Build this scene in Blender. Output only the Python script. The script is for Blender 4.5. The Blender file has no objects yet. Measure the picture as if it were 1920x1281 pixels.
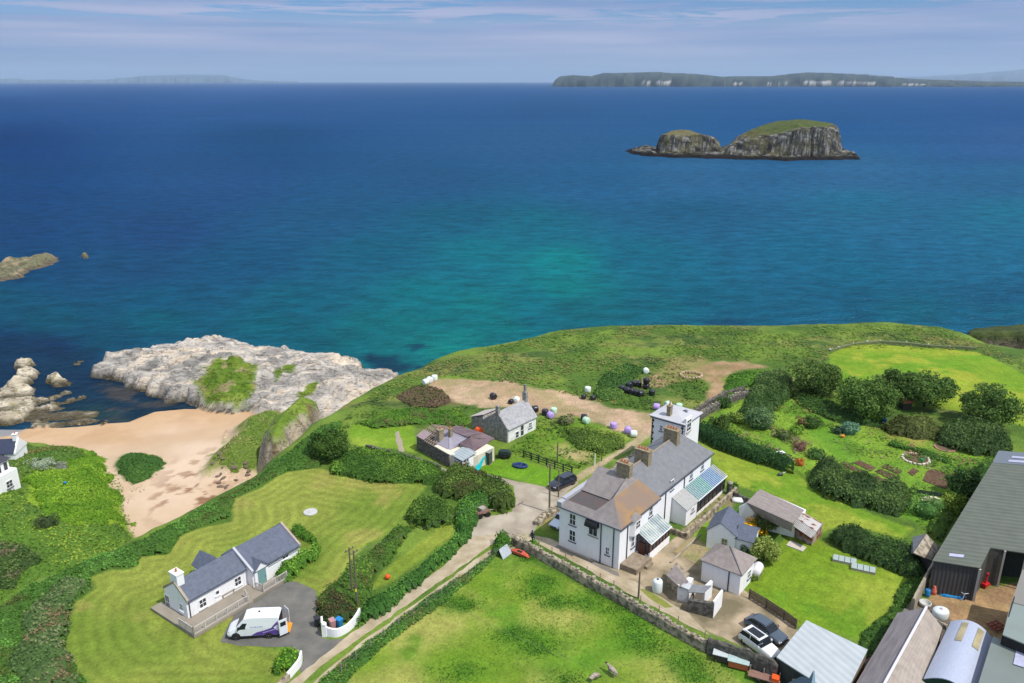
import bpy, math, random
import numpy as np
from mathutils import Vector, Matrix, noise as mnoise
R = math.radians
random.seed(7); rng = np.random.default_rng(7)
scene = bpy.context.scene
COL = scene.collection

# ------------------------------------------------------------------ camera
CF, CU, CV, CZ = 1493.0, 960.0, 640.5, 72.0
PITCH = math.atan2(488.5, CF)
cam = bpy.data.objects.new("camera", bpy.data.cameras.new("camera"))
COL.objects.link(cam); scene.camera = cam
cam.location = (0, 0, CZ); cam.rotation_euler = (math.pi/2 - PITCH, 0, 0)
cam.data.sensor_width = 36; cam.data.lens = 36*CF/1920
cam.data.clip_start = 1; cam.data.clip_end = 120000

# ------------------------------------------------------------------ sun, sky, exposure
SUN_EL, SUN_DIR = R(57), (0.848, -0.53)
sl = bpy.data.lights.new("sun", 'SUN'); sl.energy = 4.2; sl.angle = R(0.6); sl.color = (1.0, 0.955, 0.88)
sun = bpy.data.objects.new("sun", sl); COL.objects.link(sun)
sd = Vector((SUN_DIR[0]*math.cos(SUN_EL), SUN_DIR[1]*math.cos(SUN_EL), math.sin(SUN_EL)))
sun.rotation_euler = sd.to_track_quat('Z', 'Y').to_euler(); sun.location = (200, -100, 300)
world = bpy.data.worlds.new("World"); scene.world = world; world.use_nodes = True
nt = world.node_tree; nt.nodes.clear()
def N(nt, t, **kw):
    n = nt.nodes.new(t)
    for k, v in kw.items(): setattr(n, k, v)
    return n
wo = N(nt, 'ShaderNodeOutputWorld'); bg = N(nt, 'ShaderNodeBackground'); bg.inputs['Strength'].default_value = 0.145
sky = N(nt, 'ShaderNodeTexSky', sky_type='NISHITA', sun_disc=False)
sky.sun_elevation = SUN_EL; sky.sun_rotation = math.atan2(SUN_DIR[0], SUN_DIR[1]); sky.altitude = 0
sky.air_density = 1.0; sky.dust_density = 0.6; sky.ozone_density = 3.0
tc = N(nt, 'ShaderNodeTexCoord'); mp = N(nt, 'ShaderNodeMapping'); mp.inputs['Scale'].default_value = (3.6, 3.6, 62)
ns = N(nt, 'ShaderNodeTexNoise'); ns.inputs['Scale'].default_value = 1.35; ns.inputs['Detail'].default_value = 9; ns.inputs['Roughness'].default_value = 0.62
ns.inputs['Distortion'].default_value = 0.5
rp = N(nt, 'ShaderNodeValToRGB'); rp.color_ramp.elements[0].position = 0.47; rp.color_ramp.elements[1].position = 0.53
mp2 = N(nt, 'ShaderNodeMapping'); mp2.inputs['Scale'].default_value = (1.2, 1.2, 30); mp2.inputs['Location'].default_value = (3, 1, 0.4)
ns2 = N(nt, 'ShaderNodeTexNoise'); ns2.inputs['Scale'].default_value = 2.0; ns2.inputs['Detail'].default_value = 5
cr2 = N(nt, 'ShaderNodeValToRGB')
cr2.color_ramp.elements[0].color = (1.5, 2.3, 4.1, 1); cr2.color_ramp.elements[1].color = (3.1, 3.4, 4.85, 1)
cr2.color_ramp.elements[0].position = 0.35; cr2.color_ramp.elements[1].position = 0.65
sx = N(nt, 'ShaderNodeSeparateXYZ'); mr = N(nt, 'ShaderNodeMapRange')       # thicker veil of cloud low down
mr.inputs['From Min'].default_value = 0.052; mr.inputs['From Max'].default_value = 0.074
mr.inputs['To Min'].default_value = 1.0; mr.inputs['To Max'].default_value = 0.0
mx = N(nt, 'ShaderNodeMath', operation='MAXIMUM'); mm = N(nt, 'ShaderNodeMix', data_type='RGBA')
lo = N(nt, 'ShaderNodeMapRange'); lo.inputs['From Max'].default_value = 0.03; lo.inputs['To Min'].default_value = 0.97; lo.inputs['To Max'].default_value = 0.95
ml = N(nt, 'ShaderNodeMath', operation='MULTIPLY')
L = nt.links.new
L(tc.outputs['Generated'], mp.inputs['Vector']); L(mp.outputs[0], ns.inputs['Vector']); L(ns.outputs['Fac'], rp.inputs['Fac'])
L(tc.outputs['Generated'], mp2.inputs['Vector']); L(mp2.outputs[0], ns2.inputs['Vector']); L(ns2.outputs['Fac'], cr2.inputs['Fac'])
L(tc.outputs['Generated'], sx.inputs[0]); L(sx.outputs['Z'], mr.inputs['Value']); L(sx.outputs['Z'], lo.inputs['Value'])
L(rp.outputs['Color'], mx.inputs[0]); L(mr.outputs[0], mx.inputs[1]); L(mx.outputs[0], ml.inputs[0]); L(lo.outputs[0], ml.inputs[1])
bl = N(nt, 'ShaderNodeMix', data_type='RGBA', blend_type='MULTIPLY'); bl.inputs[0].default_value = 1
bl.inputs[7].default_value = (0.30, 0.46, 0.74, 1)
L(sky.outputs[0], bl.inputs[6])
hz = N(nt, 'ShaderNodeMapRange'); hz.inputs['From Min'].default_value = .004; hz.inputs['From Max'].default_value = .045; hz.inputs['To Min'].default_value = .92; hz.inputs['To Max'].default_value = .0
hm = N(nt, 'ShaderNodeMix', data_type='RGBA'); hm.inputs[7].default_value = (1.4, 2.45, 4.2, 1); L(sx.outputs['Z'], hz.inputs['Value']); L(hz.outputs[0], hm.inputs[0]); L(cr2.outputs['Color'], hm.inputs[6])
L(ml.outputs[0], mm.inputs[0]); L(bl.outputs[2], mm.inputs[6]); L(hm.outputs[2], mm.inputs[7])
up = N(nt, 'ShaderNodeMapRange'); up.inputs['From Min'].default_value = .14; up.inputs['From Max'].default_value = .4; up.inputs['To Max'].default_value = .62
mu = N(nt, 'ShaderNodeMix', data_type='RGBA'); mu.inputs[7].default_value = (6.6, 7.2, 8.4, 1); L(sx.outputs['Z'], up.inputs['Value']); L(up.outputs[0], mu.inputs[0]); L(mm.outputs[2], mu.inputs[6])
L(mu.outputs[2], bg.inputs['Color']); L(bg.outputs[0], wo.inputs['Surface'])
vs = scene.view_settings; vs.view_transform = 'Standard'; vs.look = 'None'; vs.exposure = 0.0; vs.gamma = 1.0; vs.use_curve_mapping = False
scene.cycles.volume_bounces = 0; scene.cycles.max_bounces = 6; scene.cycles.transparent_max_bounces = 8
scene.cycles.use_denoising = True

# ------------------------------------------------------------------ helpers
def P(u, v, z=16.0):
    """point at height z seen at photo pixel (u, v)"""
    s, c = math.sin(PITCH), math.cos(PITCH)
    a, b = (u-CU)/CF, (v-CV)/CF
    t = (z-CZ)/(-s-b*c)
    return Vector((a*t, (c-b*s)*t, z))
def P2(u, v, z=16.0): return P(u, v, z).xy
def lin(c):
    return tuple((x/255/12.92 if x/255 <= .04045 else ((x/255+.055)/1.055)**2.4) for x in c[:3])
KA = 0.72
def alb(r, g, b, k=KA): return tuple(min(0.95, x*k) for x in lin((r, g, b)))

def tag(o, label=None, cat=None, group=None, kind=None):
    if label: o['label'] = label
    if cat: o['category'] = cat
    if group: o['group'] = group
    if kind: o['kind'] = kind
    return o
def thing(name, label, cat, loc=(0, 0, 0), rz=0, group=None):
    o = bpy.data.objects.new(name, None); COL.objects.link(o)
    o.empty_display_size = 0.3; o.location = loc; o.rotation_euler = (0, 0, rz)
    return tag(o, label, cat, group)
def copy_tree(o, parent=None):
    c = o.copy(); COL.objects.link(c); c.parent = parent
    for ch in [x for x in COL.objects if x.parent is o]: copy_tree(ch, c)
    return c

class MB:
    def __init__(s): s.v = []; s.f = []
    def add(s, vs, fs):
        o = len(s.v); s.v += [tuple(p) for p in vs]; s.f += [tuple(i+o for i in f) for f in fs]; return s
    def box(s, x0, x1, y0, y1, z0, z1):
        return s.add([(x0,y0,z0),(x1,y0,z0),(x1,y1,z0),(x0,y1,z0),(x0,y0,z1),(x1,y0,z1),(x1,y1,z1),(x0,y1,z1)],
            [(0,3,2,1),(4,5,6,7),(0,1,5,4),(1,2,6,5),(2,3,7,6),(3,0,4,7)])
    def obox(s, c, sz, rz=0, rx=0, ry=0):
        M = Matrix.Translation(c) @ Matrix.Rotation(rz,4,'Z') @ Matrix.Rotation(ry,4,'Y') @ Matrix.Rotation(rx,4,'X')
        h = [d/2 for d in sz]
        vs = [M @ Vector((a*h[0], b*h[1], e*h[2])) for e in (-1,1) for a, b in ((-1,-1),(1,-1),(1,1),(-1,1))]
        return s.add(vs, [(0,3,2,1),(4,5,6,7),(0,1,5,4),(1,2,6,5),(2,3,7,6),(3,0,4,7)])
    def prism(s, pts, z0, z1):
        """vertical prism from 2D points; z1 may be a list"""
        n = len(pts); z1 = z1 if hasattr(z1, '__len__') else [z1]*n
        z0 = z0 if hasattr(z0, '__len__') else [z0]*n
        vs = [(p[0], p[1], z0[i]) for i, p in enumerate(pts)] + [(p[0], p[1], z1[i]) for i, p in enumerate(pts)]
        return s.add(vs, [tuple(range(n-1,-1,-1)), tuple(range(n,2*n))] + [(i,(i+1)%n,n+(i+1)%n,n+i) for i in range(n)])
    def slab(s, pts, t):
        """a flat polygon of 3D points given thickness t downwards"""
        n = len(pts); vs = [tuple(p) for p in pts] + [(p[0], p[1], p[2]-t) for p in pts]
        return s.add(vs, [tuple(range(n)), tuple(range(2*n-1,n-1,-1))] + [(i,n+i,n+(i+1)%n,(i+1)%n) for i in range(n)])
    def tube(s, a, b, r0, r1=None, n=8):
        r1 = r0 if r1 is None else r1; a, b = Vector(a), Vector(b); d = (b-a)
        q = d.to_track_quat('Z', 'Y'); vs = []
        for p, r in ((a, r0), (b, r1)):
            for i in range(n):
                w = 2*math.pi*i/n; vs.append(p + q @ Vector((math.cos(w)*r, math.sin(w)*r, 0)))
        return s.add(vs, [tuple(range(n-1,-1,-1)), tuple(range(n,2*n))] + [(i,(i+1)%n,n+(i+1)%n,n+i) for i in range(n)])
    def lathe(s, prof, c=(0,0,0), n=12, M=None, sx=1, sy=1):
        vs = []; k = len(prof)
        for r, z in prof:
            for i in range(n):
                w = 2*math.pi*i/n; p = Vector((math.cos(w)*r*sx, math.sin(w)*r*sy, z))
                if M: p = M @ p
                vs.append(p + Vector(c))
        fs = [tuple(range(n-1,-1,-1)), tuple(range((k-1)*n, k*n))]
        for j in range(k-1):
            fs += [(j*n+i, j*n+(i+1)%n, (j+1)*n+(i+1)%n, (j+1)*n+i) for i in range(n)]
        return s.add(vs, fs)
    def loft(s, rings, cap=True):
        n = len(rings[0]); k = len(rings); vs = [p for r in rings for p in r]
        fs = [(j*n+i, j*n+(i+1)%n, (j+1)*n+(i+1)%n, (j+1)*n+i) for j in range(k-1) for i in range(n)]
        if cap: fs += [tuple(range(n-1,-1,-1)), tuple(range((k-1)*n, k*n))]
        return s.add(vs, fs)
    def build(s, name, mat, parent=None, smooth=False, bevel=0, loc=None):
        me = bpy.data.meshes.new(name); me.from_pydata(s.v, [], s.f); me.update()
        if smooth:
            for p in me.polygons: p.use_smooth = True
        me.materials.append(mat)
        o = bpy.data.objects.new(name, me); COL.objects.link(o)
        if parent: o.parent = parent
        if loc: o.location = loc
        if bevel:
            m = o.modifiers.new("bevel", 'BEVEL'); m.width = bevel; m.segments = 2; m.limit_method = 'ANGLE'; m.angle_limit = R(35)
        return o

def npmesh(name, verts, quads, mat, col=None, attrs=None, smooth=False, parent=None):
    me = bpy.data.meshes.new(name); nv, nf = len(verts), len(quads); k = quads.shape[1]
    me.vertices.add(nv); me.vertices.foreach_set("co", np.ascontiguousarray(verts, dtype=np.float32).ravel())
    me.loops.add(nf*k); me.loops.foreach_set("vertex_index", np.ascontiguousarray(quads, dtype=np.int32).ravel())
    me.polygons.add(nf); me.polygons.foreach_set("loop_start", np.arange(0, nf*k, k, dtype=np.int32))
    if smooth: me.polygons.foreach_set("use_smooth", np.ones(nf, dtype=bool))
    me.update(calc_edges=True)
    if col is not None:
        a = me.attributes.new("col", 'FLOAT_COLOR', 'POINT'); c4 = np.ones((nv, 4), np.float32); c4[:, :3] = col
        a.data.foreach_set("color", c4.ravel())
    for kx, vx in (attrs or {}).items():
        a = me.attributes.new(kx, 'FLOAT', 'POINT'); a.data.foreach_set("value", np.ascontiguousarray(vx, dtype=np.float32))
    me.materials.append(mat); o = bpy.data.objects.new(name, me); COL.objects.link(o)
    if parent: o.parent = parent
    return o

# value noise in numpy (2D, seamless lattice)
_tab = rng.random((256, 256)).astype(np.float32)
def vnoise(x, y, s=1.0, seed=0):
    x = x/s + seed*37.17; y = y/s + seed*91.7
    xi = np.floor(x).astype(int); yi = np.floor(y).astype(int); fx = x-xi; fy = y-yi
    fx = fx*fx*(3-2*fx); fy = fy*fy*(3-2*fy)
    a = _tab[xi & 255, yi & 255]; b = _tab[(xi+1) & 255, yi & 255]; c = _tab[xi & 255, (yi+1) & 255]; d = _tab[(xi+1) & 255, (yi+1) & 255]
    return (a*(1-fx)+b*fx)*(1-fy) + (c*(1-fx)+d*fx)*fy
def fbm(x, y, s, o=4, seed=0, g=0.5):
    t = 0; am = 1; n = 0
    for i in range(o): t = t + am*vnoise(x, y, s, seed+i*3.3); n += am; am *= g; s = s*0.5
    return t/n
def sdist(x, y, poly):
    """signed distance to polygon, positive inside"""
    x = np.asarray(x, float); y = np.asarray(y, float); d = np.full(x.shape, 1e18); ins = np.zeros(x.shape, bool)
    n = len(poly)
    for i in range(n):
        ax, ay = poly[i][0], poly[i][1]; bx, by = poly[(i+1) % n][0], poly[(i+1) % n][1]
        ex, ey = bx-ax, by-ay; wx, wy = x-ax, y-ay
        t = np.clip((wx*ex+wy*ey)/max(ex*ex+ey*ey, 1e-9), 0, 1)
        d = np.minimum(d, (wx-ex*t)**2+(wy-ey*t)**2)
        c = (ay > y) != (by > y)
        ins ^= c & (x < ex*(y-ay)/(ey if abs(ey) > 1e-9 else 1e-9)+ax)
    d = np.sqrt(d); return np.where(ins, d, -d)
def sstep(a, b, x):
    t = np.clip((x-a)/(b-a), 0, 1); return t*t*(3-2*t)
def PX(pts, z=16.0): return [tuple(P2(u, v, z)) for u, v in pts]

# ------------------------------------------------------------------ materials
MATS = {}
def newmat(name):
    m = bpy.data.materials.new(name); m.use_nodes = True; n = m.node_tree; b = n.nodes['Principled BSDF']; return m, n, b
def mat(name, col, rough=0.8, var=0.12, scale=3.0, metal=0, spec=0.3, bump=0.0, bscale=None, detail=4, col2=None, thr=None, stretch=None, coord='Object', courses=0):
    """noise-varied plain material; col2 = second colour in blotches"""
    if name in MATS: return MATS[name]
    m, n, b = newmat(name); b.inputs['Roughness'].default_value = rough; b.inputs['Metallic'].default_value = metal
    b.inputs['Specular IOR Level'].default_value = spec
    t = N(n, 'ShaderNodeTexCoord'); mpn = N(n, 'ShaderNodeMapping')
    if stretch: mpn.inputs['Scale'].default_value = stretch
    n.links.new(t.outputs[coord], mpn.inputs[0])
    q = N(n, 'ShaderNodeTexNoise'); q.inputs['Scale'].default_value = scale; q.inputs['Detail'].default_value = detail
    n.links.new(mpn.outputs[0], q.inputs['Vector'])
    r = N(n, 'ShaderNodeValToRGB'); e = r.color_ramp.elements
    c2 = col2 or tuple(c*(1+var) for c in col)
    c1 = col if col2 else tuple(c*(1-var) for c in col)
    th = thr or (0.3, 0.7)
    e[0].position, e[1].position = th; e[0].color = (*c1, 1); e[1].color = (*[min(.95, c) for c in c2], 1)
    n.links.new(q.outputs['Fac'], r.inputs['Fac']); n.links.new(r.outputs['Color'], b.inputs['Base Color'])
    if courses:
        sp_ = N(n, 'ShaderNodeSeparateXYZ'); n.links.new(t.outputs['Object'], sp_.inputs[0]); k = N(n, 'ShaderNodeMath', operation='MULTIPLY'); k.inputs[1].default_value = 1/courses; fr = N(n, 'ShaderNodeMath', operation='FRACT')
        n.links.new(sp_.outputs['Z'], k.inputs[0]); n.links.new(k.outputs[0], fr.inputs[0]); rr = N(n, 'ShaderNodeMapRange'); rr.inputs['From Max'].default_value = .35; rr.inputs['To Min'].default_value = .86; n.links.new(fr.outputs[0], rr.inputs['Value'])
        vv = N(n, 'ShaderNodeVectorMath', operation='SCALE'); n.links.new(r.outputs['Color'], vv.inputs[0]); n.links.new(rr.outputs[0], vv.inputs['Scale']); n.links.new(vv.outputs[0], b.inputs['Base Color'])
    if bump:
        q2 = N(n, 'ShaderNodeTexNoise'); q2.inputs['Scale'].default_value = bscale or scale*3; q2.inputs['Detail'].default_value = 3
        n.links.new(mpn.outputs[0], q2.inputs['Vector'])
        bp = N(n, 'ShaderNodeBump'); bp.inputs['Strength'].default_value = 1; bp.inputs['Distance'].default_value = bump
        n.links.new(q2.outputs['Fac'], bp.inputs['Height']); n.links.new(bp.outputs[0], b.inputs['Normal'])
    MATS[name] = m; return m
def attrmat(name, rough=0.9, hf=(0.25, 9.0), hf2=(0.2, 2.0), bump=0.06, bscale=6, spec=0.15, mow=False, hf3=None, cracks=0):
    """base colour from the mesh's colour attribute, broken up by noise"""
    m, n, b = newmat(name); b.inputs['Roughness'].default_value = rough; b.inputs['Specular IOR Level'].default_value = spec
    a = N(n, 'ShaderNodeAttribute', attribute_name='col'); t = N(n, 'ShaderNodeTexCoord')
    fac = None
    for am, sc in (hf, hf2)+((hf3,) if hf3 else ()):
        q = N(n, 'ShaderNodeTexNoise'); q.inputs['Scale'].default_value = sc; q.inputs['Detail'].default_value = 7; q.inputs['Roughness'].default_value = .68
        n.links.new(t.outputs['Object'], q.inputs['Vector'])
        r = N(n, 'ShaderNodeMapRange'); r.inputs['From Min'].default_value = .25; r.inputs['From Max'].default_value = .75
        r.inputs['To Min'].default_value = 1-am; r.inputs['To Max'].default_value = 1+am; n.links.new(q.outputs['Fac'], r.inputs['Value'])
        if fac is None: fac = r.outputs[0]
        else:
            k = N(n, 'ShaderNodeMath', operation='MULTIPLY'); n.links.new(fac, k.inputs[0]); n.links.new(r.outputs[0], k.inputs[1]); fac = k.outputs[0]
    if cracks:
        for rot, scv in ((15, (.35, 1.9, 2.2)), (70, (.5, 1.2, 1.5))):
            mpn = N(n, 'ShaderNodeMapping'); mpn.inputs['Rotation'].default_value = (0, 0, R(rot)); mpn.inputs['Scale'].default_value = scv; n.links.new(t.outputs['Object'], mpn.inputs[0])
            q = N(n, 'ShaderNodeTexNoise'); q.inputs['Scale'].default_value = cracks; q.inputs['Detail'].default_value = 6; n.links.new(mpn.outputs[0], q.inputs['Vector'])
            s0 = N(n, 'ShaderNodeMath', operation='SUBTRACT'); s0.inputs[1].default_value = .5; n.links.new(q.outputs['Fac'], s0.inputs[0]); s1 = N(n, 'ShaderNodeMath', operation='ABSOLUTE'); n.links.new(s0.outputs[0], s1.inputs[0])
            r = N(n, 'ShaderNodeMapRange'); r.inputs['From Min'].default_value = .0; r.inputs['From Max'].default_value = .022; r.inputs['To Min'].default_value = .45; n.links.new(s1.outputs[0], r.inputs['Value'])
            k = N(n, 'ShaderNodeMath', operation='MULTIPLY'); n.links.new(fac, k.inputs[0]); n.links.new(r.outputs[0], k.inputs[1]); fac = k.outputs[0]
    if mow:
        s = N(n, 'ShaderNodeAttribute', attribute_name='mow'); w = N(n, 'ShaderNodeMath', operation='SINE'); k0 = N(n, 'ShaderNodeMath', operation='MULTIPLY')
        k0.inputs[1].default_value = 2*math.pi/1.5; n.links.new(s.outputs['Fac'], k0.inputs[0]); n.links.new(k0.outputs[0], w.inputs[0])
        ma = N(n, 'ShaderNodeAttribute', attribute_name='mowamt'); k1 = N(n, 'ShaderNodeMath', operation='MULTIPLY'); n.links.new(w.outputs[0], k1.inputs[0]); n.links.new(ma.outputs['Fac'], k1.inputs[1])
        k2 = N(n, 'ShaderNodeMath', operation='ADD'); k2.inputs[1].default_value = 1; n.links.new(k1.outputs[0], k2.inputs[0])
        k = N(n, 'ShaderNodeMath', operation='MULTIPLY'); n.links.new(fac, k.inputs[0]); n.links.new(k2.outputs[0], k.inputs[1]); fac = k.outputs[0]
    vm = N(n, 'ShaderNodeVectorMath', operation='SCALE'); n.links.new(a.outputs['Color'], vm.inputs[0]); n.links.new(fac, vm.inputs['Scale'])
    n.links.new(vm.outputs[0], b.inputs['Base Color'])
    if bump:
        q2 = N(n, 'ShaderNodeTexNoise'); q2.inputs['Scale'].default_value = bscale; q2.inputs['Detail'].default_value = 4
        n.links.new(t.outputs['Object'], q2.inputs['Vector'])
        bp = N(n, 'ShaderNodeBump'); bp.inputs['Strength'].default_value = 1; bp.inputs['Distance'].default_value = bump
        n.links.new(q2.outputs['Fac'], bp.inputs['Height']); n.links.new(bp.outputs[0], b.inputs['Normal'])
    MATS[name] = m; return m
# ------------------------------------------------------------------ terrain
GZ = 16.0
PLAT = PX([(-900,1500),(-420,1330),(-150,1200),(0,1128),(60,1085),(120,1060),(180,1035),(265,1000),(350,960),(430,915),(480,885),(520,855),
  (560,822),(600,790),(650,752),(700,722),(745,700),(800,680),(830,665),(860,652),(940,640),(1000,627),(1060,613),(1130,607),(1240,604),
  (1400,607),(1560,603),(1660,600),(1760,608),(1800,618),(1850,640),(1960,655),(2200,660),(2700,700),(3200,900),(3600,2600),(-900,2600)])
HEAD = PX([(1795,626),(1830,622),(1880,621),(1960,628),(2100,640),(2200,600),(2000,598),(1880,605),(1820,609)], 15)
LOW = PX([(-700,825),(-300,810),(0,812),(60,812),(110,816),(155,824),(190,836),(212,880),(225,920),(235,960),(262,1000),(300,1100),(-200,1300),(-900,1300)], 4.5)
BEACH = PX([(-500,800),(-60,800),(30,800),(120,795),(180,790),(200,788),(240,785),(290,765),(345,760),(400,760),(470,745),(560,720),(640,720),(760,700),(800,720),
  (700,800),(600,900),(500,1100),(300,1200),(100,1150),(-500,1000)], 1.0)
ROCK = PX([(172,688),(190,664),(240,648),(262,655),(285,648),(330,640),(365,636),(420,630),(445,640),(480,650),(520,650),(600,658),(660,664),(680,672),(690,690),
  (742,692),(735,705),(770,720),(700,800),(600,790),(560,770),(480,765),(470,758),(405,762),(370,752),(340,738),(300,742),(270,720),(215,700)], 2.5)
STACK = PX([(498,800),(512,780),(530,762),(556,744),(578,742),(590,750),(580,768),(556,790),(534,808),(512,818)], 10.5)
SPUR = PX([(450,775),(500,760),(520,752),(540,790),(525,840),(480,850),(430,852),(402,850),(405,832),(440,800)], 5.5)
DUNE = PX([(210,862),(225,850),(245,844),(275,842),(302,852),(306,862),(298,874),(268,897),(248,903),(232,898),(218,884)], 2.6)
KNOLL = PX([(372,706),(386,690),(410,682),(440,682),(474,694),(484,708),(482,724),(462,738),(432,742),(400,740),(378,730)], 4.4)
REEFS = [ # rocky reefs by the left shore: pixel outline, height, dip
 ([(22,682),(40,675),(58,676),(70,692),(66,705),(62,730),(66,745),(55,770),(50,785),(0,792),(-40,800),(-60,770),(-10,740),(8,720),(30,700),(26,690)], 2.4),
 ([(88,708),(108,702),(118,708),(135,710),(137,716),(110,722),(88,724)], 2.2),
 ([(60,745),(90,738),(138,725),(139,733),(90,745),(66,752)], 1.7),
 ([(55,768),(80,755),(120,747),(163,737),(164,742),(120,757),(140,760),(90,768),(150,763),(165,768),(188,766),(186,778),(200,788),(150,795),(60,792),(30,790)], 1.3),
 ([(60,782),(110,772),(170,778),(205,786),(196,796),(120,800),(50,798)], 1.4),
 ([(128,664),(137,660),(144,663),(136,668)], 1.0),
 ([(126,680),(140,676),(156,675),(150,682),(132,685)], 1.0),
 ([(-4,686),(6,686),(6,694),(-4,694)], 1.0)]
DX = 0.45
gx = np.arange(-175, 215, DX); gy = np.arange(46, 252, DX)
X, Y = np.meshgrid(gx, gy); SH = X.shape; X = X.ravel(); Y = Y.ravel()
n1 = fbm(X, Y, 9, 4, 1)-.5; n2 = fbm(X, Y, 3.0, 4, 5)-.5; n3 = fbm(X, Y, 28, 4, 9)-.5
def height(x, y, parts=False):
    n1 = fbm(x, y, 9, 4, 1)-.5; n2 = fbm(x, y, 3.0, 4, 5)-.5; n3 = fbm(x, y, 28, 4, 9)-.5
    sp = sdist(x, y, PLAT)
    s = sp + n1*3.0*sstep(3, -3, sp)+n2*1.2*sstep(3, -3, sp)
    cl = sstep(-17, 0.5, s)
    hp = -3 + (GZ+2.4)*(0.55*cl+0.45*cl**2.2) + 0.6*sstep(0, 5, s)
    hp = np.where(sp > 5, GZ, hp) + sstep(6, 25, sp)*(n3*1.5+n1*.3)*sstep(146, 165, y)
    sl = sdist(x, y, LOW)+n1*3; hl = 1.2+np.minimum(5.5, 2.6*sstep(0, 3, sl)+np.maximum(sl-2, 0)*0.2)+n1*1.6*sstep(0, 6, sl)+n2*.5; hl = np.where(sl < 0, 1.2+sl*.7, hl)
    sb = sdist(x, y, BEACH)+n1*1.5; hb = np.clip(0.12+sb*0.055, -4, 2.6); hb = np.where(sb < 0, .12+sb*.4, hb)
    sr = sdist(x, y, ROCK)+n1*5+n2*2.0
    dip = (x*0.35+y*0.94)        # tilted strata running roughly across the view
    st = fbm(x*0.45+y*0.15, (y-x*0.25)*1.6, 5, 5, 21)
    terr = np.abs(((dip*0.16+n1*2.4) % 1.0)-0.35)
    hr = -2.2+4.9*sstep(-1.5, 2.5, sr)+3.6*sstep(1, 14, sr)*(st*1.4) + 1.6*terr*sstep(0, 3, sr) + n2*.8
    tl_ = hr+x*.05+y*.03; q_ = tl_/1.15; fr_ = q_-np.floor(q_); hr = np.where(sr > 0, (np.floor(q_)+sstep(.5, .95, fr_))*1.15-x*.05-y*.03, hr)
    hr -= sstep(-8, 4, (x+48)*0.55-(y-176)*0.5)*0.0
    ss = sdist(x, y, STACK)+n2*2.0+n1*1.0; hs = 1+9.5*sstep(-3.1, 0.9, ss)+1.2*sstep(0.5, 3, ss)+n1*1.2
    su = sdist(x, y, SPUR)+n1*2; hu = 1.6+4.2*sstep(-3, 4, su)+n1*.6
    sdn = sdist(x, y, DUNE)+n2*1.5; hd = 1.2+2.0*sstep(-3.1, 5, sdn)
    sh = sdist(x, y, HEAD)+n1*5+n2*2; hh = -3+17.5*sstep(-3, 1.5, sh)+n1
    lay = [hp, hl, hb, hr, hs, hu, hd, hh]; S = [sp, sl, sb, sr, ss, su, sdn, sh]
    sk = sdist(x, y, KNOLL)+n1*2+n2*1.5; lay.append(-1.2+3.6*sstep(-3.2, .5, sk)+2.4*sstep(-1, 8, sk)+n1*.5); S.append(sk)
    for pz, hz in REEFS:
        s0 = sdist(x, y, PX(pz, hz*.5))+n2*3.2+n1*1.5
        lay.append(-1.6+(hz+1.6)*sstep(-1.2, 1.6, s0)*(0.3+1.0*fbm(x*0.3, y*1.9-x*.6, 4, 4, 44))+n2*.8)
        q_ = (lay[-1]+y*.05)/.8; lay[-1] = np.where(s0 > 0, (np.floor(q_)+sstep(.5, .95, q_-np.floor(q_)))*.8-y*.05, lay[-1]); S.append(s0)
    for k in (3,4,5,6,7,8,*range(9,9+len(REEFS))): lay[k] = np.where(S[k] < -3.2, -9, lay[k])
    lay = np.array(lay); i = lay.argmax(0); h = lay.max(0)
    return (h, i, S) if parts else h
def hgt(x, y): return float(height(np.array([x]), np.array([y]))[0])
Z, IDX, SS = height(X, Y, True)
SP, SLW, SBH, SR, SST, SSP, SDN, SHD, SKN = SS[:9]
RF_ = IDX >= 9; KN_ = IDX == 8

def inpoly(pts, z=GZ, wob=0.35, sd=0): # wobbly-edged membership, 0..1
    return sdist(X, Y, PX(pts, z)) + (fbm(X, Y, 2.2, 3, 60+sd)-.5)*2*wob
C = np.zeros((len(X), 3))
def mixc(mask, c):
    global C
    m = np.clip(mask, 0, 1)[:, None]; C = C*(1-m)+np.asarray(c)[None, :]*m
def vary(c1, c2, s, seed, lo=.35, hi=.65):
    t = sstep(lo, hi, fbm(X, Y, s, 4, seed))[:, None]; return np.asarray(c1)[None, :]*(1-t)+np.asarray(c2)[None, :]*t
def mixv(mask, cc):
    global C
    m = np.clip(mask, 0, 1)[:, None]; C = C*(1-m)+cc*m
ROUGH = vary(alb(84,116,44), alb(120,146,56), 9, 31)
C[:] = ROUGH
# the far headland: streaks of darker heath
mixv(sstep(.5, .7, fbm(X*0.5, Y*1.2, 7, 4, 77))*(Y > 120), vary(alb(70,96,46), alb(132,140,70), 3, 3)*1.0)
# bracken slope, beach, rocks
mlow = IDX == 1
mixv(mlow*1.0, vary(alb(92,120,48), alb(128,150,62), 6, 12))
BRACK = sdist(X, Y, PX([(120,862),(150,840),(178,826),(205,850),(222,905),(235,950),(200,985),(150,1000),(95,985),(50,960),(60,920)], 5))+n1*5
mixv(mlow*sstep(-.6, .6, BRACK), vary(alb(104,144,32), alb(138,168,48), 3, 14))
SANDC = vary(alb(214,186,154), alb(228,202,174), 14, 8)
mixv(sstep(.5, -.5, SLW)*(IDX == 1), SANDC)
mixv((IDX == 2)*1.0, SANDC)
mixv((IDX == 2)*sstep(1.5, 0.2, Z)*0.7, vary(alb(196,152,104), alb(210,170,124), 5, 4))
mixv((IDX == 2)*sstep(-14, 2, sdist(X, Y, PX([(350,930),(400,880),(470,850),(520,850),(500,900),(460,940),(400,950)], 1.5)))*sstep(.52, .6, fbm(X, Y, 2.2, 4, 41)), alb(150,112,84))
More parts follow.
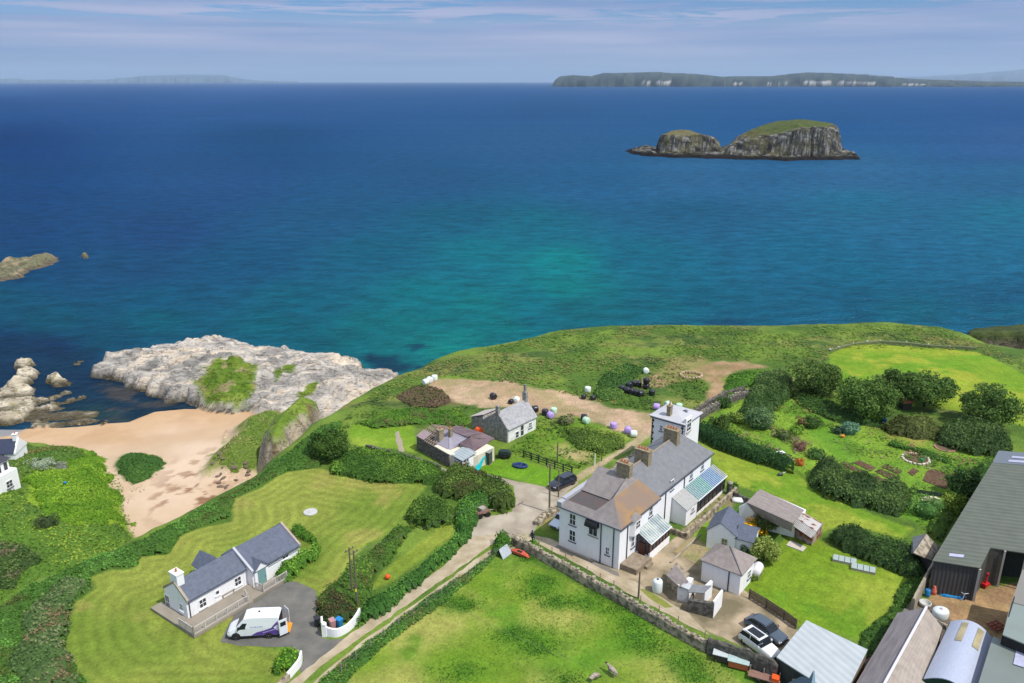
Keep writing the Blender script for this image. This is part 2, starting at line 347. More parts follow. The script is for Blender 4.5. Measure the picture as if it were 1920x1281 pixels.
mixv((IDX == 2)*sstep(0, 1, inpoly([(385,945),(400,915),(450,890),(500,885),(480,930),(430,960)], 1.5, 2)), vary(alb(225,205,180), alb(200,170,140), 2.5, 17))
mixv((IDX == 2)*sstep(-1, 1, inpoly([(-60,792),(20,790),(45,806),(20,815),(-80,815)], 1.0, 2)), alb(150,150,150))
ROCKC = vary(alb(170,165,157), alb(212,204,192), 5, 22)
strata = fbm(X*0.3+Y*0.1, (Y-X*0.25)*2.2, 3, 5, 23)
mrock = (IDX == 3) | (IDX >= 8)
mixv(mrock*1.0, ROCKC)
mixv(mrock*sstep(.52, .68, strata), vary(alb(212,196,174), alb(230,214,192), 6, 4)*1.0)
mixv(mrock*sstep(.47, .33, strata)*.6, vary(alb(118,115,112), alb(144,139,134), 3, 6))
mixv(RF_*1.0, vary(alb(188,176,152), alb(224,212,188), 2, 9))
mixv(RF_*sstep(.6, .7, fbm(X, Y, 1.5, 3, 3))*.7, alb(140,136,92))
mixv(mrock*sstep(1.5, 0.5, Z+n2*1.5)*.9, alb(74,66,46))
mixv((IDX == 3)*sstep(-1.5, 1.5, inpoly([(560,790),(620,740),(690,720),(760,715),(760,760),(640,800)], 3, 3)), vary(alb(222,206,184), alb(198,190,180), 2, 8))
GR = [([(378,710),(390,690),(410,684),(440,682),(470,700),(478,720),(470,745),(440,752),(400,748),(378,738)], 6.5),
      ([(498,706),(530,698),(558,690),(556,696),(520,708)], 5), ([(560,730),(590,718),(606,714),(602,724),(570,732)], 5)]
GR = GR[1:]
mixv((KN_ | (IDX == 3))*sstep(-1.2, .4, SKN+n2*3), vary(alb(100,130,40), alb(136,152,64), 3, 11)); mixv((KN_ | (IDX == 3))*sstep(-.5, .5, SKN)*sstep(.62, .7, fbm(X, Y, 2.5, 4, 66)), alb(160,150,104))
for g, gz in GR: mixv((IDX == 3)*sstep(-.3, .5, inpoly(g, gz, 2.5)), vary(alb(100,128,40), alb(134,152,60), 3, 11))
mstack = (IDX == 4) | (IDX == 5)
mixv(mstack*1.0, vary(alb(206,190,164), alb(168,158,142), 3, 13))
mixv((IDX == 4)*sstep(-.2, .8, SST+n2*2), vary(alb(104,134,44), alb(128,150,58), 4, 3))
mixv((IDX == 4)*sstep(.64, .7, fbm(X, Y, 3, 3, 90))*(Z > 3)*.7, alb(130,110,80))
mixv((IDX == 5)*1.0, SANDC); mixv((IDX == 5)*sstep(1.8, 2.8, Z+n2*4), vary(alb(112,134,56), alb(150,156,88), 4, 18))
mixv((IDX == 6)*1.0, SANDC); mixv((IDX == 6)*sstep(-.8, .6, SDN+n2*3), vary(alb(66,104,40), alb(90,124,48), 5, 18))
mixv((IDX == 7)*1.0, vary(alb(150,136,124), alb(116,104,92), 4, 5)); mixv((IDX == 7)*sstep(11.5, 13, Z), vary(alb(84,96,50), alb(70,84,46), 5, 2))
# plateau cliff flank: scrubby grass, sandy scars
mixv((IDX == 0)*sstep(13, 9, Z)*sstep(.55, .65, fbm(X, Y, 5, 3, 6)), alb(160,140,110))
PL = (IDX == 0)
# ---- lawns and fields on the plateau
LAWN1 = [(192,1300),(135,1245),(128,1180),(142,1128),(178,1102),(172,1082),(205,1068),(250,1068),(262,1045),(315,1040),(335,1008),(372,990),(438,978),(434,955),(440,932),(480,918),(530,888),(590,876),(640,892),
 (700,902),(760,898),(806,905),(765,958),(740,988),(690,1020),(660,1050),(640,1085),(606,1116),(590,1106),(555,1093),(530,1090),(440,1150),(428,1190),(470,1205),(520,1220),(560,1240),(505,1300)]
LAWN1B = [(690,1110),(720,1070),(780,1020),(830,985),(850,975),(850,1005),(800,1040),(740,1085)]
FIELD = [(640,1300),(700,1200),(800,1120),(900,1050),(945,1035),(1010,1058),(1100,1108),(1200,1165),(1330,1230),(1420,1300)]
LAWN2 = [(1305,830),(1345,838),(1400,856),(1490,885),(1510,900),(1530,920),(1600,950),(1690,985),(1715,990),(1690,1010),(1600,985),(1560,990),(1530,1005),(1545,1020),(1720,1080),(1700,1140),(1640,1215),(1600,1195),(1480,1170),(1400,1120),(1400,1085),(1430,1050),
 (1450,1030),(1490,1000),(1500,960),(1400,915),(1370,905),(1345,885),(1340,860)]
FIELDR = [(1555,662),(1580,646),(1640,644),(1730,650),(1830,660),(1880,680),(1925,705),(2100,760),(2100,830),(1925,800),(1870,782),(1770,768),(1620,752),(1570,720),(1560,690)]
GARD = [(1310,800),(1350,770),(1400,750),(1450,735),(1540,745),(1640,790),(1740,805),(1850,830),(1830,880),(1790,950),(1740,985),(1640,955),(1560,915),(1510,890),(1400,850)]
LAWN3 = [(885,880),(940,858),(975,862),(1072,892),(1050,905),(1020,912),(960,898)]
LAWN4 = [(655,820),(660,795),(720,790),(775,800),(780,850),(740,842),(690,838),(660,830)]
mowA = np.zeros(len(X)); mow = np.zeros(len(X))
def lawn(poly, c1, c2, amt, sc=10, seed=0, wob=.3, patch=None):
    global mow, mowA
    s = inpoly(poly, GZ, wob, seed); m = sstep(-.25, .25, s)*PL
    mixv(m, vary(c1, c2, sc, 200+seed, .3, .7))
    if patch: mixv(m*sstep(.58, .72, fbm(X, Y, 5, 4, 300+seed))*.8, np.asarray(patch)[None, :]+0*C)
    mow = np.where(m > .5, sdist(X, Y, PX(poly)), mow); mowA = np.where(m > .5, amt, mowA)
lawn(GARD, alb(104,150,44), alb(134,168,54), .0, 6, 1, 1.0)
lawn(FIELD, alb(118,150,42), alb(166,168,84), .0, 7, 2, .5, alb(98,142,38))
lawn(LAWN1, alb(116,140,50), alb(148,158,68), .09, 12, 3, .5, alb(158,156,78))
lawn(LAWN1B, alb(124,146,50), alb(146,160,62), .04, 8, 4, .5)
lawn(LAWN2, alb(122,154,38), alb(152,168,58), .05, 10, 5, .4, alb(104,148,36))
lawn(FIELDR, alb(112,156,36), alb(152,170,50), .03, 16, 6, .7, alb(164,172,56))
lawn(LAWN3, alb(110,156,34), alb(140,172,50), .0, 6, 7, .3)
lawn(LAWN4, alb(118,156,42), alb(148,172,58), .0, 6, 8, .5)
m4 = sstep(-.3, .5, inpoly([(930,880),(1000,800),(1080,770),(1180,820),(1150,850),(1080,885),(1000,865)], GZ, 1)); mixv(m4*PL, vary(alb(108,142,42), alb(150,166,72), 5, 44))
# tall dark tussocks in the sheep field
for (u, v, r) in [(980,1020,6),(1020,1090,5),(1010,1105,4),(1040,1130,4),(1105,1130,5),(850,1130,4),(870,1135,3),(955,1190,4),(1000,1200,6),(1015,1215,4),(1180,1170,4),(1200,1200,6),(1290,1240,5),(1310,1270,5),(870,1260,5),(1060,1275,4),(1200,1150,4)]:
    p = P2(u, v); d = np.hypot(X-p[0], (Y-p[1])); mixv(sstep(r*.42, r*.12, d/(1+n1*1.6+n2*1.4))*PL*.8, vary(alb(60,112,32), alb(84,132,36), 1.5, 71))
    mixv(sstep(r*.85, r*.2, d*(1+n1*2))*PL*.45, vary(alb(84,134,32), alb(100,146,34), 2, 72))
# ---- bare ground
def bare(poly, c1, c2, sc=4, seed=0, wob=.3, soft=.25, gr=0.0):
    s = inpoly(poly, GZ, wob, 20+seed); m = sstep(-soft, soft, s)*PL
    if gr: m = m*(1-gr*sstep(.5, .65, fbm(X, Y, 3, 4, 500+seed)))
    mixv(m, vary(c1, c2, sc, 400+seed, .3, .7)); return m
YARD = [(800,712),(862,710),(950,714),(1000,728),(1060,734),(1100,750),(1150,765),(1222,776),(1228,800),(1212,822),(1178,812),(1130,797),(1080,782),(1010,777),(960,764),(900,762),(850,752),(815,735)]
bare(YARD, alb(186,158,124), alb(206,176,144), 7, 1, 1.0, .5, .25)
TRK = [(1195,712),(1240,700),(1290,694),(1320,678),(1400,676),(1440,686),(1400,692),(1368,698),(1358,714),(1356,742),(1330,766),(1300,782),(1296,774),(1322,752),(1332,728),(1322,708),(1280,714),(1240,728),(1200,726)]
bare(TRK, alb(164,136,98), alb(184,154,118), 4, 2, 1.0, .7, .3)
bare([(1225,700),(1260,664),(1300,664),(1330,680),(1300,712),(1250,722)], alb(150,140,88), alb(130,140,70), 3, 3, 2, 1.2, .5)
bare([(1040,838),(1060,832),(1110,850),(1105,868),(1060,858),(1045,850)], alb(186,170,120), alb(160,160,90), 3, 4, 1.2, .8, .3)
bare([(1075,912),(1120,880),(1190,836),(1222,815),(1214,808),(1170,836),(1110,874),(1068,902)], alb(176,158,122), alb(194,174,140), 3, 5, .5, .3, .1)
bare([(1050,925),(1095,905),(1130,880),(1140,890),(1090,925),(1020,990),(1010,985),(1040,945)], alb(160,150,84), alb(178,166,110), 2, 6, .6, .5, .3)  # stony verge
PADS = [(985,1004),(1030,1010),(1052,1022),(1162,1070),(1190,1075),(1275,1000),(1330,955),(1350,940),(1345,960),(1300,1005),(1262,1035),(1330,1068),(1400,1110),(1480,1165),(1500,1190),(1460,1240),(1400,1215),(1330,1185),(1250,1140),(1180,1098),(1100,1052),(1030,1015),(985,1004)]
bare(PADS, alb(168,152,128), alb(188,170,142), 5, 7, .3, .25, .1)
bare([(1240,1040),(1300,1000),(1330,1030),(1320,1060),(1270,1050)], alb(160,140,96), alb(172,156,116), 3, 8, .5, .5, .3)
bare([(1270,1010),(1345,925),(1372,935),(1372,950),(1290,1010)], alb(176,154,120), alb(160,150,104), 2, 9, .4, .4, .3)
bare([(1745,1090),(1765,1100),(1840,1105),(1925,1090),(1925,1190),(1860,1200),(1775,1180),(1735,1150)], alb(196,160,116), alb(160,130,96), 3, 10, .4, .3, .1)
bare([(1560,1205),(1640,1220),(1700,1130),(1750,1130),(1790,1170),(1750,1300),(1500,1300)], alb(100,92,84), alb(140,126,110), 3, 11, .4, .3, .1)
mixv(sstep(-.4, .4, inpoly([(1285,1005),(1320,975),(1345,988),(1320,1012)], GZ, .3))*PL, vary(alb(104,150,36), alb(124,162,48), 3, 9))
mixv(sstep(-.2, .3, inpoly([(1318,962),(1350,945),(1372,952),(1350,978)], GZ, .3))*PL, vary(alb(120,150,44), alb(140,160,58), 3, 9))
mixv(sstep(-1, 1, inpoly([(1650,810),(1700,808),(1745,822),(1730,838),(1680,832)], GZ, 1))*PL*.7, vary(alb(176,160,84), alb(140,156,56), 2, 6))
mixv(sstep(-1, 1, inpoly([(1470,740),(1500,735),(1545,760),(1530,770),(1490,755)], GZ, 1))*PL*.7, vary(alb(168,160,84), alb(140,156,60), 2, 7))
mixv(sstep(-1, 1, inpoly([(760,740),(800,725),(850,750),(860,760),(800,758)], GZ, 1))*PL*.8, vary(alb(120,104,84), alb(96,92,60), 2, 7))
GY, GX = SH
def split(mask, name, m, sm=True):
    ii = np.arange(GY*GX).reshape(GY, GX); q = np.stack([ii[:-1,:-1], ii[:-1,1:], ii[1:,1:], ii[1:,:-1]], -1).reshape(-1, 4)
    k = mask[q[:, 0]] & (Z[q].max(1) > -1.2); q = q[k]
    us, inv = np.unique(q.ravel(), return_inverse=True)
    return npmesh(name, np.stack([X, Y, Z], 1)[us], inv.reshape(-1, 4), m, C[us], {'mow': mow[us], 'mowamt': mowA[us]}, smooth=sm)
M_ground = attrmat('ground_grass', hf=(.30, 2.6), hf2=(.22, .5), hf3=(.14, .09), bump=.16, bscale=3.2, mow=True)
M_rockm = attrmat('rock_strata', hf=(.22, 2.5), hf2=(.2, .5), bump=.32, bscale=1.1, rough=.9, cracks=.3)
M_sand = attrmat('sand', hf=(.05, 6), hf2=(.05, .35), bump=.03, bscale=4)
lab = np.where((IDX == 2) | ((IDX == 6) & (SDN < 0)) | ((IDX == 1) & (SLW < 0)), 1, np.where((IDX == 3) | (IDX == 4) | (IDX == 7) | RF_ | (KN_ & (SKN < -1)), 2, 0))
tag(split(lab == 0, 'ground', M_ground), kind='structure')
tag(split(lab == 1, 'beach_sand', M_sand), kind='structure')
tag(split(lab == 2, 'rocky_shore', M_rockm, False), kind='structure')
# land beyond the fine grid: coarse ground out of frame on the near side and right
g = MB(); g.box(-400, -175, -100, 60, -3, 15.97); g.box(-175, 215, -100, 46, -3, 15.97); g.box(214.8, 420, -100, 170, -3, 15.97)
tag(g.build('near_ground', mat('far_grass', alb(100,130,48), var=.2, scale=.3)), kind='structure')

# ------------------------------------------------------------------ sea
SEA = [ # photo pixel, colour
 (0,160,40,92,156),(480,160,44,94,158),(960,160,30,88,150),(1500,166,20,86,148),(1900,166,14,82,146),
 (0,200,20,76,140),(500,200,34,86,146),(1000,200,34,88,142),(1500,200,28,88,146),(1900,200,26,86,148),
 (0,260,4,58,120),(500,260,18,76,126),(1000,270,40,94,142),(1300,330,46,106,150),(1600,330,48,108,152),(1900,260,46,94,150),
 (0,340,16,66,122),(400,340,32,80,132),(800,340,32,88,134),(1100,340,34,98,142),(1900,340,40,104,146),
 (0,430,20,66,116),(300,430,26,70,120),(600,420,26,88,128),(850,410,16,98,126),(1000,420,14,110,132),(1300,400,28,98,134),(1600,380,32,112,146),(1900,400,28,116,146),
 (0,500,10,70,112),(250,500,20,76,118),(450,490,16,84,122),(700,470,12,98,124),(900,470,6,120,134),(1050,490,0,134,136),(1060,540,0,130,130),(950,610,0,124,124),(1200,480,12,108,132),(1500,470,20,106,138),(1900,480,26,108,142),
 (0,560,8,84,112),(300,560,8,88,120),(550,560,4,100,122),(800,550,0,122,130),(1000,560,0,120,132),(1300,560,8,104,130),(1600,560,14,96,126),(1900,560,18,92,126),
 (100,600,4,86,110),(300,600,2,96,116),(500,610,0,102,118),(700,610,2,116,122),(850,610,0,120,124),(1000,600,2,110,124),(1400,600,12,96,124),
 (650,640,2,112,120),(800,640,6,132,128),(830,655,8,140,130),(740,650,4,120,122),(600,640,2,100,114),(760,690,10,126,126),
 (1100,580,4,108,118),(1250,570,6,106,122),(1700,580,10,100,122),(1900,580,12,98,124),(900,570,0,126,128),(860,628,4,134,128),(760,610,0,120,122),(1600,520,14,104,134),
 (0,640,8,54,96),(100,650,14,50,92),(200,640,6,80,106),(100,690,18,62,92),(170,710,16,50,82),(240,720,20,46,70),(250,760,26,52,64),(320,750,20,48,66),(60,720,20,54,84),(0,700,14,50,84),(200,770,34,66,64)]
sc_ = np.array(SEA, float)
rr = [45.0]
while rr[-1] < 1500: rr.append(rr[-1]*1.0075+0.15)
while rr[-1] < 42000: rr.append(rr[-1]*1.05)
rr = np.array(rr); aa = np.radians(np.arange(-75, 75.1, .35))
A, RR = np.meshgrid(aa, rr); SXX = (np.sin(A)*RR).ravel(); SY = (np.cos(A)*RR).ravel()
s_, c_ = math.sin(PITCH), math.cos(PITCH)
def proj(x, y, z=0):
    zz = z-CZ; d = np.maximum(y*c_-zz*s_, 1); return CU+CF*x/d, CV-CF*(y*s_+zz*c_)/d
su_, sv_ = proj(SXX, SY)
wsum = np.zeros(len(SXX)); csum = np.zeros((len(SXX), 3))
for u, v, r, g_, b_ in sc_:
    sg = 40+max(0, (650-v))*.28; w = 1/(1e-4+(((su_-u)/(sg*2.6))**2+((sv_-v)/sg)**2))**1.6
    wsum += w; csum += w[:, None]*np.array(lin((r, g_, b_)))[None, :]
SC = csum/wsum[:, None]
# submerged weed and reef near the shore (real seabed patches)
sn = fbm(SXX, SY, 7, 5, 70)
def reefpatch(pts, amt, c, w=6):
    global SC
    m = sstep(-w*.5, w*.5, sdist(SXX, SY, PX(pts, 0))+(sn-.5)*w*3)*amt; SC = SC*(1-m[:, None])+np.array(lin(c))[None, :]*m[:, None]
reefpatch([(672,664),(700,656),(722,664),(742,660),(780,680),(800,690),(740,698),(690,692)], .85, (12,44,76), 4)
reefpatch([(768,648),(790,646),(796,652),(776,658)], .8, (12,60,90), 2)
reefpatch([(1325,600),(1400,600),(1410,612),(1330,612)], .6, (20,60,96), 4)
reefpatch([(-60,640),(60,630),(130,645),(200,650),(180,690),(230,715),(300,740),(345,755),(230,790),(170,770),(0,800),(-80,760)], .55, (16,42,72), 10)
m = sstep(.56, .66, fbm(SXX*.5+SY*.2, SY*1.3, 6, 4, 88))*sstep(-2, 3, sdist(SXX, SY, PX([(130,740),(200,715),(330,735),(345,760),(240,790),(190,790)], 0)))*.7
SC = SC*(1-m[:, None])+np.array(lin((96,84,70)))[None, :]*m[:, None]
SC *= (1+(fbm(SXX*.15, SY, 60, 4, 33)-.5)*.25)[:, None]
SEAK = 0.46
nr, na = len(rr), len(aa)
ii = np.arange(nr*na).reshape(nr, na); q = np.stack([ii[:-1,:-1], ii[1:,:-1], ii[1:,1:], ii[:-1,1:]], -1).reshape(-1, 4)
m, n, b = newmat('sea_water'); a = N(n, 'ShaderNodeAttribute', attribute_name='col'); tcx = N(n, 'ShaderNodeTexCoord')
df = N(n, 'ShaderNodeBsdfDiffuse'); gl = N(n, 'ShaderNodeBsdfGlossy'); gl.inputs['Roughness'].default_value = .32; gl.inputs['Color'].default_value = (.45, .8, 1, 1); mxs = N(n, 'ShaderNodeMixShader'); mxs.inputs[0].default_value = .055
n.links.new(df.outputs[0], mxs.inputs[1]); n.links.new(gl.outputs[0], mxs.inputs[2]); n.links.new(mxs.outputs[0], n.nodes['Material Output'].inputs['Surface']); n.nodes.remove(b)
hs = None
for sc, st, w in ((.5, (.6, 1.1, 1), .6), (.17, (.55, 1, 1), .9), (1.5, (.7, 1, 1), .35)):
    mpn = N(n, 'ShaderNodeMapping'); mpn.inputs['Scale'].default_value = st; mpn.inputs['Rotation'].default_value = (0, 0, R(12)); n.links.new(tcx.outputs['Object'], mpn.inputs[0])
    q1 = N(n, 'ShaderNodeTexNoise'); q1.inputs['Scale'].default_value = sc; q1.inputs['Detail'].default_value = 3; n.links.new(mpn.outputs[0], q1.inputs['Vector'])
    k = N(n, 'ShaderNodeMath', operation='MULTIPLY'); k.inputs[1].default_value = w; n.links.new(q1.outputs['Fac'], k.inputs[0])
    if hs is None: hs = k.outputs[0]
    else:
        k2 = N(n, 'ShaderNodeMath', operation='ADD'); n.links.new(hs, k2.inputs[0]); n.links.new(k.outputs[0], k2.inputs[1]); hs = k2.outputs[0]
bp = N(n, 'ShaderNodeBump'); bp.inputs['Distance'].default_value = 1.3; n.links.new(hs, bp.inputs['Height']); n.links.new(bp.outputs[0], df.inputs['Normal']); n.links.new(bp.outputs[0], gl.inputs['Normal'])
r_ = N(n, 'ShaderNodeMapRange'); r_.inputs['From Min'].default_value = .6; r_.inputs['From Max'].default_value = 1.15; r_.inputs['To Min'].default_value = .58; r_.inputs['To Max'].default_value = 1.42
n.links.new(hs, r_.inputs['Value'])
vm = N(n, 'ShaderNodeVectorMath', operation='SCALE'); n.links.new(a.outputs['Color'], vm.inputs[0]); n.links.new(r_.outputs[0], vm.inputs['Scale']); n.links.new(vm.outputs[0], df.inputs['Color'])
sea = tag(npmesh('sea', np.stack([SXX, SY, 0*SXX], 1), q, m, SC*SEAK, smooth=True), kind='structure')
# ------------------------------------------------------------------ building helpers
def stripes(name, col, axis=(1, 0, 0), period=.35, rough=.5, depth=.03, var=.1, col2=None, metal=0.0, dark=.75):
    """corrugated or boarded surface: bump lines along one local axis"""
    if name in MATS: return MATS[name]
    m = mat(name, col, rough=rough, var=var, scale=.8, col2=col2, metal=metal, spec=.35); n = m.node_tree; b = n.nodes['Principled BSDF']
    t = N(n, 'ShaderNodeTexCoord'); d = N(n, 'ShaderNodeVectorMath', operation='DOT_PRODUCT'); d.inputs[1].default_value = axis
    k = N(n, 'ShaderNodeMath', operation='MULTIPLY'); k.inputs[1].default_value = 2*math.pi/period; s = N(n, 'ShaderNodeMath', operation='SINE')
    n.links.new(t.outputs['Object'], d.inputs[0]); n.links.new(d.outputs['Value'], k.inputs[0]); n.links.new(k.outputs[0], s.inputs[0])
    bp = N(n, 'ShaderNodeBump'); bp.inputs['Distance'].default_value = depth; n.links.new(s.outputs[0], bp.inputs['Height']); n.links.new(bp.outputs[0], b.inputs['Normal'])
    src = b.inputs['Base Color'].links[0].from_socket
    r = N(n, 'ShaderNodeMapRange'); r.inputs['From Min'].default_value = -1; r.inputs['From Max'].default_value = -.4; r.inputs['To Min'].default_value = dark; r.inputs['To Max'].default_value = 1
    n.links.new(s.outputs[0], r.inputs['Value']); v = N(n, 'ShaderNodeVectorMath', operation='SCALE'); n.links.new(src, v.inputs[0]); n.links.new(r.outputs[0], v.inputs['Scale'])
    n.links.new(v.outputs[0], b.inputs['Base Color']); return m
WHITE = mat('white_render', (.80,.80,.80), var=.05, scale=1.6, rough=.85, col2=(.62,.62,.59), thr=(.56,.85), detail=9, stretch=(1.6,1.6,.35))
WHITE2 = mat('old_limewash', (.78,.78,.77), col2=(.52,.51,.49), thr=(.45,.75), scale=1.6, rough=.9)
SLATE_B = mat('blue_slate', alb(112,120,138,.62), courses=.17, var=.16, scale=2.4, detail=8, rough=.6, bump=.02, bscale=9)
SLATE_G = mat('grey_slate', alb(148,150,153,.60), courses=.17, var=.12, scale=1.6, detail=8, rough=.6, bump=.02, bscale=9)
SLATE_M = mat('mauve_slate', alb(160,152,148,.64), courses=.17, var=.14, scale=1.4, detail=8, rough=.65, bump=.02, bscale=9)
SLATE_O = mat('lichen_slate', alb(158,136,118,.66), courses=.17, col2=alb(190,146,82,.7), thr=(.42,.66), scale=.22, detail=7, rough=.75, bump=.02, bscale=9)
SLATE_BR = mat('brown_slate', alb(168,156,150,.66), courses=.17, var=.16, scale=1.8, detail=8, rough=.75, bump=.02, bscale=9)
LEAD = mat('dark_lead', alb(96,98,98,.6), col2=alb(120,100,96,.6), scale=.9, rough=.6)
STONE = mat('grey_stonework', alb(128,124,116,.7), col2=alb(88,84,78,.7), thr=(.4,.6), scale=2.2, detail=6, bump=.08, bscale=4, rough=.95)
STONE_L = mat('pale_stonework', alb(196,182,156,.7), col2=alb(120,110,92,.7), thr=(.42,.62), scale=1.8, detail=6, bump=.1, bscale=3.4, rough=.95)
CHIM = mat('chimney_stone', alb(178,164,134,.7), col2=alb(140,126,100,.7), thr=(.4,.7), scale=3, rough=.95, bump=.03)
POT = mat('terracotta', alb(206,128,84,.75), var=.15, scale=3)
GLASS = mat('window_glass', (.035,.045,.055), var=.2, rough=.08, spec=.6)
FRAMEW = mat('white_paint', (.82,.82,.82), var=.03, rough=.5)
SILL = mat('slate_sill', (.09,.1,.12), var=.1, rough=.6)
PIPE = mat('iron_pipe', (.05,.055,.07), var=.1, rough=.5)
CONC = mat('concrete', alb(186,176,158,.72), col2=alb(156,144,124,.72), thr=(.35,.65), scale=.6, detail=7, rough=.95)
WOOD_G = mat('weathered_wood', alb(178,168,154,.72), var=.16, scale=3, stretch=(.4,3,1), rough=.9)
WOOD_D = mat('dark_timber', alb(86,82,70,.6), var=.25, scale=3, rough=.9)
BROWNF = mat('brown_frame', alb(98,56,44,.7), var=.15, rough=.5)
GREENB = mat('dark_green_paint', alb(40,62,54,.7), var=.1, rough=.5)
BLACKP = mat('black_plastic', (.018,.018,.024), var=.3, rough=.35, scale=5, spec=.5)
DARK = mat('dark_interior', (.02,.02,.02), var=.3)  # near-black colour stands in for unlit depth inside openings
REDP = mat('red_paint', alb(200,40,40,.8), var=.15, rough=.5)
ORNG = mat('orange_plastic', alb(240,96,40,.85), var=.08, rough=.45)
RUST = mat('rusty_iron', alb(150,84,66,.7), col2=alb(178,170,164,.8), thr=(.45,.62), scale=1.3, rough=.8)

class Bld:
    def __init__(s, A, B, name, label, cat, z=0.0, group=None):
        a, b = P(*A, GZ), P(*B, GZ); s.rz = math.atan2(b.y-a.y, b.x-a.x)
        s.root = thing(name, label, cat, (a.x, a.y, GZ+z), s.rz, group)
        s.M = Matrix.Translation((a.x, a.y, GZ+z)) @ Matrix.Rotation(s.rz, 4, 'Z'); s.I = s.M.inverted(); s.z = z
    def l(s, u, v, z=0): return s.I @ P(u, v, GZ+s.z+z)
    def pts(s, lst): return [s.l(*t) for t in lst]
    def hit(s, u, v, o, d):
        """local (along, height) where the photo's ray meets the vertical plane through o along d"""
        c = s.I @ Vector((0, 0, CZ)); q = s.l(u, v, 0); r = q-c; n = Vector((-d[1], d[0], 0)); t = (Vector((o[0], o[1], 0))-c).dot(n)/r.dot(n)
        h = c+r*t; return (h.x-o[0])*d[0]+(h.y-o[1])*d[1], h.z
def wbox(mb, o, d, n, s0, s1, n0, n1, z0, z1):
    o, d, n = Vector((*o, 0)), Vector((*d, 0)), Vector((*n, 0))
    vs = [o+d*s_+n*t_+Vector((0, 0, z_)) for z_ in (z0, z1) for s_, t_ in ((s0, n0), (s1, n0), (s1, n1), (s0, n1))]
    mb.add(vs, [(0,3,2,1),(4,5,6,7),(0,1,5,4),(1,2,6,5),(2,3,7,6),(3,0,4,7)])
def window(root, o, d, s, z, w, h, bars=(1, 1), fm=None, sill=True, glass=None, kind='window', out=1, sm=None):
    """window centred at distance s, height z on the wall line o + d*s; its outward side is right of d times out"""
    n = (d[1]*out, -d[0]*out); fm = fm or FRAMEW; t = .09; mb = MB(); a, b = s-w/2, s+w/2; c, e = z-h/2, z+h/2
    wbox(mb, o, d, n, a, a+t, .0, .06, c, e); wbox(mb, o, d, n, b-t, b, 0, .06, c, e)
    wbox(mb, o, d, n, a+t, b-t, 0, .06, c, c+t); wbox(mb, o, d, n, a+t, b-t, 0, .06, e-t, e)
    for i in range(1, bars[0]+1):
        if bars[0]: x = a+w*i/(bars[0]+1); wbox(mb, o, d, n, x-.025, x+.025, 0, .05, c+t, e-t)
    for i in range(1, bars[1]+1): zz = c+h*i/(bars[1]+1); wbox(mb, o, d, n, a+t, b-t, 0, .045, zz-.03, zz+.03)
    f = mb.build(kind, fm, root)
    g = MB(); wbox(g, o, d, n, a+t*.5, b-t*.5, 0, .025, c+t*.5, e-t*.5); g.build('pane', glass or GLASS, f)
    if sill: q = MB(); wbox(q, o, d, n, a-.08, b+.08, 0, .14, c-.13, c-.004); q.build('sill', sm or SILL, f)
    return f
def winpx(B, o, d, u, v, w, h, **k):
    s, z = B.hit(u, v, o, d); return window(B.root, o, d, s, z, w, h, **k)
def gable(root, x0, x1, y0, y1, eave, ridge, wm, rm, ov=.22, ovx=.05, ry=None, z0=-.3, walls=True, e2=None, name='roof', t=.14):
    ry = (y0+y1)/2 if ry is None else ry; e2 = eave if e2 is None else e2
    if walls:
        pr = [(y0, z0), (y1, z0), (y1, e2), (ry, ridge), (y0, eave)]
        mb = MB(); mb.loft([[(x, p[0], p[1]) for p in pr] for x in (x0, x1)]); mb.build('wall', wm, root)
    k0 = (ridge-eave)/max(ry-y0, .01); k1 = (ridge-e2)/max(y1-ry, .01); zz = .05
    ya, yb = y0-ov, y1+ov; za, zb = eave-ov*k0, e2-ov*k1
    pr = [(ya, za+zz), (ry, ridge+zz), (yb, zb+zz), (yb, zb+zz+t), (ry, ridge+zz+t), (ya, za+zz+t)]
    mb = MB(); mb.loft([[(x, p[0], p[1]) for p in pr] for x in (x0-ovx, x1+ovx)])
    return mb.build(name, rm, root)
def hip(root, x0, x1, y0, y1, eave, ridge, wm, rm, ov=.25, hx=None, z0=-.3, t=.12):
    if wm: b = MB(); b.box(x0, x1, y0, y1, z0, eave); b.build('wall', wm, root)
    X0, X1, Y0, Y1 = x0-ov, x1+ov, y0-ov, y1+ov; ym = (Y0+Y1)/2; hx = (Y1-Y0)/2 if hx is None else hx; xm0, xm1 = min(X0+hx, (X0+X1)/2-.01), max(X1-hx, (X0+X1)/2+.01)
    vs = [(X0,Y0,eave+.01),(X1,Y0,eave+.01),(X1,Y1,eave+.01),(X0,Y1,eave+.01),(X0,Y0,eave+t),(X1,Y0,eave+t),(X1,Y1,eave+t),(X0,Y1,eave+t),(xm0,ym,ridge),(xm1,ym,ridge)]
    m = MB(); m.add(vs, [(3,2,1,0),(0,1,5,4),(1,2,6,5),(2,3,7,6),(3,0,4,7),(4,5,9,8),(6,7,8,9),(5,6,9),(7,4,8)])
    return m.build('roof', rm, root)
def chimney(root, x, y, sx, sy, z0, z1, m=None, pots=2, along='y', cap=True, pm=None, ph=.35):
    b = MB(); b.box(x-sx/2, x+sx/2, y-sy/2, y+sy/2, z0, z1)
    if cap: b.box(x-sx/2-.07, x+sx/2+.07, y-sy/2-.07, y+sy/2+.07, z1+.003, z1+.16)
    c = b.build('chimney', m or CHIM, root, bevel=.02)
    for i in range(pots):
        o = (i-(pots-1)/2)*(.42 if pots > 1 else 0); px, py = (x, y+o) if along == 'y' else (x+o, y)
        MB().lathe([(.13,0),(.15,.05),(.11,.1),(.1,ph-.06),(.13,ph-.04),(.13,ph),(.07,ph),(.07,ph-.05)], (px, py, z1+(.165 if cap else .005)), 10).build('chimney_pot', pm or POT, c, smooth=False)
    return c
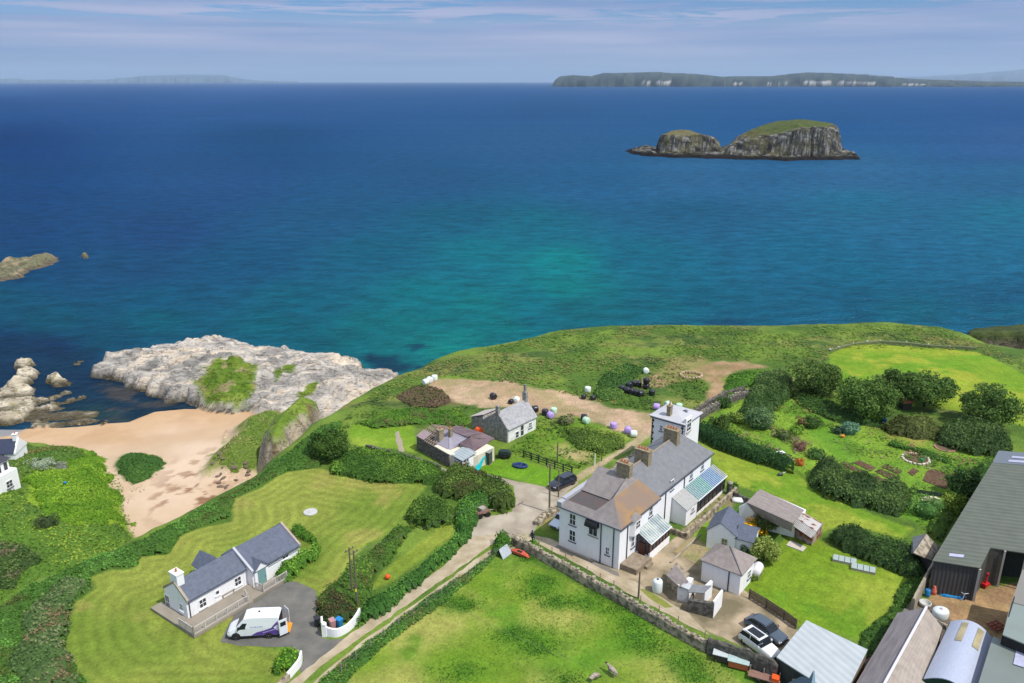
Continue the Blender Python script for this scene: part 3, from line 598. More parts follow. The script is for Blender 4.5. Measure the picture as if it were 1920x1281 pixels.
def pipe(root, x, y, z0, z1, r=.06, m=None): return MB().tube((x, y, z0), (x, y, z1), r, n=8).build('drainpipe', m or PIPE, root)
GZ0 = GZ

# ------------------------------------------------------------------ long white cottage
B = Bld((354,1165), (464.6,1100.5), 'cottage', 'long low white cottage with blue slate roof and one chimney, beside the parked van', 'cottage')
r = B.root
gable(r, 0, 7.75, 0, 4.13, 2.5, 3.95, WHITE, SLATE_B, ovx=-.12)
gable(r, 7.75, 14.7, -1.0, 4.4, 2.4, 4.15, WHITE, SLATE_B, ry=2.1, ovx=-.15)
def coping(root, x, y0, y1, ry, e, rz_, w=.28, h=.32, m=None, e2=None):
    e2 = e if e2 is None else e2
    pr = [(y0-.2, e-.15), (ry, rz_), (y1+.2, e2-.15), (y1+.2, e2-.15+h), (ry, rz_+h), (y0-.2, e-.15+h)]
    b = MB(); b.loft([[(xx, p[0], p[1]) for p in pr] for xx in (x-w/2, x+w/2)]); return b.build('gable_coping', m or CONC, root)
coping(r, 0.13, 0, 4.13, 2.07, 2.5, 3.95); coping(r, 7.75, -1.0, 4.4, 2.1, 2.4, 4.15, m=mat('grey_coping', (.42,.43,.46), var=.05)); coping(r, 14.62, -1.0, 4.4, 2.1, 2.4, 4.15, m=mat('mauve_coping', alb(190,172,162,.7)))
chimney(r, .55, 2.1, .85, 1.35, 3.4, 5.0, WHITE, pots=1)
CS = dict(sm=FRAMEW)
winpx(B, (0,0), (1,0), 380, 1130.5, .95, 1.15, **CS); winpx(B, (0,0), (1,0), 407.4, 1111, .55, .6, bars=(0,0), **CS); winpx(B, (0,0), (1,0), 445.7, 1090, .95, 1.15, **CS)
winpx(B, (0,0), (0,1), 315, 1129, .9, 1.9, out=-1, **CS); winpx(B, (0,0), (0,1), 340.4, 1138, .65, .9, out=-1, **CS)
winpx(B, (7.75,-1.0), (1,0), 535, 1044, 1.0, .5, bars=(1,0), **CS)
# entrance gablet with its teal door
s, z = B.hit(491.5, 1081, (0,-1.25), (1,0)); x = s
pb = MB(); pb.loft([[(x-.95,yy,-.2),(x+.95,yy,-.2),(x+.95,yy,2.35),(x,yy,3.25),(x-.95,yy,2.35)] for yy in (-1.25,-.95)]); pb.build('porch_wall', WHITE, r)
gr = MB(); gr.slab([(x-1.15,-1.45,2.3),(x,-1.45,3.38),(x,.9,3.38),(x-1.15,-.9,2.3)], .08); gr.slab([(x,-1.45,3.38),(x+1.15,-1.45,2.3),(x+1.15,-.9,2.3),(x,.9,3.38)], .08); gr.build('porch_roof', SLATE_B, r)
TEAL = mat('teal_paint', alb(128,170,168,.75), var=.06, rough=.5)
db = MB(); wbox(db, (0,-1.25), (1,0), (0,-1), x-.55, x+.55, .003, .06, .1, 2.2); d0 = db.build('door', TEAL, r)
MB().obox((x+.42,-1.33,1.15), (.06,.05,.16)).build('handle', PIPE, d0)
# back projection with its own little slate roof
bb = MB(); bb.box(4.7, 6.9, 4.1, 5.7, -.3, 2.4); bb.build('wall', WHITE, r)
gr = MB(); gr.slab([(4.5,5.9,2.4),(5.8,5.9,3.7),(5.8,2.6,3.7),(4.5,4.0,2.4)], .1); gr.slab([(5.8,5.9,3.7),(7.1,5.9,2.4),(7.1,4.0,2.4),(5.8,2.6,3.7)], .1); gr.build('back_roof', SLATE_B, r)
pipe(r, .28, -.08, 0, 2.5); pipe(r, 8.0, -1.08, 0, 2.3)
COT = B
# deck and railing
D = Bld((354,1165), (464.6,1100.5), 'timber_deck', 'grey timber deck with railing along the front of the long white cottage', 'deck')
r = D.root
b = MB(); b.box(-1.35, -.01, -3.1, 5.1, .02, .35); b.box(.0, 6.1, -3.1, -.01, .02, .35); b.box(6.1, 11.2, -2.9, -1.3, .02, .35); b.box(6.1, 7.7, -1.3, -.01, .02, .35); b.build('floor', stripes('deck_boards', alb(168,158,142,.72), (0,1,0), .28, rough=.9, depth=.01), r)
def railing(root, pts, z0, h=1.0, m=None, step=.16):
    m = m or WOOD_G; q = MB()
    for (ax, ay), (bx_, by_) in zip(pts[:-1], pts[1:]):
        L_ = math.hypot(bx_-ax, by_-ay); n_ = max(1, round(L_/1.4)); dx, dy = (bx_-ax)/L_, (by_-ay)/L_; an = math.atan2(dy, dx)
        for i in range(n_+1):
            f = i/n_; q.obox((ax+(bx_-ax)*f, ay+(by_-ay)*f, z0+h/2), (.11,.11,h+.06), an)
        for zz in (.12, h-.05): q.obox(((ax+bx_)/2, (ay+by_)/2, z0+zz), (L_-.11,.06,.09), an)
        k = int(L_/step)
        for i in range(1, k): f = i/k; q.obox((ax+(bx_-ax)*f, ay+(by_-ay)*f, z0+h/2), (.05,.035,h-.24), an)
    return q.build('railing', m, root)
WOOD_P = mat('pale_wood', alb(214,206,196,.75), var=.08, scale=3)
railing(r, [(-1.28,-.4),(-1.28,-3.0),(5.6,-3.0),(6.0,-1.9)], .35, m=WOOD_P); railing(r, [(7.6,-1.6),(7.8,-2.8),(11.1,-2.8)], .35, m=WOOD_P)
# bench on the deck
Q = Bld((428,1121), (440,1114), 'bench', 'grey wooden bench on the deck against the white cottage wall', 'bench', z=.35)
b = MB(); b.box(-.8,.8,-.22,.22,.42,.48); b.build('seat', WOOD_G, Q.root)
b = MB(); b.box(-.8,.8,.18,.23,.5,.92); b.build('backrest', WOOD_G, Q.root)
for sx in (-.7,.7):
    for sy in (-.17,.17): MB().box(sx-.04,sx+.04,sy-.04,sy+.04,0,.415).build('leg', WOOD_G, Q.root)

# ------------------------------------------------------------------ main house: corner block and long row
a_, b_ = P(1048,1022), P(1159,1069); ang = math.atan2(b_.y-a_.y, b_.x-a_.x)+math.pi/2
class BldA(Bld):
    def __init__(s, a, rz, name, label, cat, z=0.0):
        s.rz = rz; s.root = thing(name, label, cat, (a[0], a[1], GZ+z), rz); s.M = Matrix.Translation((a[0], a[1], GZ+z)) @ Matrix.Rotation(rz, 4, 'Z'); s.I = s.M.inverted(); s.z = z
B = BldA(b_, ang, 'terrace_house', 'large white two storey house with hipped front block, three stone chimneys and glass lean-tos', 'house')
r = B.root
W_ = 8.74
b = MB(); b.box(0, 9.3, 0, W_, -.3, 5.7); b.build('front_wall', WHITE, r)
b = MB(); b.loft([[(x_, .4, -.3), (x_, 8.3, -.3), (x_, 8.3, 5.65), (x_, 4.35, 8.25 if x_ < 20 else 5.9), (x_, .4, 5.65)] for x_ in (9.3, 21.0, 23.4, 25.6)][:2]); b.box(21.0, 25.5, .4, 8.3, -.3, 5.65); b.build('row_wall', WHITE, r)
# front block roofs
f = MB()
f.add([(-.25,-.25,5.72),(2.6,2.6,7.75),(.75,3.9,6.35),(.75,8.3,6.35),(-.25,9.0,5.72)], [(0,1,2,3,4)])
f.build('front_roof', SLATE_M, r)
f = MB(); f.add([(-.25,-.25,5.72),(9.45,-.25,5.72),(8.6,2.62,7.78),(2.6,2.62,7.76),(-.25,-.25,5.6),(9.45,-.25,5.6)], [(0,1,2,3),(4,5,1,0)]); f.build('side_roof', SLATE_O, r)
f = MB(); f.add([(2.6,2.6,7.75),(8.6,2.6,7.77),(8.1,3.9,8.1),(4.2,3.9,6.2),(.75,3.9,6.3),(8.1,8.34,8.1),(4.2,8.34,6.2)], [(0,1,2),(0,2,3),(0,3,4),(3,2,5,6)]); f.build('inner_roof', SLATE_M, r)
f = MB(); f.box(.75,4.3,3.85,8.35,5.9,6.05); f.build('flat_roof', LEAD, r)
f = MB(); f.box(-.25,.75,8.3,9.0,5.71,6.3); f.box(.75,8.2,8.35,9.0,5.71,6.45); f.box(-.25,9.3,-.25,-.1,5.52,5.7); f.box(-.27,-.1,-.25,9.0,5.55,5.715); f.build('parapet', mat('grey_lead', (.36,.37,.4), var=.08), r)
f = MB(); f.loft([[(4.22,yy,5.7),(8.1,yy,5.7),(8.1,yy,8.05),(4.22,yy,6.15)] for yy in (8.2,8.33)]); f.build('roof_curb', SLATE_M, r)
# row roof, hipped at the far end
f = MB(); e0, e1, zr = .15, 8.55, 8.5
f.add([(7.7,e0,5.62),(25.75,e0,5.62),(25.75,e1,5.62),(7.7,e1,5.62),(7.7,e0,5.74),(25.75,e0,5.74),(25.75,e1,5.74),(7.7,e1,5.74),(7.9,4.35,zr),(23.1,4.35,zr)],
      [(3,2,1,0),(0,1,5,4),(1,2,6,5),(2,3,7,6),(4,5,9,8),(6,7,8,9),(5,6,9),(7,4,8)]); f.build('row_roof', SLATE_G, r)
f = MB(); f.tube((8,4.35,zr+.02),(23.1,4.35,zr+.02),.1,n=6); f.build('ridge_tiles', mat('ridge_tile', alb(176,160,136,.7), var=.1), r)
chimney(r, 8.0, 4.35, .85, 1.9, 7.6, 9.7, pots=3); chimney(r, 12.7, 4.35, .95, 2.1, 7.6, 9.8, pots=4); chimney(r, 20.7, 4.35, .95, 2.1, 7.4, 9.9, pots=4)
# front windows (left face)
def fw(u, v, w, h, **k): return winpx(B, (0,0), (0,1), u, v, w, h, out=-1, **k)
fw(1074,974,1.0,1.6); fw(1073.5,1004.5,1.0,1.6); fw(1139,1033,.6,1.1)
ff = fw(1112.5,990,1.35,2.2, sill=True, sm=CONC)
s, z = B.hit(1112.5, 978.5, (0,0), (0,1)); aw = MB()
for i in range(6):
    a0, a1 = math.pi/2*i/6, math.pi/2*(i+1)/6
    aw.add([(-.003-.75*math.sin(a0), s-.85, z-.5+.85*math.cos(a0)), (-.003-.75*math.sin(a0), s+.85, z-.5+.85*math.cos(a0)), (-.003-.75*math.sin(a1), s+.85, z-.5+.85*math.cos(a1)), (-.003-.75*math.sin(a1), s-.85, z-.5+.85*math.cos(a1))], [(0,1,2,3)])
for e in (-.85,.85): aw.add([(-.003, s+e, z-.5)]+[(-.003-.75*math.sin(math.pi/12*i), s+e, z-.5+.85*math.cos(math.pi/12*i)) for i in range(7)], [tuple(range(8))])
aw.build('awning', mat('black_canvas', (.012,.014,.016), var=.2), r)
for u_, v_ in ((1126.5,1020), (1150,1030)):
    s, z = B.hit(u_, v_, (0,0), (0,1)); pipe(r, -.07, s, -.1, 5.6, .07)
# long face windows
def rw(u, v, w, h, y=.4, **k): return winpx(B, (0,y), (1,0), u, v, w, h, **k)
rw(1220,958,.95,1.5,0.0); rw(1260,909,.9,1.5); rw(1296,889,.9,1.5); rw(1317,872,.9,1.5)
winpx(B, (0,0), (1,0), 1186,1016,.8,1.5)
for u_, y_ in ((1176,0),(1248,.4),(1281,.4)):
    s, z = B.hit(u_, 925 if u_ > 1200 else 1000, (0,y_), (1,0)); pipe(r, s, y_-.07, -.1, 5.6, .07)
# upstairs bay
s, z = B.hit(1196, 984, (0,-.6), (1,0))
b = MB(); b.prism([(s-1.0,-.003),(s-.65,-.6),(s+.65,-.6),(s+1.0,-.003)], z-1.35, z+.75); bay = b.build('bay', WHITE, r)
b = MB(); b.add([(s-1.2,0,z+.76),(s-.75,-.75,z+.76),(s+.75,-.75,z+.76),(s+1.2,0,z+.76),(s-.4,-.01,z+1.35),(s+.4,-.01,z+1.35)], [(0,1,4),(1,2,5,4),(2,3,5),(0,3,2,1)]); b.build('bay_roof', SLATE_M, bay)
window(r, (0,-.6), (1,0), s, z+.02, 1.1, 1.1, sill=False)
# conservatories
def conserv(x0, x1, yo, yw, zi, zo, zb, name, rb, fm, glassm, posts, pl=1.0):
    c = MB(); c.box(x0, x1, yo, yo+.18, -.1, zb); c.box(x0, x0+.18, yo+.18, yw-.003, -.1, zb*.6); p_ = c.build(name, WHITE, r)
    fr = MB(); n_ = posts
    for i in range(n_+1): xx = x0+.06+(x1-x0-.12)*i/n_; fr.obox((xx, yo+.08, (zb+zo)/2), (.11,.11,zo-zb-.004))
    for zz in (zb+.06, zo-.1): fr.box(x0, x1, yo+.04, yo+.12, zz-.05, zz+.05)
    for i in range(3): yy = yo+.3+(yw-yo-.4)*i/2; zt = zo+(zi-zo)*(yy-yo)/(yw-yo); fr.obox((x0+.08, yy, (zb*.6+zt)/2), (.1,.1,zt-zb*.6-.01))
    fr.build('window_frame', fm, p_)
    g = MB(); g.box(x0+.1, x1-.05, yo+.09, yo+.12, zb, zo-.05); g.add([(x0+.06,yo+.1,zb*.6),(x0+.06,yw,zb*.6),(x0+.06,yw,zi-.05),(x0+.06,yo+.1,zo-.05)], [(0,1,2,3)]); g.build('pane', GLASS, p_)
    gm = glassm if isinstance(glassm, list) else [(1.0, glassm)]; xa = x0-.1; rf = None
    for fe, gmm in gm:
        xb = x0-.1+(x1-x0+.2)*fe; g = MB(); g.slab([(xa,yo-.15,zo),(xb,yo-.15,zo),(xb,yw-.01,zi),(xa,yw-.01,zi)], .04); q_ = g.build('glass_roof', gmm, p_); rf = rf or q_; xa = xb+.004
    g = MB(); k = int((x1-x0)/rb)
    for i in range(k+1):
        xx = x0-.08+(x1-x0+.16)*i/k; q = [(xx-.022,yo-.15,zo+.05),(xx+.022,yo-.15,zo+.05),(xx+.022,yw-.01,zi+.05),(xx-.022,yw-.01,zi+.05)]; g.slab(q, .04)
    g.box(x0-.1,x1+.1,yo-.22,yo-.155,zo-.06,zo+.07)
    g.build('glazing_bar', FRAMEW, rf)
    return p_
GL1 = mat('roof_glass', alb(148,168,168,.6), col2=alb(196,204,196,.7), thr=(.4,.6), scale=.7, rough=.15, spec=.6)
GL2 = [(.22, mat('grey_tint_glass', alb(120,160,160,.6), var=.15, rough=.2, spec=.5)), (.52, mat('green_tint_glass', alb(96,160,152,.62), var=.15, rough=.2, spec=.5)), (.88, mat('blue_tint_glass', alb(96,140,180,.62), var=.15, rough=.2, spec=.5)), (1.0, mat('clear_glass_roof', alb(150,160,160,.6), var=.15, rough=.2, spec=.5))]
conserv(4.1, 9.2, -1.95, 0, 3.5, 2.35, 1.0, 'conservatory', .42, BROWNF, GL1, 6)
conserv(17.3, 26.2, -1.75, .4, 3.55, 2.45, .45, 'garden_room', .42, BROWNF, GL2, 7)
b = MB(); b.box(4.3,5.2,-2.0,-1.9,0,.01)
dd = MB(); dd.box(4.02, 4.09, -1.3, -.35, 0.0, 2.1); dd.build('door', BROWNF, r)
# white porch between them
b = MB(); b.loft([[(x_, -1.75, -.2), (x_, .39, -.2), (x_, .39, 3.5), (x_, -1.75, 2.5)] for x_ in (14.0, 17.2)]); p_ = b.build('porch', WHITE, r)
g = MB(); g.slab([(13.85,-1.95,2.5),(17.28,-1.95,2.5),(17.28,.38,3.66),(13.85,.38,3.66)], .1); g.build('roof', mat('grey_felt', alb(186,186,182,.7), var=.1), p_)
window(r, (0,-1.75), (1,0), 15.9, 1.7, .9, .7, sill=True)
for p0_, p1_ in (((-.3,-.32,5.6),(9.4,-.32,5.6)), ((-.32,-.3,5.6),(-.32,9.0,5.6)), ((9.5,.08,5.56),(25.8,.08,5.56))): MB().tube(p0_, p1_, .07, n=6).build('gutter', PIPE, r)
MB().tube((.1,-.22,2.42),(7.6,-.22,2.42),.05,n=6).build('gutter', PIPE, COT.root); MB().tube((7.9,-1.26,2.2),(14.5,-1.26,2.2),.05,n=6).build('gutter', PIPE, COT.root)
# stone steps
S_ = BldA((b_.x, b_.y), ang, 'stone_steps', 'broad stone landing with steps at the bright side door of the large white house', 'steps')
b = MB(); b.box(.35,3.6,-2.3,-.05,0,.75); b.box(3.6,4.3,-2.2,-.4,0,.45); b.box(2.2,3.6,-2.75,-2.3,0,.38); b.build('landing', mat('step_stone', alb(176,160,138,.7), col2=alb(140,124,104,.7), scale=1.5, bump=.03), S_.root, bevel=.03)
HOUSE = B
# terrace retaining wall in front of the garden room
T_ = BldA((b_.x, b_.y), ang, 'garden_wall', 'low stone terrace wall below the tinted garden room of the white house', 'wall')
b = MB(); b.box(11.2, 27.0, -3.4, -3.0, 0, .9); b.box(11.2, 11.6, -3.0, -.6, 0, .8); b.build('stones', STONE_L, T_.root, bevel=.05)
T2 = BldA((b_.x, b_.y), ang, 'bed_edging', 'pale stone edging of the flower bed beside the yard of the white house', 'edging')
b = MB(); b.box(5.2, 13.3, -4.35, -4.15, 0, .22); b.box(13.3, 17.3, -5.2, -5.0, 0, .2); b.build('kerb', CONC, T2.root, bevel=.02)

# ------------------------------------------------------------------ tower house
B = BldA(tuple((HOUSE.M @ Vector((26.15, 5.25, 0)))[:2]), ang, 'tower_house', 'narrow white tower house with black quoins and low grey roof behind the long row', 'house')
r = B.root; tw, td, th = 5.2, 5.2, 8.5
b = MB(); b.box(0, td, 0, tw, -.3, th); b.build('wall', WHITE, r)
b = MB(); b.add([(-.35,-.35,th),(td+.35,-.35,th),(td+.35,tw+.35,th),(-.35,tw+.35,th),(-.35,-.35,th+.14),(td+.35,-.35,th+.14),(td+.35,tw+.35,th+.14),(-.35,tw+.35,th+.14),(2.6,2.6,th+.75)],
   [(3,2,1,0),(0,1,5,4),(1,2,6,5),(2,3,7,6),(3,0,4,7),(4,5,8),(5,6,8),(6,7,8),(7,4,8)]); b.build('roof', mat('pale_felt', alb(206,206,210,.72), var=.06, scale=1.2), r)
b = MB(); b.box(-.2,-.003,-.2,tw+.2,th-.22,th-.004); b.box(-.2,td+.2,-.2,-.003,th-.22,th-.004); b.build('fascia', PIPE, r)
q = MB()
for i in range(17):
    z_ = .1+i*.5; k = .38 if i % 2 else .22
    q.box(-.035,-.002, tw-k, tw, z_, z_+.42); q.box(-.035,-.002, .0, k, z_, z_+.42)
q.build('quoins', BLACKP, r)
chimney(r, .95, 2.9, .7, .62, 8.5, 10.3, pots=1, cap=True, ph=.7)
winpx(B, (0,0), (0,1), 1240, 802.5, .55, .95, out=-1)
s, z = B.hit(1291, 796, (0,-.25), (1,0))
b = MB(); b.box(s-.95,s+.95,-.3,-.003,z-1.5,z+1.15); bay = b.build('bay', WHITE2, r)
window(r, (0,-.3), (1,0), s, z-.1, 1.4, 1.9, bars=(1,2), sill=True, sm=CONC); winpx(B, (0,0), (1,0), 1283, 824, .8, .9)
b = MB(); b.slab([(3.2,1.2,th+.56),(4.3,1.2,th+.36),(4.3,1.9,th+.46),(3.2,1.9,th+.66)], .06); b.build('skylight', GLASS, r)

# ------------------------------------------------------------------ grey slated cottage behind the ruin
B = Bld((951,831), (1002,806), 'old_cottage', 'old grey roofed cottage with whitewashed front and tall rear chimney, beside the dirt yard', 'cottage')
r = B.root
SL = mat('weathered_slate', alb(196,196,198,.7), courses=.17, col2=alb(170,170,172,.7), thr=(.35,.65), scale=1.8, detail=9, rough=.8, bump=.03)
b = MB(); b.loft([[(x_, 0, -.3), (x_, 5.9, -.3), (x_, 5.9, 2.3), (x_, 2.2, 4.7), (x_, 0, 2.35)] for x_ in (.25, 7.3)]); b.build('wall', WHITE2, r)
gable(r, .2, 7.4, 0, 5.9, 2.35, 4.7, WHITE2, SL, ry=2.2, walls=False, e2=1.4)
b = MB(); b.loft([[(x_, -.02, -.3), (x_, 6.0, -.3), (x_, 6.0, 2.2), (x_, 2.2, 4.9), (x_, -.02, 2.5)] for x_ in (-.05, .24)]); STM = mat('pale_gable_stone', alb(176,172,166,.75), col2=alb(134,130,124,.75), thr=(.4,.62), scale=2.4, detail=6, bump=.06, bscale=4, rough=.95); b.build('gable_wall', STM, r)
chimney(r, .2, 2.2, .5, .6, 4.4, 5.9, STM, pots=0, cap=False); chimney(r, 7.05, 2.2, .6, .75, 4.2, 6.3, STM, pots=0, cap=False)
b = MB(); b.box(6.88,7.22,2.02,2.38,6.3,7.6); b.build('chimney', STM, r)
winpx(B, (0,0), (1,0), 969.5, 815, .9, 1.2, bars=(0,1)); winpx(B, (0,0), (1,0), 994, 797, .8, 1.0); window(r, (0,0), (1,0), 3.7, 1.0, .9, 2.0, bars=(0,1), sill=False, kind='door')
b = MB(); b.loft([[(x_, 5.9, -.2), (x_, 8.6, -.2), (x_, 8.6, 1.9), (x_, 5.9, 2.9)] for x_ in (.6, 3.8)]); b.build('annexe', STM, r)
b = MB(); b.slab([(.4,5.7,3.3),(4.2,5.7,3.3),(4.2,8.9,2.0),(.4,8.9,2.0)], .1); b.build('annexe_roof', mat('pale_sheet', alb(212,200,192,.7), var=.08), r)

# ------------------------------------------------------------------ ruined roadside cottage
B = Bld((782,842), (842,877), 'ruined_cottage', 'half roofless stone cottage with purple felt roofs and small white conservatory', 'cottage')
r = B.root
b = MB(); b.box(0, 8.55, 0, .45, -.3, 2.15); b.box(0, .45, .45, 5.6, -.3, 2.15); b.box(.45, 4.6, 5.2, 5.6, -.3, 2.4); b.box(4.2,4.6,.45,5.2,-.3,2.3); b.build('stone_wall', STONE, r)
b = MB()
for i in range(9):
    x_ = .25+i*.5; b.slab([(x_,-.1,2.28),(x_+.13,-.1,2.28),(x_+.13,2.9,3.5),(x_,2.9,3.5)], .12); b.slab([(x_,2.9,3.5),(x_+.13,2.9,3.5),(x_+.13,5.8,2.4),(x_,5.8,2.4)], .12)
for k in range(4): yy = .3+k*.8; zz = 2.42+yy*.42; b.box(.2,4.5,yy,yy+.1,zz,zz+.06)
for k in range(3): yy = 3.3+k*.8; zz = 3.5-(yy-2.9)*.38; b.box(.2,4.5,yy,yy+.1,zz,zz+.06)
b.build('rafters', mat('old_rafters', alb(176,156,140,.7), var=.2), r)
b = MB(); b.slab([(.1,-.15,2.42),(2.2,-.15,2.42),(2.2,1.4,3.05),(.1,1.4,3.05)], .05); b.build('roof_sheet', mat('mauve_sheet', alb(176,156,156,.7), var=.15), r)
FELT = mat('purple_felt', alb(112,92,100,.7), col2=alb(134,116,118,.7), thr=(.35,.65), scale=1.2, stretch=(1,.3,1), rough=.8)
b = MB(); b.prism([(4.6,.1),(8.4,.1),(10.9,1.5),(11.6,3.3),(11.3,6.7),(5.0,6.0)], -.3, [2.2,2.2,1.2,2.2,2.3,2.5]); b.build('wall', mat('cream_render', alb(232,222,200,.8), var=.08), r)
ps = B.pts([(841,841,2.3),(876,820,3.9),(841,806,3.95),(838,812,3.6)])
b = MB(); b.slab(B.pts([(841,842,2.3),(845,843,2.3),(861,833,2.75),(877,820,3.75),(841,806.5,3.95)]), .1); b.slab(B.pts([(813,829,2.32),(840.5,842.5,2.32),(840.5,807,3.95),(822,801,3.95)]), .1); b.build('grey_roof', mat('lilac_slate', alb(178,172,184,.7), var=.06), r)
b = MB(); b.slab(B.pts([(841,806,3.98),(876,819,3.9),(904,811,2.9),(855,797,2.9)]), .1); b.slab(B.pts([(861,832,2.9),(888,846,2.45),(927.5,822,2.5),(904,811,3.4),(881,820,3.8)]), .12); b.build('felt_roof', FELT, r)
chimney(r, 4.4, 1.5, .8, .9, 2.3, 4.4, CHIM, pots=1); chimney(r, 5.6, 2.6, .5, .5, 3.3, 4.6, CHIM, pots=1)
c0 = B.l(841,877,0)
b = MB(); b.box(8.6, 11.3, .5, .62, -.1, .75); b.box(11.2, 11.32, .62, 2.7, -.1, .75); cv = b.build('conservatory', STONE, r)
b = MB()
for i in range(6): b.obox((8.65+i*.52,.56,1.4), (.07,.1,1.32))
for i in range(4): b.obox((11.26,.7+i*.62,1.4), (.1,.07,1.32))
for zz in (.8,1.5,2.05): b.box(8.6,11.3,.52,.6,zz-.04,zz+.04); b.box(11.22,11.3,.6,2.7,zz-.04,zz+.04)
b.build('window_frame', FRAMEW, cv)
b = MB(); b.box(8.6,11.25,.57,.6,.75,2.05); b.box(11.23,11.26,.6,2.7,.75,2.05); b.build('pane', mat('grey_glass', alb(120,120,132,.6), var=.15, rough=.1), cv)
b = MB(); b.slab([(8.4,.35,2.1),(11.5,.35,2.1),(11.5,3.1,2.65),(8.4,3.1,2.65)], .06); b.build('roof', stripes('opal_sheet', alb(184,196,198,.75), (0,1,0), .5, rough=.3), cv)
b = MB(); b.box(11.33,11.4,1.6,2.5,0,2.0); b.build('door', FRAMEW, r)

# ------------------------------------------------------------------ outbuildings by the yard
B = Bld((1385,1117), (1315,1089), 'outhouse', 'square white outhouse with hipped grey slate roof, at the edge of the back lawn', 'outbuilding')
r = B.root; hip(r, 0, 4.7, -4.0, 0, 2.75, 4.55, WHITE, SLATE_BR)
window(r, (0,0), (0,-1), 2.6, 1.5, .9, 1.1, out=1); pipe(r, 1.35, .08, 0, 2.7, .07)
b = MB(); b.tube((-.2,.2,2.9),(2.35,-2.0,4.6),.06,n=6); b.build('hip_flashing', SILL, r)
B = Bld((1373,1039), (1327,1027), 'store', 'small white gabled store with blue slate roof, next to the yellow bush', 'outbuilding')
r = B.root  # ridge runs away from the yard, along local -y
gb = MB(); gb.loft([[(x_, y_, z_) for x_, z_ in ((-.2,-.3),(3.3,-.3),(3.3,2.5),(1.75,3.9),(-.2,2.6))] for y_ in (0,-4.3)]); gb.build('wall', WHITE, r)
rf = MB(); rf.slab([(3.5,.15,2.45),(1.75,.15,4.05),(1.75,-4.5,4.05),(3.5,-4.5,2.45)], .1); rf.slab([(1.75,.15,4.05),(-.45,.15,2.55),(-.45,-4.5,2.55),(1.75,-4.5,4.05)], .1); rf.build('roof', SLATE_B, r)
gb = MB(); gb.box(-2.3,-.2,-3.6,-.2,-.3,2.3); gb.build('wing_wall', WHITE, r)
rf = MB(); rf.slab([(-2.5,.05,2.3),(-2.5,-2.0,3.2),(-.1,-2.0,3.2),(-.1,.05,2.3)], .1); rf.slab([(-2.5,-2.0,3.2),(-2.5,-3.9,2.3),(-.1,-3.9,2.3),(-.1,-2.0,3.2)], .1); rf.build('wing_roof', SLATE_B, r)
window(r, (0,0), (1,0), 1.1, 1.3, .8, 1.2, out=-1, fm=mat('cream_frame', alb(220,212,190,.8)), glass=mat('boarded', alb(140,130,104,.7)))
B = Bld((1383,982), (1410,985), 'barn_store', 'white gabled store with long brown slate roof, between the lawns', 'outbuilding')
r = B.root; ax = B.pts([(1386,952,2.4),(1425,917,3.6),(1507,957,2.6),(1487,982,2.3)])
L0 = B.pts([(1401,942,3.7),(1426,917,2.5),(1509,956,2.5),(1489,982,3.6)])
gb = MB(); gb.prism([tuple(p[:2]) for p in B.pts([(1384,981,0),(1412,988,0),(1488,1008,0),(1508,982,0),(1424,945,0)])], -.2, [2.2,2.1,2.1,2.1,2.2]); gb.build('wall', WHITE, r)
gp = B.pts([(1384,981,0),(1412,988,0)]); g2 = B.pts([(1386,951,2.35),(1401,943,3.55),(1420,962,2.35)])
gb = MB(); n_ = Vector((0,.2,0)); gb.loft([[gp[0],gp[1],g2[2],g2[1],g2[0]], [p+n_ for p in (gp[0],gp[1],g2[2],g2[1],g2[0])]]); gb.build('gable_wall', WHITE, r)
rf = MB(); rf.slab(B.pts([(1400,942,3.65),(1425,917,2.6),(1508,956,2.6),(1486,981,3.6)]), .12); rf.slab(B.pts([(1400,942.5,3.6),(1486,981.5,3.55),(1484,996,2.3),(1418,964,2.3)]), .1); rf.build('roof', SLATE_BR, r)
B = Bld((1488,1005), (1520,1018), 'tin_shed', 'small corrugated shed with rusty pale roof, attached to the end of the brown roofed store', 'shed')
r = B.root; gb = MB(); gb.prism([tuple(p[:2]) for p in B.pts([(1489,1006,0),(1521,1024,0),(1540,1003,0),(1508,985,0)])], -.1, [1.75,1.7,1.7,1.75]); gb.build('wall', RUST, r)
rf = MB(); rf.slab(B.pts([(1487,986,2.0),(1521,1009,1.85),(1531,998,2.2),(1493,972,2.4)]), .05); rf.build('roof', stripes('pale_tin', alb(206,208,206,.75), (1,0,0), .2, col2=alb(190,180,170,.7)), r)
rf = MB(); rf.slab(B.pts([(1493,971,2.45),(1531,997,2.25),(1541,983,2.0),(1505,962,2.1)]), .05); rf.build('rusty_roof', mat('rusty_sheet', alb(204,200,194,.75), col2=alb(140,84,66,.7), thr=(.5,.56), scale=.9), r)
B = Bld((1476,1030), (1500,1036), 'stone_slab', 'pale concrete slab on the grass below the rusty shed', 'slab')
MB().prism([tuple(p[:2]) for p in B.pts([(1482,1013,.1),(1512,1026,.1),(1505,1034,.1),(1474,1022,.1)])], 0, .12).build('concrete', mat('pale_concrete', alb(216,206,192,.75), var=.1), B.root)

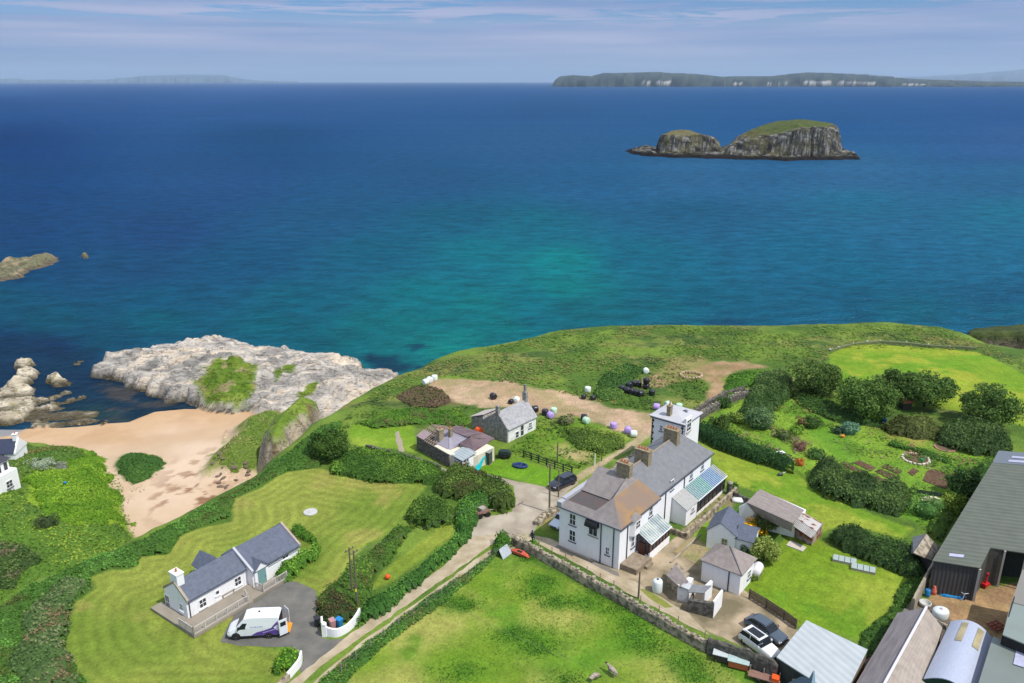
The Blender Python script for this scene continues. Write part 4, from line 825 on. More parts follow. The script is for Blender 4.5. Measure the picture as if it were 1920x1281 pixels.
# ruined outhouses in the yard
B = Bld((1270,1122), (1325,1152), 'ruined_outhouse', 'tumbledown stone outhouse with mismatched slate and tin roofs beside the farm track', 'outbuilding')
r = B.root
b = MB(); b.slab(B.pts([(1249,1078,1.9),(1267,1059,2.5),(1291,1090,2.5),(1275,1102,1.9)]), .12); b.build('slate_roof', SLATE_BR, r)
b = MB(); b.prism([tuple(p[:2]) for p in B.pts([(1250,1098,0),(1275,1122,0),(1290,1108,0),(1266,1084,0)])], -.1, [1.7,1.7,2.3,2.3]); b.build('stone_wall', STONE_L, r)
b = MB(); b.slab(B.pts([(1276,1099,2.2),(1288,1089,2.3),(1298,1094,2.3),(1292,1106,2.2)]), .06); b.build('tin_roof', mat('pale_tin_roof', alb(200,206,210,.75), col2=alb(190,150,120,.7), thr=(.5,.62), scale=1.5), r)
b = MB(); b.prism([tuple(p[:2]) for p in B.pts([(1269,1125,0),(1288,1130,0),(1298,1112,0),(1282,1108,0)])], -.1, 2.0); b.build('pale_wall', WHITE2, r)
b = MB(); b.slab(B.pts([(1290,1110,1.95),(1298,1096,2.35),(1334,1098,2.35),(1319,1112,1.95)]), .1); b.build('grey_roof', SLATE_G, r)
b = MB(); b.prism([tuple(p[:2]) for p in B.pts([(1320,1133,0),(1334,1120,0),(1330,1117,0),(1316,1130,0)])], -.1, 2.1); b.build('white_gable', WHITE, r)
b = MB(); b.prism([tuple(p[:2]) for p in B.pts([(1290,1148,0),(1336,1160,0),(1337,1156,0),(1292,1143,0)])], -.1, [1.5,1.9,1.9,1.5]); b.prism([tuple(p[:2]) for p in B.pts([(1288,1148,0),(1297,1130,0),(1300,1132,0),(1292,1149,0)])], -.1, 1.4); b.build('broken_wall', STONE, r)
b = MB(); b.prism([tuple(p[:2]) for p in B.pts([(1337,1160,0),(1353,1137,0),(1350,1135,0),(1334,1157,0)])], -.1, 2.1); b.build('white_wall', WHITE, r)

# ------------------------------------------------------------------ farm buildings, right
CORR_G = stripes('green_grey_sheet', alb(126,132,122,.66), (.84,-.54,0), 1.05, rough=.5, depth=.05, dark=.88)
def slabs(B, name, lst, m, t=.12, parent=None):
    b = MB()
    for q in lst: b.slab(B.pts(q), t)
    return b.build(name, m, parent or B.root)
B = Bld((1749,1090), (1829,1113), 'cattle_barn', 'very long green grey corrugated barn at the right edge, behind the cluttered yard', 'barn')
r = B.root
CB = stripes('barn_sheet', alb(112,118,106,.66), (-.287,.958,0), .72, rough=.6, depth=.03, dark=.82)
def planar(B, three, px, up=0.0):
    a, b_, c_ = B.pts(three); nn = (b_-a).cross(c_-a).normalized(); cam_ = B.I @ Vector((0, 0, CZ)); out = []
    for u, v in px: q = B.l(u, v, 0); d_ = q-cam_; t_ = (a-cam_).dot(nn)/d_.dot(nn); p_ = cam_+d_*t_; out.append(Vector((p_.x, p_.y, p_.z+up)))
    return out
BT = [(1748,1051,4.4),(1838,1065,4.4),(1860,868,7.2)]
MB().slab(planar(B, BT, [(1748,1051),(1838,1065),(1857,1027),(2010,1050),(2120,888),(1860,868)]), .12).build('roof', CB, r)
MB().slab(planar(B, BT, [(1780,1038),(1808,1041),(1806,1046),(1779,1043)], .05), .04).build('skylight', mat('skylight_sheet', alb(188,190,214,.8), var=.1, rough=.3), r)
slabs(B, 'far_roof', [[(1861,867.5,7.15),(2120,887,7.15),(2100,862,6.3),(1872,845,6.3)]], mat('blue_sheet', alb(124,134,144,.66), var=.05))
sk = mat('skylight_sheet', alb(188,190,214,.8), var=.1, rough=.3)
for q in ([(1898,855,6.75),(1935,858,6.75),(1934,861,6.83),(1896,858,6.83)], [(1892,862,7.0),(1935,865,7.0),(1933,868.5,7.1),(1890,865.5,7.1)]): slabs(B, 'skylight', [q], sk, .03)
w = MB()
def wallq(B, b, pts): # vertical sheet walls through top points given at height z
    q = B.pts(pts)
    for p0, p1 in zip(q[:-1], q[1:]):
        d = Vector((p1.x-p0.x, p1.y-p0.y, 0)).normalized(); n_ = Vector((-d.y, d.x, 0))*.1
        b.add([(p0.x,p0.y,-.2),(p1.x,p1.y,-.2),(p1.x+n_.x,p1.y+n_.y,-.2),(p0.x+n_.x,p0.y+n_.y,-.2),(p0.x,p0.y,p0.z),(p1.x,p1.y,p1.z),(p1.x+n_.x,p1.y+n_.y,p1.z),(p0.x+n_.x,p0.y+n_.y,p0.z)], [(0,3,2,1),(4,5,6,7),(0,1,5,4),(1,2,6,5),(2,3,7,6),(3,0,4,7)])
wallq(B, w, [(1751,1052,4.25),(1835,1065.5,4.25)]); w.build('front_wall', stripes('dark_boards', alb(92,92,92,.6), (1,0,0), .4, rough=.8, depth=.02), r)
w = MB(); wallq(B, w, [(1873,848,6.1),(1862,869,6.85),(1752,1051,4.2)]); w.build('side_wall', stripes('side_sheet', alb(110,114,108,.6), (0,1,0), .4, rough=.8, depth=.02), r)
w = MB(); wallq(B, w, [(1836,1065,4.2),(1855,1029,4.75)]); wallq(B, w, [(1855,1029,4.75),(1885,1032,4.75)]); w.build('inner_wall', mat('dark_block', alb(92,90,84,.6), var=.2), r)
w = MB(); wallq(B, w, [(1870,1010,4.9),(1990,1022,4.9)]); w.build('dark_backing', DARK, r)  # near-black sheet paints the dark inside of the open bay
q = B.l(1838,1066,4.3); MB().obox((q.x,q.y,2.1), (.25,.25,4.2)).build('post', WOOD_P, r)
for uu in (1885, 1925, 1960): q = B.l(uu, 1030+(uu-1857)*.117, 4.8); MB().obox((q.x,q.y,2.4), (.2,.2,4.8)).build('post', WOOD_P, r)

B = Bld((1708,1068), (1737,1077), 'stone_shed', 'small stone shed with lichened pale slate roof against the barn wall', 'shed')
r = B.root
slabs(B, 'roof', [[(1737,1001,3.4),(1761,1026,2.2),(1746,1050,2.2),(1713,1036,3.4)]], mat('lichen_roof', alb(196,184,166,.7), col2=alb(128,116,98,.7), thr=(.4,.62), scale=1.6))
slabs(B, 'dark_roof', [[(1736.5,1001,3.4),(1712.5,1036,3.4),(1708,1037,2.2),(1712,1006,2.2)]], SLATE_G)
w = MB(); w.prism([tuple(p[:2]) for p in B.pts([(1711,1060,0),(1746,1076,0),(1758,1052,0),(1722,1036,0)])], -.1, 2.1); w.build('wall', STONE, r)

B = Bld((1457,1262), (1550,1290), 'steel_shed', 'low shed with wide pale corrugated roof, in front of the two parked cars', 'shed')
r = B.root
slabs(B, 'roof', [[(1512,1163,3.0),(1627,1218,3.0),(1580,1312,2.5),(1456,1232,2.5)]], stripes('pale_roof_sheet', alb(196,204,206,.74), (.62,.78,0), .75, rough=.45, depth=.03, var=.06, dark=.9))
w = MB(); wallq(B, w, [(1459,1233,2.4),(1578,1310,2.4)]); w.build('front_wall', mat('shade_boards', alb(72,80,78,.6), var=.2), r)  # front boards darkened in colour for the shade on this side
w = MB(); wallq(B, w, [(1513,1165,2.9),(1459,1233,2.4)]); wallq(B, w, [(1579,1309,2.4),(1626,1219,2.85)]); w.build('side_wall', mat('brown_boards', alb(150,126,104,.65), var=.2), r)

B = Bld((1600,1300), (1682,1165), 'long_byre', 'long stone byre with weathered slate roof and white ridge, beside the back lawn', 'barn')
r = B.root; RB = mat('byre_slate', alb(158,150,150,.66), courses=.17, var=.18, scale=1.4, stretch=(.3,2.2,1), detail=8, bump=.03)
slabs(B, 'roof', [[(1737,1139,3.9),(1683,1149,2.4),(1600,1290,2.4),(1560,1360,2.4),(1620,1352,3.9),(1656,1282,3.9)]], RB)
slabs(B, 'sunny_roof', [[(1737.5,1139,3.9),(1656.5,1282,3.9),(1620.5,1352,3.9),(1730,1352,2.3),(1745,1250,2.3),(1767,1177,2.3)]], mat('byre_slate_sunlit', alb(184,172,160,.68), courses=.17, var=.16, scale=1.2, detail=8, bump=.03))  # lighter copy of the byre slate, sunlight put into its colour
w = MB(); q0, q1, q2 = B.pts([(1737,1138,4.02),(1656,1281,4.02),(1620,1351,4.02)]); w.tube(q0, q2, .13, n=6); w.build('ridge', mat('white_ridge', alb(226,224,232,.8), col2=alb(206,120,80,.8), thr=(.66,.7), scale=.35), r)
w = MB(); w.prism([tuple(p[:2]) for p in B.pts([(1690,1172,0),(1762,1201,0),(1740,1290,0),(1710,1375,0),(1575,1375,0),(1612,1310,0)])], -.1, 2.15); w.build('wall', STONE, r)
for q in ([(1713,1231,3.0),(1718,1233,2.95),(1722,1240,2.8),(1717,1238,2.85)], [(1700,1258,3.1),(1706,1258,3.0),(1712,1270,2.9),(1705,1268,3.0)]): slabs(B, 'skylight', [q], mat('blue_glass', alb(110,130,150,.6)), .03)

B = Bld((1745,1290), (1790,1190), 'round_roof_shed', 'shed with smooth pale barrel roof and two yellow skylights, beside the long byre', 'shed')
r = B.root
q = B.pts([(1743,1247,2.9),(1783,1163,2.9),(1862,1194,2.9),(1834,1284,2.9)]); b = MB(); n_ = 14; rings = []
for e in range(2):
    pa, pb = (q[0], q[3]) if e == 0 else (q[1], q[2])
    if e == 0: pa = pa+(q[0]-q[1])*.25; pb = pb+(q[3]-q[2])*.25
    top = []
    for i in range(n_+1): t = i/n_; p = pa.lerp(pb, t); top.append(Vector((p.x, p.y, 2.2+1.5*math.sin(math.pi*(.12+.76*t)))))
    rings.append(top+[p-Vector((0,0,.1)) for p in reversed(top)])
b.loft(rings); b.build('barrel_roof', mat('pale_blue_sheet', alb(188,196,216,.74), var=.05, rough=.4), r, smooth=False)
w = MB(); w.loft([[Vector((p.x,p.y,-.1)) for p in rings[k][:n_+1]]+[p-Vector((0,0,.12)) for p in reversed(rings[k][:n_+1])] for k in (0,1)]) if False else None
g_ = MB()
for k, mm in ((0, 1), (1, -1)):
    tp = rings[k][:n_+1]; of = (rings[1][0]-rings[0][0]).normalized()*(.12 if k == 0 else -.12)
    lo_ = [Vector((tp[0].x,tp[0].y,-.1)), Vector((tp[-1].x,tp[-1].y,-.1))]
    prof = [lo_[0]]+[p-Vector((0,0,.08)) for p in tp]+[lo_[1]]
    g_.loft([prof, [p+Vector((of.x,of.y,0)) for p in prof]])
g_.build('end_wall', mat('dark_green_sheet', alb(34,74,60,.6), var=.1), r)
w = MB()
for i in (0, n_):
    a, c = rings[0][i], rings[1][i]; d = (c-a).normalized(); nn = Vector((-d.y,d.x,0))*.06
    w.add([(a.x-nn.x,a.y-nn.y,-.1),(c.x-nn.x,c.y-nn.y,-.1),(c.x+nn.x,c.y+nn.y,-.1),(a.x+nn.x,a.y+nn.y,-.1),(a.x-nn.x,a.y-nn.y,a.z-.1),(c.x-nn.x,c.y-nn.y,c.z-.1),(c.x+nn.x,c.y+nn.y,c.z-.1),(a.x+nn.x,a.y+nn.y,a.z-.1)], [(0,3,2,1),(4,5,6,7),(0,1,5,4),(1,2,6,5),(2,3,7,6),(3,0,4,7)])
w.build('side_wall', mat('dark_green_sheet', alb(34,74,60,.6)), r)
for t0, t1 in ((.28,.42),(.66,.80)):
    b = MB(); ps = []
    for s_ in (.62,.95):
        for t in ((t0,t1) if s_ < .8 else (t1,t0)):
            a = rings[0]; fi = t*n_; i0 = int(fi); p0 = a[i0].lerp(a[i0+1], fi-i0); p1 = rings[1][i0].lerp(rings[1][i0+1], fi-i0); p = p0.lerp(p1, s_); ps.append((p.x,p.y,p.z+.08))
    b.slab(ps, .06); b.build('skylight', mat('yellow_sheet', alb(206,192,150,.75), col2=alb(150,140,110,.7), scale=.5), r)
B = Bld((1860,1300), (1915,1240), 'green_shed', 'green grey sheeted shed with low roof and lilac skylight, at the bottom right corner', 'shed')
GS = mat('grey_green_sheet', alb(136,146,140,.68), var=.05, scale=.4, rough=.4)
slabs(B, 'roof', [[(1862,1193,4.3),(1990,1245,4.3),(1990,1330,4.0),(1825,1312,4.0)]], GS)
slabs(B, 'skylight', [[(1906,1216,4.32),(1925,1222,4.32),(1922,1252,4.28),(1900,1245,4.28)]], sk, .03)
w = MB(); wallq(B, w, [(1863,1195,4.2),(1988,1246,4.2)]); wallq(B, w, [(1864,1194,4.2),(1827,1312,3.9)]); w.build('wall', STONE, B.root)
B = Bld((1880,1230), (1910,1190), 'sheeted_shed', 'tall grey sheeted shed at the right edge, shading the muddy yard', 'shed')
slabs(B, 'roof', [[(1880,1190,5.5),(1896,1130,5.5),(2010,1160,5.5),(2000,1240,5.5)]], mat('grey_green_sheet2', alb(146,158,152,.7), var=.05, scale=.4, rough=.4))
slabs(B, 'upper_roof', [[(1897,1129,5.55),(1917,1068,6.0),(2040,1090,6.0),(2012,1160,5.55)]], mat('warm_grey_sheet', alb(150,148,142,.68), var=.05))
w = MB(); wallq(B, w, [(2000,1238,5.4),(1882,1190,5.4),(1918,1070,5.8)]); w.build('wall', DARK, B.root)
B = Bld((1490,1300), (1540,1290), 'glasshouse', 'dark pitched shed with blue glazed roof in the shadow of the pale roofed shed', 'shed')
slabs(B, 'roof', [[(1478,1280,1.8),(1526,1257,2.6),(1508,1330,2.6),(1470,1330,1.8)]], mat('dark_blue_roof', alb(60,84,100,.6)))
slabs(B, 'glass_roof', [[(1527,1257,2.6),(1545,1275,1.9),(1560,1330,1.9),(1509,1330,2.6)]], mat('blue_pane', alb(130,160,176,.6), rough=.2))
w = MB(); w.prism([tuple(p[:2]) for p in B.pts([(1482,1300,0),(1540,1300,0),(1545,1340,0),(1475,1340,0)])], -.1, 1.7); w.build('wall', WOOD_D, B.root)

# ------------------------------------------------------------------ white house at the left edge, on the lower slope
zl = hgt(*P2(20, 925, 6))-GZ
B = Bld((39,912), (-20,945), 'seaside_house', 'white house with balcony and slate roof at the left edge, below the grassy slope', 'house', z=0)
B.root.location.z = GZ+zl; 
for nm in ('M',): pass
a = P(39,912,GZ+zl); b2 = P(-20,946,GZ+zl); rz = math.atan2(b2.y-a.y, b2.x-a.x)
B.root.location = (a.x, a.y, GZ+zl); B.root.rotation_euler[2] = rz; B.z = zl; B.M = Matrix.Translation(B.root.location) @ Matrix.Rotation(rz, 4, 'Z'); B.I = B.M.inverted()
r = B.root
bx = B.l(26,874,4.2)
b = MB(); b.box(0, 9, -7, 0, -1.5, 2.9); b.box(.2, 9, -6.6, -1.3, 2.9, 5.2); b.build('wall', WHITE, r)
b = MB(); b.box(0,9,-.25,-.003,2.9,3.5); b.box(0,.2,-3,-.25,2.9,3.5); b.build('balcony', FRAMEW, r)
b = MB(); b.add([(-.2,-.9,5.2),(9,-.9,5.2),(9,-6.9,5.2),(-.2,-6.9,5.2),(9,-4,7.2),(2.3,-4,7.2)], [(0,5,4,1),(3,2,4,5),(0,3,5),(0,1,2,3)]); b.build('roof', mat('dark_slate', alb(84,84,96,.6), var=.15), r)
b = MB(); b.box(4.5,5.4,-4.6,-3.7,6.4,8.6); b.build('chimney', WHITE, r)
window(r, (0,0), (1,0), 2.0, 1.5, 1.3, 1.3, out=-1)
for k in range(4): window(r, (0,-1.3), (1,0), .9+k*1.3, 4.1, .9, 1.6, bars=(0,0), out=-1, sill=False)

q = P2(31, 868, 6.0); zz_ = hgt(q[0], q[1]); r = thing('seaside_cottage', 'small white gabled cottage with navy roof just behind the white balcony house', 'cottage', (q[0], q[1], zz_), R(187))
gable(r, 0, 9, -4.5, 0, 2.0, 3.7, WHITE, mat('navy_slate', alb(70,78,104,.6), var=.12), ovx=-.1)
b = MB(); b.loft([[(x_, y_, z_) for y_, z_ in ((-4.6,2.0),(-2.25,4.0),(.1,2.0),(.1,1.7),(-4.6,1.7))] for x_ in (-.15,.2)]); b.build('gable_coping', WHITE, r)
chimney(r, .45, -2.25, .7, .9, 3.4, 4.7, WHITE, pots=1)
window(r, (0,0), (1,0), 2.2, 1.3, 1.0, 1.1, out=-1)
# ------------------------------------------------------------------ vegetation
m, n, b = newmat('foliage'); b.inputs['Roughness'].default_value = .75; b.inputs['Specular IOR Level'].default_value = .2
a = N(n, 'ShaderNodeAttribute', attribute_name='col'); tl = N(n, 'ShaderNodeBsdfTranslucent'); ms = N(n, 'ShaderNodeMixShader'); ms.inputs[0].default_value = .28
oi = N(n, 'ShaderNodeTexCoord'); q = N(n, 'ShaderNodeTexNoise'); q.inputs['Scale'].default_value = 2.2; q.inputs['Detail'].default_value = 4
rr_ = N(n, 'ShaderNodeMapRange'); rr_.inputs['From Min'].default_value = .3; rr_.inputs['From Max'].default_value = .7; rr_.inputs['To Min'].default_value = .72; rr_.inputs['To Max'].default_value = 1.28
vm = N(n, 'ShaderNodeVectorMath', operation='SCALE'); n.links.new(oi.outputs['Object'], q.inputs['Vector']); n.links.new(q.outputs['Fac'], rr_.inputs['Value'])
n.links.new(a.outputs['Color'], vm.inputs[0]); n.links.new(rr_.outputs[0], vm.inputs['Scale']); n.links.new(vm.outputs[0], b.inputs['Base Color']); n.links.new(vm.outputs[0], tl.inputs['Color'])
n.links.new(b.outputs[0], ms.inputs[1]); n.links.new(tl.outputs[0], ms.inputs[2]); n.links.new(ms.outputs[0], n.nodes['Material Output'].inputs['Surface'])
LEAF = m
FK = 1.75
BARK = mat('bark', (.09,.07,.05), var=.3, scale=4, bump=.03)

def leafquads(p, nrm, size, flat=.55):
    """one bent leaf-clump quad per point, facing roughly along nrm"""
    k = len(p); d = nrm*flat + rng.normal(size=(k, 3))*(1-flat); d /= np.linalg.norm(d, axis=1)[:, None]+1e-9
    u = np.cross(d, rng.normal(size=(k, 3))); u /= np.linalg.norm(u, axis=1)[:, None]+1e-9; w = np.cross(d, u)
    s = (size*rng.uniform(.6, 1.4, k))[:, None]*.5; e = rng.uniform(.55, 1.0, k)[:, None]
    v = np.stack([p-u*s, p-w*s*e+d*s*.15, p+u*s, p+w*s*e-d*s*.1], 1).reshape(-1, 3)
    return v, np.arange(4*k).reshape(-1, 4)
def emit(name, pts, nrm, size, cols, core=None, parent=None, flat=.55):
    cols = cols*FK
    if core is not None: core = (core[0], core[1], core[2]*FK)
    v, q = leafquads(pts, nrm, size, flat); c = np.repeat(cols, 4, 0)*np.repeat(rng.uniform(.86, 1.14, len(pts)), 4)[:, None]
    if core is not None:
        cv, cq, cc = core; q = np.vstack([q, cq+len(v)]); v = np.vstack([v, cv]); c = np.vstack([c, cc])
    return npmesh(name, v, q, LEAF, c, parent=parent)
def mound(name, label, cat, poly, h, c1, c2, size=.3, dens=26, edge=1.0, lump=2.2, zp=None, group=None, stuff=False, base=None, wob=.8, lumpy=.5, flat=.5, third=None, box=False, parent=None, ls=4):
    """a mass of growth over a footprint: lumpy heightfield skin of leaf clumps over a leafy core"""
    pw = np.array(PX(poly, GZ+(h*.45 if zp is None else zp))) if not isinstance(poly, np.ndarray) else poly
    x0, y0 = pw.min(0)-1; x1, y1 = pw.max(0)+1; ar = (x1-x0)*(y1-y0); k = int(ar*dens*1.5)
    x = rng.uniform(x0, x1, k); y = rng.uniform(y0, y1, k)
    def hf(x, y):
        s = sdist(x, y, pw)+(fbm(x, y, 3, 3, 7)-.5)*2*wob
        t = np.clip(s/edge, 0, 1); pr = t**.35 if box else np.sqrt(np.clip(1-(1-t)**2, 0, 1))
        return s, h*pr*((1-lumpy)+lumpy*2*np.abs(fbm(x, y, lump, 3, 11)-.18)) if not box else h*pr*(.93+.14*fbm(x, y, lump, 3, 11))
    s, hh = hf(x, y); g = height(x, y) if base is None else np.full(k, base)
    ok = s > 0; x, y, hh, g, s = x[ok], y[ok], hh[ok], g[ok], s[ok]
    e = .25; _, hx = hf(x+e, y); _, hy = hf(x, y+e); nr = np.stack([-(hx-hh)/e, -(hy-hh)/e, np.ones(len(x))], 1)
    st = np.linalg.norm(nr, axis=1); nr /= st[:, None]
    ex = rng.random(len(x)) < np.minimum(1, st/2.2)*1.0+.25; x, y, hh, g, nr, st = x[ex], y[ex], hh[ex], g[ex], nr[ex], st[ex]
    drop = rng.random(len(x))**2*np.minimum(hh, .5+.35*st)*np.where(st > 1.6, 1.6, .5)
    z = g+np.maximum(.03, hh-drop*.7)+(rng.random(len(x)) < .12)*rng.random(len(x))*min(.55, h*.3)
    t = sstep(.38, .62, fbm(x, y, ls, 3, 15))[:, None]; cc = np.asarray(c1)[None, :]*(1-t)+np.asarray(c2)[None, :]*t
    if third is not None: t3 = (sstep(.55, .68, fbm(x, y, ls*.8, 3, 19))*.9)[:, None]; cc = cc*(1-t3)+np.asarray(third)[None, :]*t3
    # core
    stp = max(.3, min(.6, h*.35)); cx = np.arange(x0, x1, stp); cy = np.arange(y0, y1, stp); CXX, CYY = np.meshgrid(cx, cy); sh = CXX.shape
    s2, h2 = hf(CXX.ravel(), CYY.ravel()); g2 = height(CXX.ravel(), CYY.ravel()) if base is None else np.full(CXX.size, base)
    ii = np.arange(CXX.size).reshape(sh); cq = np.stack([ii[:-1,:-1], ii[:-1,1:], ii[1:,1:], ii[1:,:-1]], -1).reshape(-1, 4); cq = cq[(s2[cq] > -stp*.5).all(1)]
    cv = np.stack([CXX.ravel(), CYY.ravel(), g2+np.where(s2 > 0, np.maximum(h2*.88-.06, -.05), -.15)], 1)
    us, inv = np.unique(cq.ravel(), return_inverse=True)
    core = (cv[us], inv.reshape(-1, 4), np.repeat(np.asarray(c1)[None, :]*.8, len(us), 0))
    o = emit(name, np.stack([x, y, z], 1), nr, size, cc, core, flat=flat, parent=parent)
    tag(o, label, cat, group); 
    if stuff: o['kind'] = 'stuff'
    return o
def lobes(c, rx, ry, rz, nl, rl, n, low=-.35):
    """points on the skins of many small lobes spread over an ellipsoid"""
    d = rng.normal(size=(nl, 3)); d[:, 2] = np.abs(d[:, 2])*1.1+low; d /= np.linalg.norm(d, axis=1)[:, None]
    L0 = c+d*np.array([rx, ry, rz])*(.55+.35*rng.random(nl))[:, None]; R0 = rl*rng.uniform(.7, 1.3, nl)
    w = rng.integers(0, nl, n); e = rng.normal(size=(n, 3)); e[:, 2] += .2; e /= np.linalg.norm(e, axis=1)[:, None]
    p = L0[w]+e*R0[w][:, None]*(rng.uniform(.7, 1.08, n)+(rng.random(n) < .1)*rng.random(n)*.35)[:, None]*np.array([1, 1, .8]); return p, e, w
def shrub(name, label, cat, x, y, r, h, c1, c2, n=None, size=.26, group=None, parent=None, z=None, lobn=None):
    z = hgt(x, y) if z is None else z; n = n or int(260*max(r*h, .5)); nl = lobn or max(6, int(7*r))
    p, e, w = lobes(np.array([x, y, z+h*.42]), r*.95, r*.95, h*.55, nl, min(r, h)*.42, n); p[:, 2] = np.maximum(p[:, 2], z+.05)
    t = rng.random(nl)[w][:, None]*.8+.2*rng.random((n, 1)); cc = np.asarray(c1)*(1-t)+np.asarray(c2)*t
    sp = []; sq = []; off = 0
    for (a_, rr0) in ((.5, 1),):
        th = np.linspace(0, 2*np.pi, 10)[:-1]; rings = []
        for zz, k in ((.0, .62), (.35, .74), (.65, .55), (.85, .2)): rings.append(np.stack([x+np.cos(th)*r*k, y+np.sin(th)*r*k, np.full(9, z+h*zz)], 1))
        sp = np.vstack(rings); sq = np.array([(j*9+i, j*9+(i+1) % 9, (j+1)*9+(i+1) % 9, (j+1)*9+i) for j in range(3) for i in range(9)])
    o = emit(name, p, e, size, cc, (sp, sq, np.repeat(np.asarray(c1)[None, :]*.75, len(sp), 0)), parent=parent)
    if not parent: tag(o, label, cat, group)
    return o
def tree(name, label, u, v, rw, hh, c1, c2, n=5200, size=.36, group='trees at the edge of the garden', trunk=.22, z=None):
    """(u, v) is the foot of the tree"""
    x, y = P2(u, v); z = hgt(x, y); t = thing(name, label, 'tree', (x, y, z), 0, group)
    MBt = MB(); pts = []; rg = random.Random(int(u))
    MBt.loft([[Vector((math.cos(w_*math.pi/4)*trunk*k+dx_, math.sin(w_*math.pi/4)*trunk*k, zz)) for w_ in range(8)] for zz, k, dx_ in ((-.2,1.5,0),(.3,1.1,0),(hh*.2,.9,.05),(hh*.42,.7,.12))])
    for i in range(9):
        a0 = rg.uniform(0, 6.28); el = rg.uniform(.35, 1.2); l_ = rg.uniform(.5, .8)*rw; s0 = Vector((.1, 0, hh*rg.uniform(.22, .42)))
        mid = s0+Vector((math.cos(a0)*math.cos(el)*l_*.5, math.sin(a0)*math.cos(el)*l_*.5, math.sin(el)*l_*.45)); e_ = mid+Vector((math.cos(a0)*math.cos(el)*l_*.5, math.sin(a0)*math.cos(el)*l_*.5, math.sin(el)*l_*.6))
        MBt.tube(s0, mid, trunk*.5, trunk*.3, 6); MBt.tube(mid, e_, trunk*.3, trunk*.1, 6)
    MBt.build('trunk', BARK, t)
    nl = 46; n = int(n*1.9); p, e, w = lobes(np.array([0, 0, hh*.5]), rw*.98, rw*.98, hh*.46, nl, rw*.30, n, low=-.65)
    tt = rng.random(nl)[w][:, None]*.75+.25*rng.random((n, 1)); cc = np.asarray(c1)*(1-tt)+np.asarray(c2)*tt
    emit('crown', p, e, size, cc, parent=t)
    return t
G1, G2 = alb(74,110,42), alb(106,142,58)      # hedge greens
D1, D2 = alb(54,78,38), alb(88,112,56)        # dark hedge
T1, T2 = alb(62,88,40), alb(112,134,66)        # trees
Y1, Y2 = alb(98,136,34), alb(132,162,50)     # bright bracken
BR = alb(116,98,76)
def polyz(pts, z): return np.array(PX(pts, z))
# ---- cliff-top scrub and slopes (nobody could count it)
CLIFF = [(-90,1175),(0,1132),(60,1089),(120,1064),(180,1039),(265,1004),(350,964),(430,919),(480,889),(520,859),(560,826),(600,794),(640,790),(648,830),(618,862),(600,872),(540,882),(500,900),(478,912),(436,928),(430,952),(436,970),(400,982),(370,986),(334,1003),(314,1034),(262,1038),(250,1062),(205,1062),(168,1078),(172,1100),(140,1124),(124,1180),(130,1245),(188,1300),(-90,1330)]
mound('cliff_scrub', 'dense green scrub along the cliff top above the beach', 'scrub', CLIFF, 1.0, G1, alb(96,142,60), .27, 20, 1.4, 2.6, zp=.2, stuff=True, wob=.9, third=alb(84,92,44), ls=7)
mound('slope_thicket', 'dark bushes on the slope at the left edge below the cliff scrub', 'scrub', polyz([(-60,1040),(0,1030),(40,1028),(78,1040),(86,1062),(50,1078),(40,1110),(-60,1120)], 6), 2.0, alb(60,86,40), alb(96,116,60), .32, 18, 1.4, 2.4, stuff=True, third=alb(112,100,80))
mound('bramble_scrub', 'brown and green brambles on the cliff top left of the mown lawn', 'scrub', [(35,1175),(60,1130),(110,1100),(150,1085),(168,1095),(140,1125),(122,1180),(128,1250),(180,1300),(20,1300),(10,1240),(40,1200)], 1.7, alb(80,106,56), alb(120,128,88), .27, 20, 1.4, 2.0, zp=.4, stuff=True, wob=1.0, third=alb(122,100,76), ls=3.2)
mound('bracken', 'bright yellow green bracken covering the lower slope by the beach', 'bracken', polyz([(112,872),(140,852),(162,838),(178,832),(196,846),(208,868),(220,905),(230,950),(200,990),(150,1005),(95,985),(56,955),(62,925),(72,900)], 5), .8, Y1, Y2, .27, 22, 2.5, 3, stuff=True, wob=3.0, third=alb(80,120,30), ls=5)
mound('slope_scrub', 'rough green scrub over the lower slope left of the beach', 'scrub', polyz([(-60,938),(10,930),(40,935),(60,952),(95,980),(150,990),(200,980),(232,955),(250,1000),(240,1030),(140,1100),(-60,1160)], 5), .8, alb(90,124,44), alb(134,154,58), .36, 9, 1.2, 2.6, stuff=True, third=alb(74,104,44), ls=5)
mound('dune_scrub', 'green and olive scrub behind the seaside house', 'scrub', polyz([(-60,822),(30,820),(110,826),(152,832),(172,842),(120,862),(80,880),(50,885),(-60,890)], 6), .8, alb(80,112,44), alb(118,134,62), .36, 9, 1.2, 3, stuff=True, third=alb(122,108,62), ls=6)
mound('marram_grass', 'round patch of dark green marram on its own sand dune', 'grass', polyz([(212,862),(226,851),(246,846),(275,844),(300,853),(303,862),(296,873),(266,894),(248,900),(232,895),(220,883)], 2.8), .3, alb(64,100,42), alb(84,118,48), .3, 17, .8, 3, stuff=True, wob=1.2)
mound('spur_grass', 'green grass on the rocky spur above the beach', 'grass', polyz([(402,850),(406,832),(440,800),(455,780),(505,765),(545,745),(575,743),(590,750),(560,775),(530,790),(515,820),(480,846),(430,852)], 6), .4, alb(104,128,50), alb(138,146,76), .34, 7, 2.0, 3, stuff=True, wob=2.5, third=alb(150,136,90))
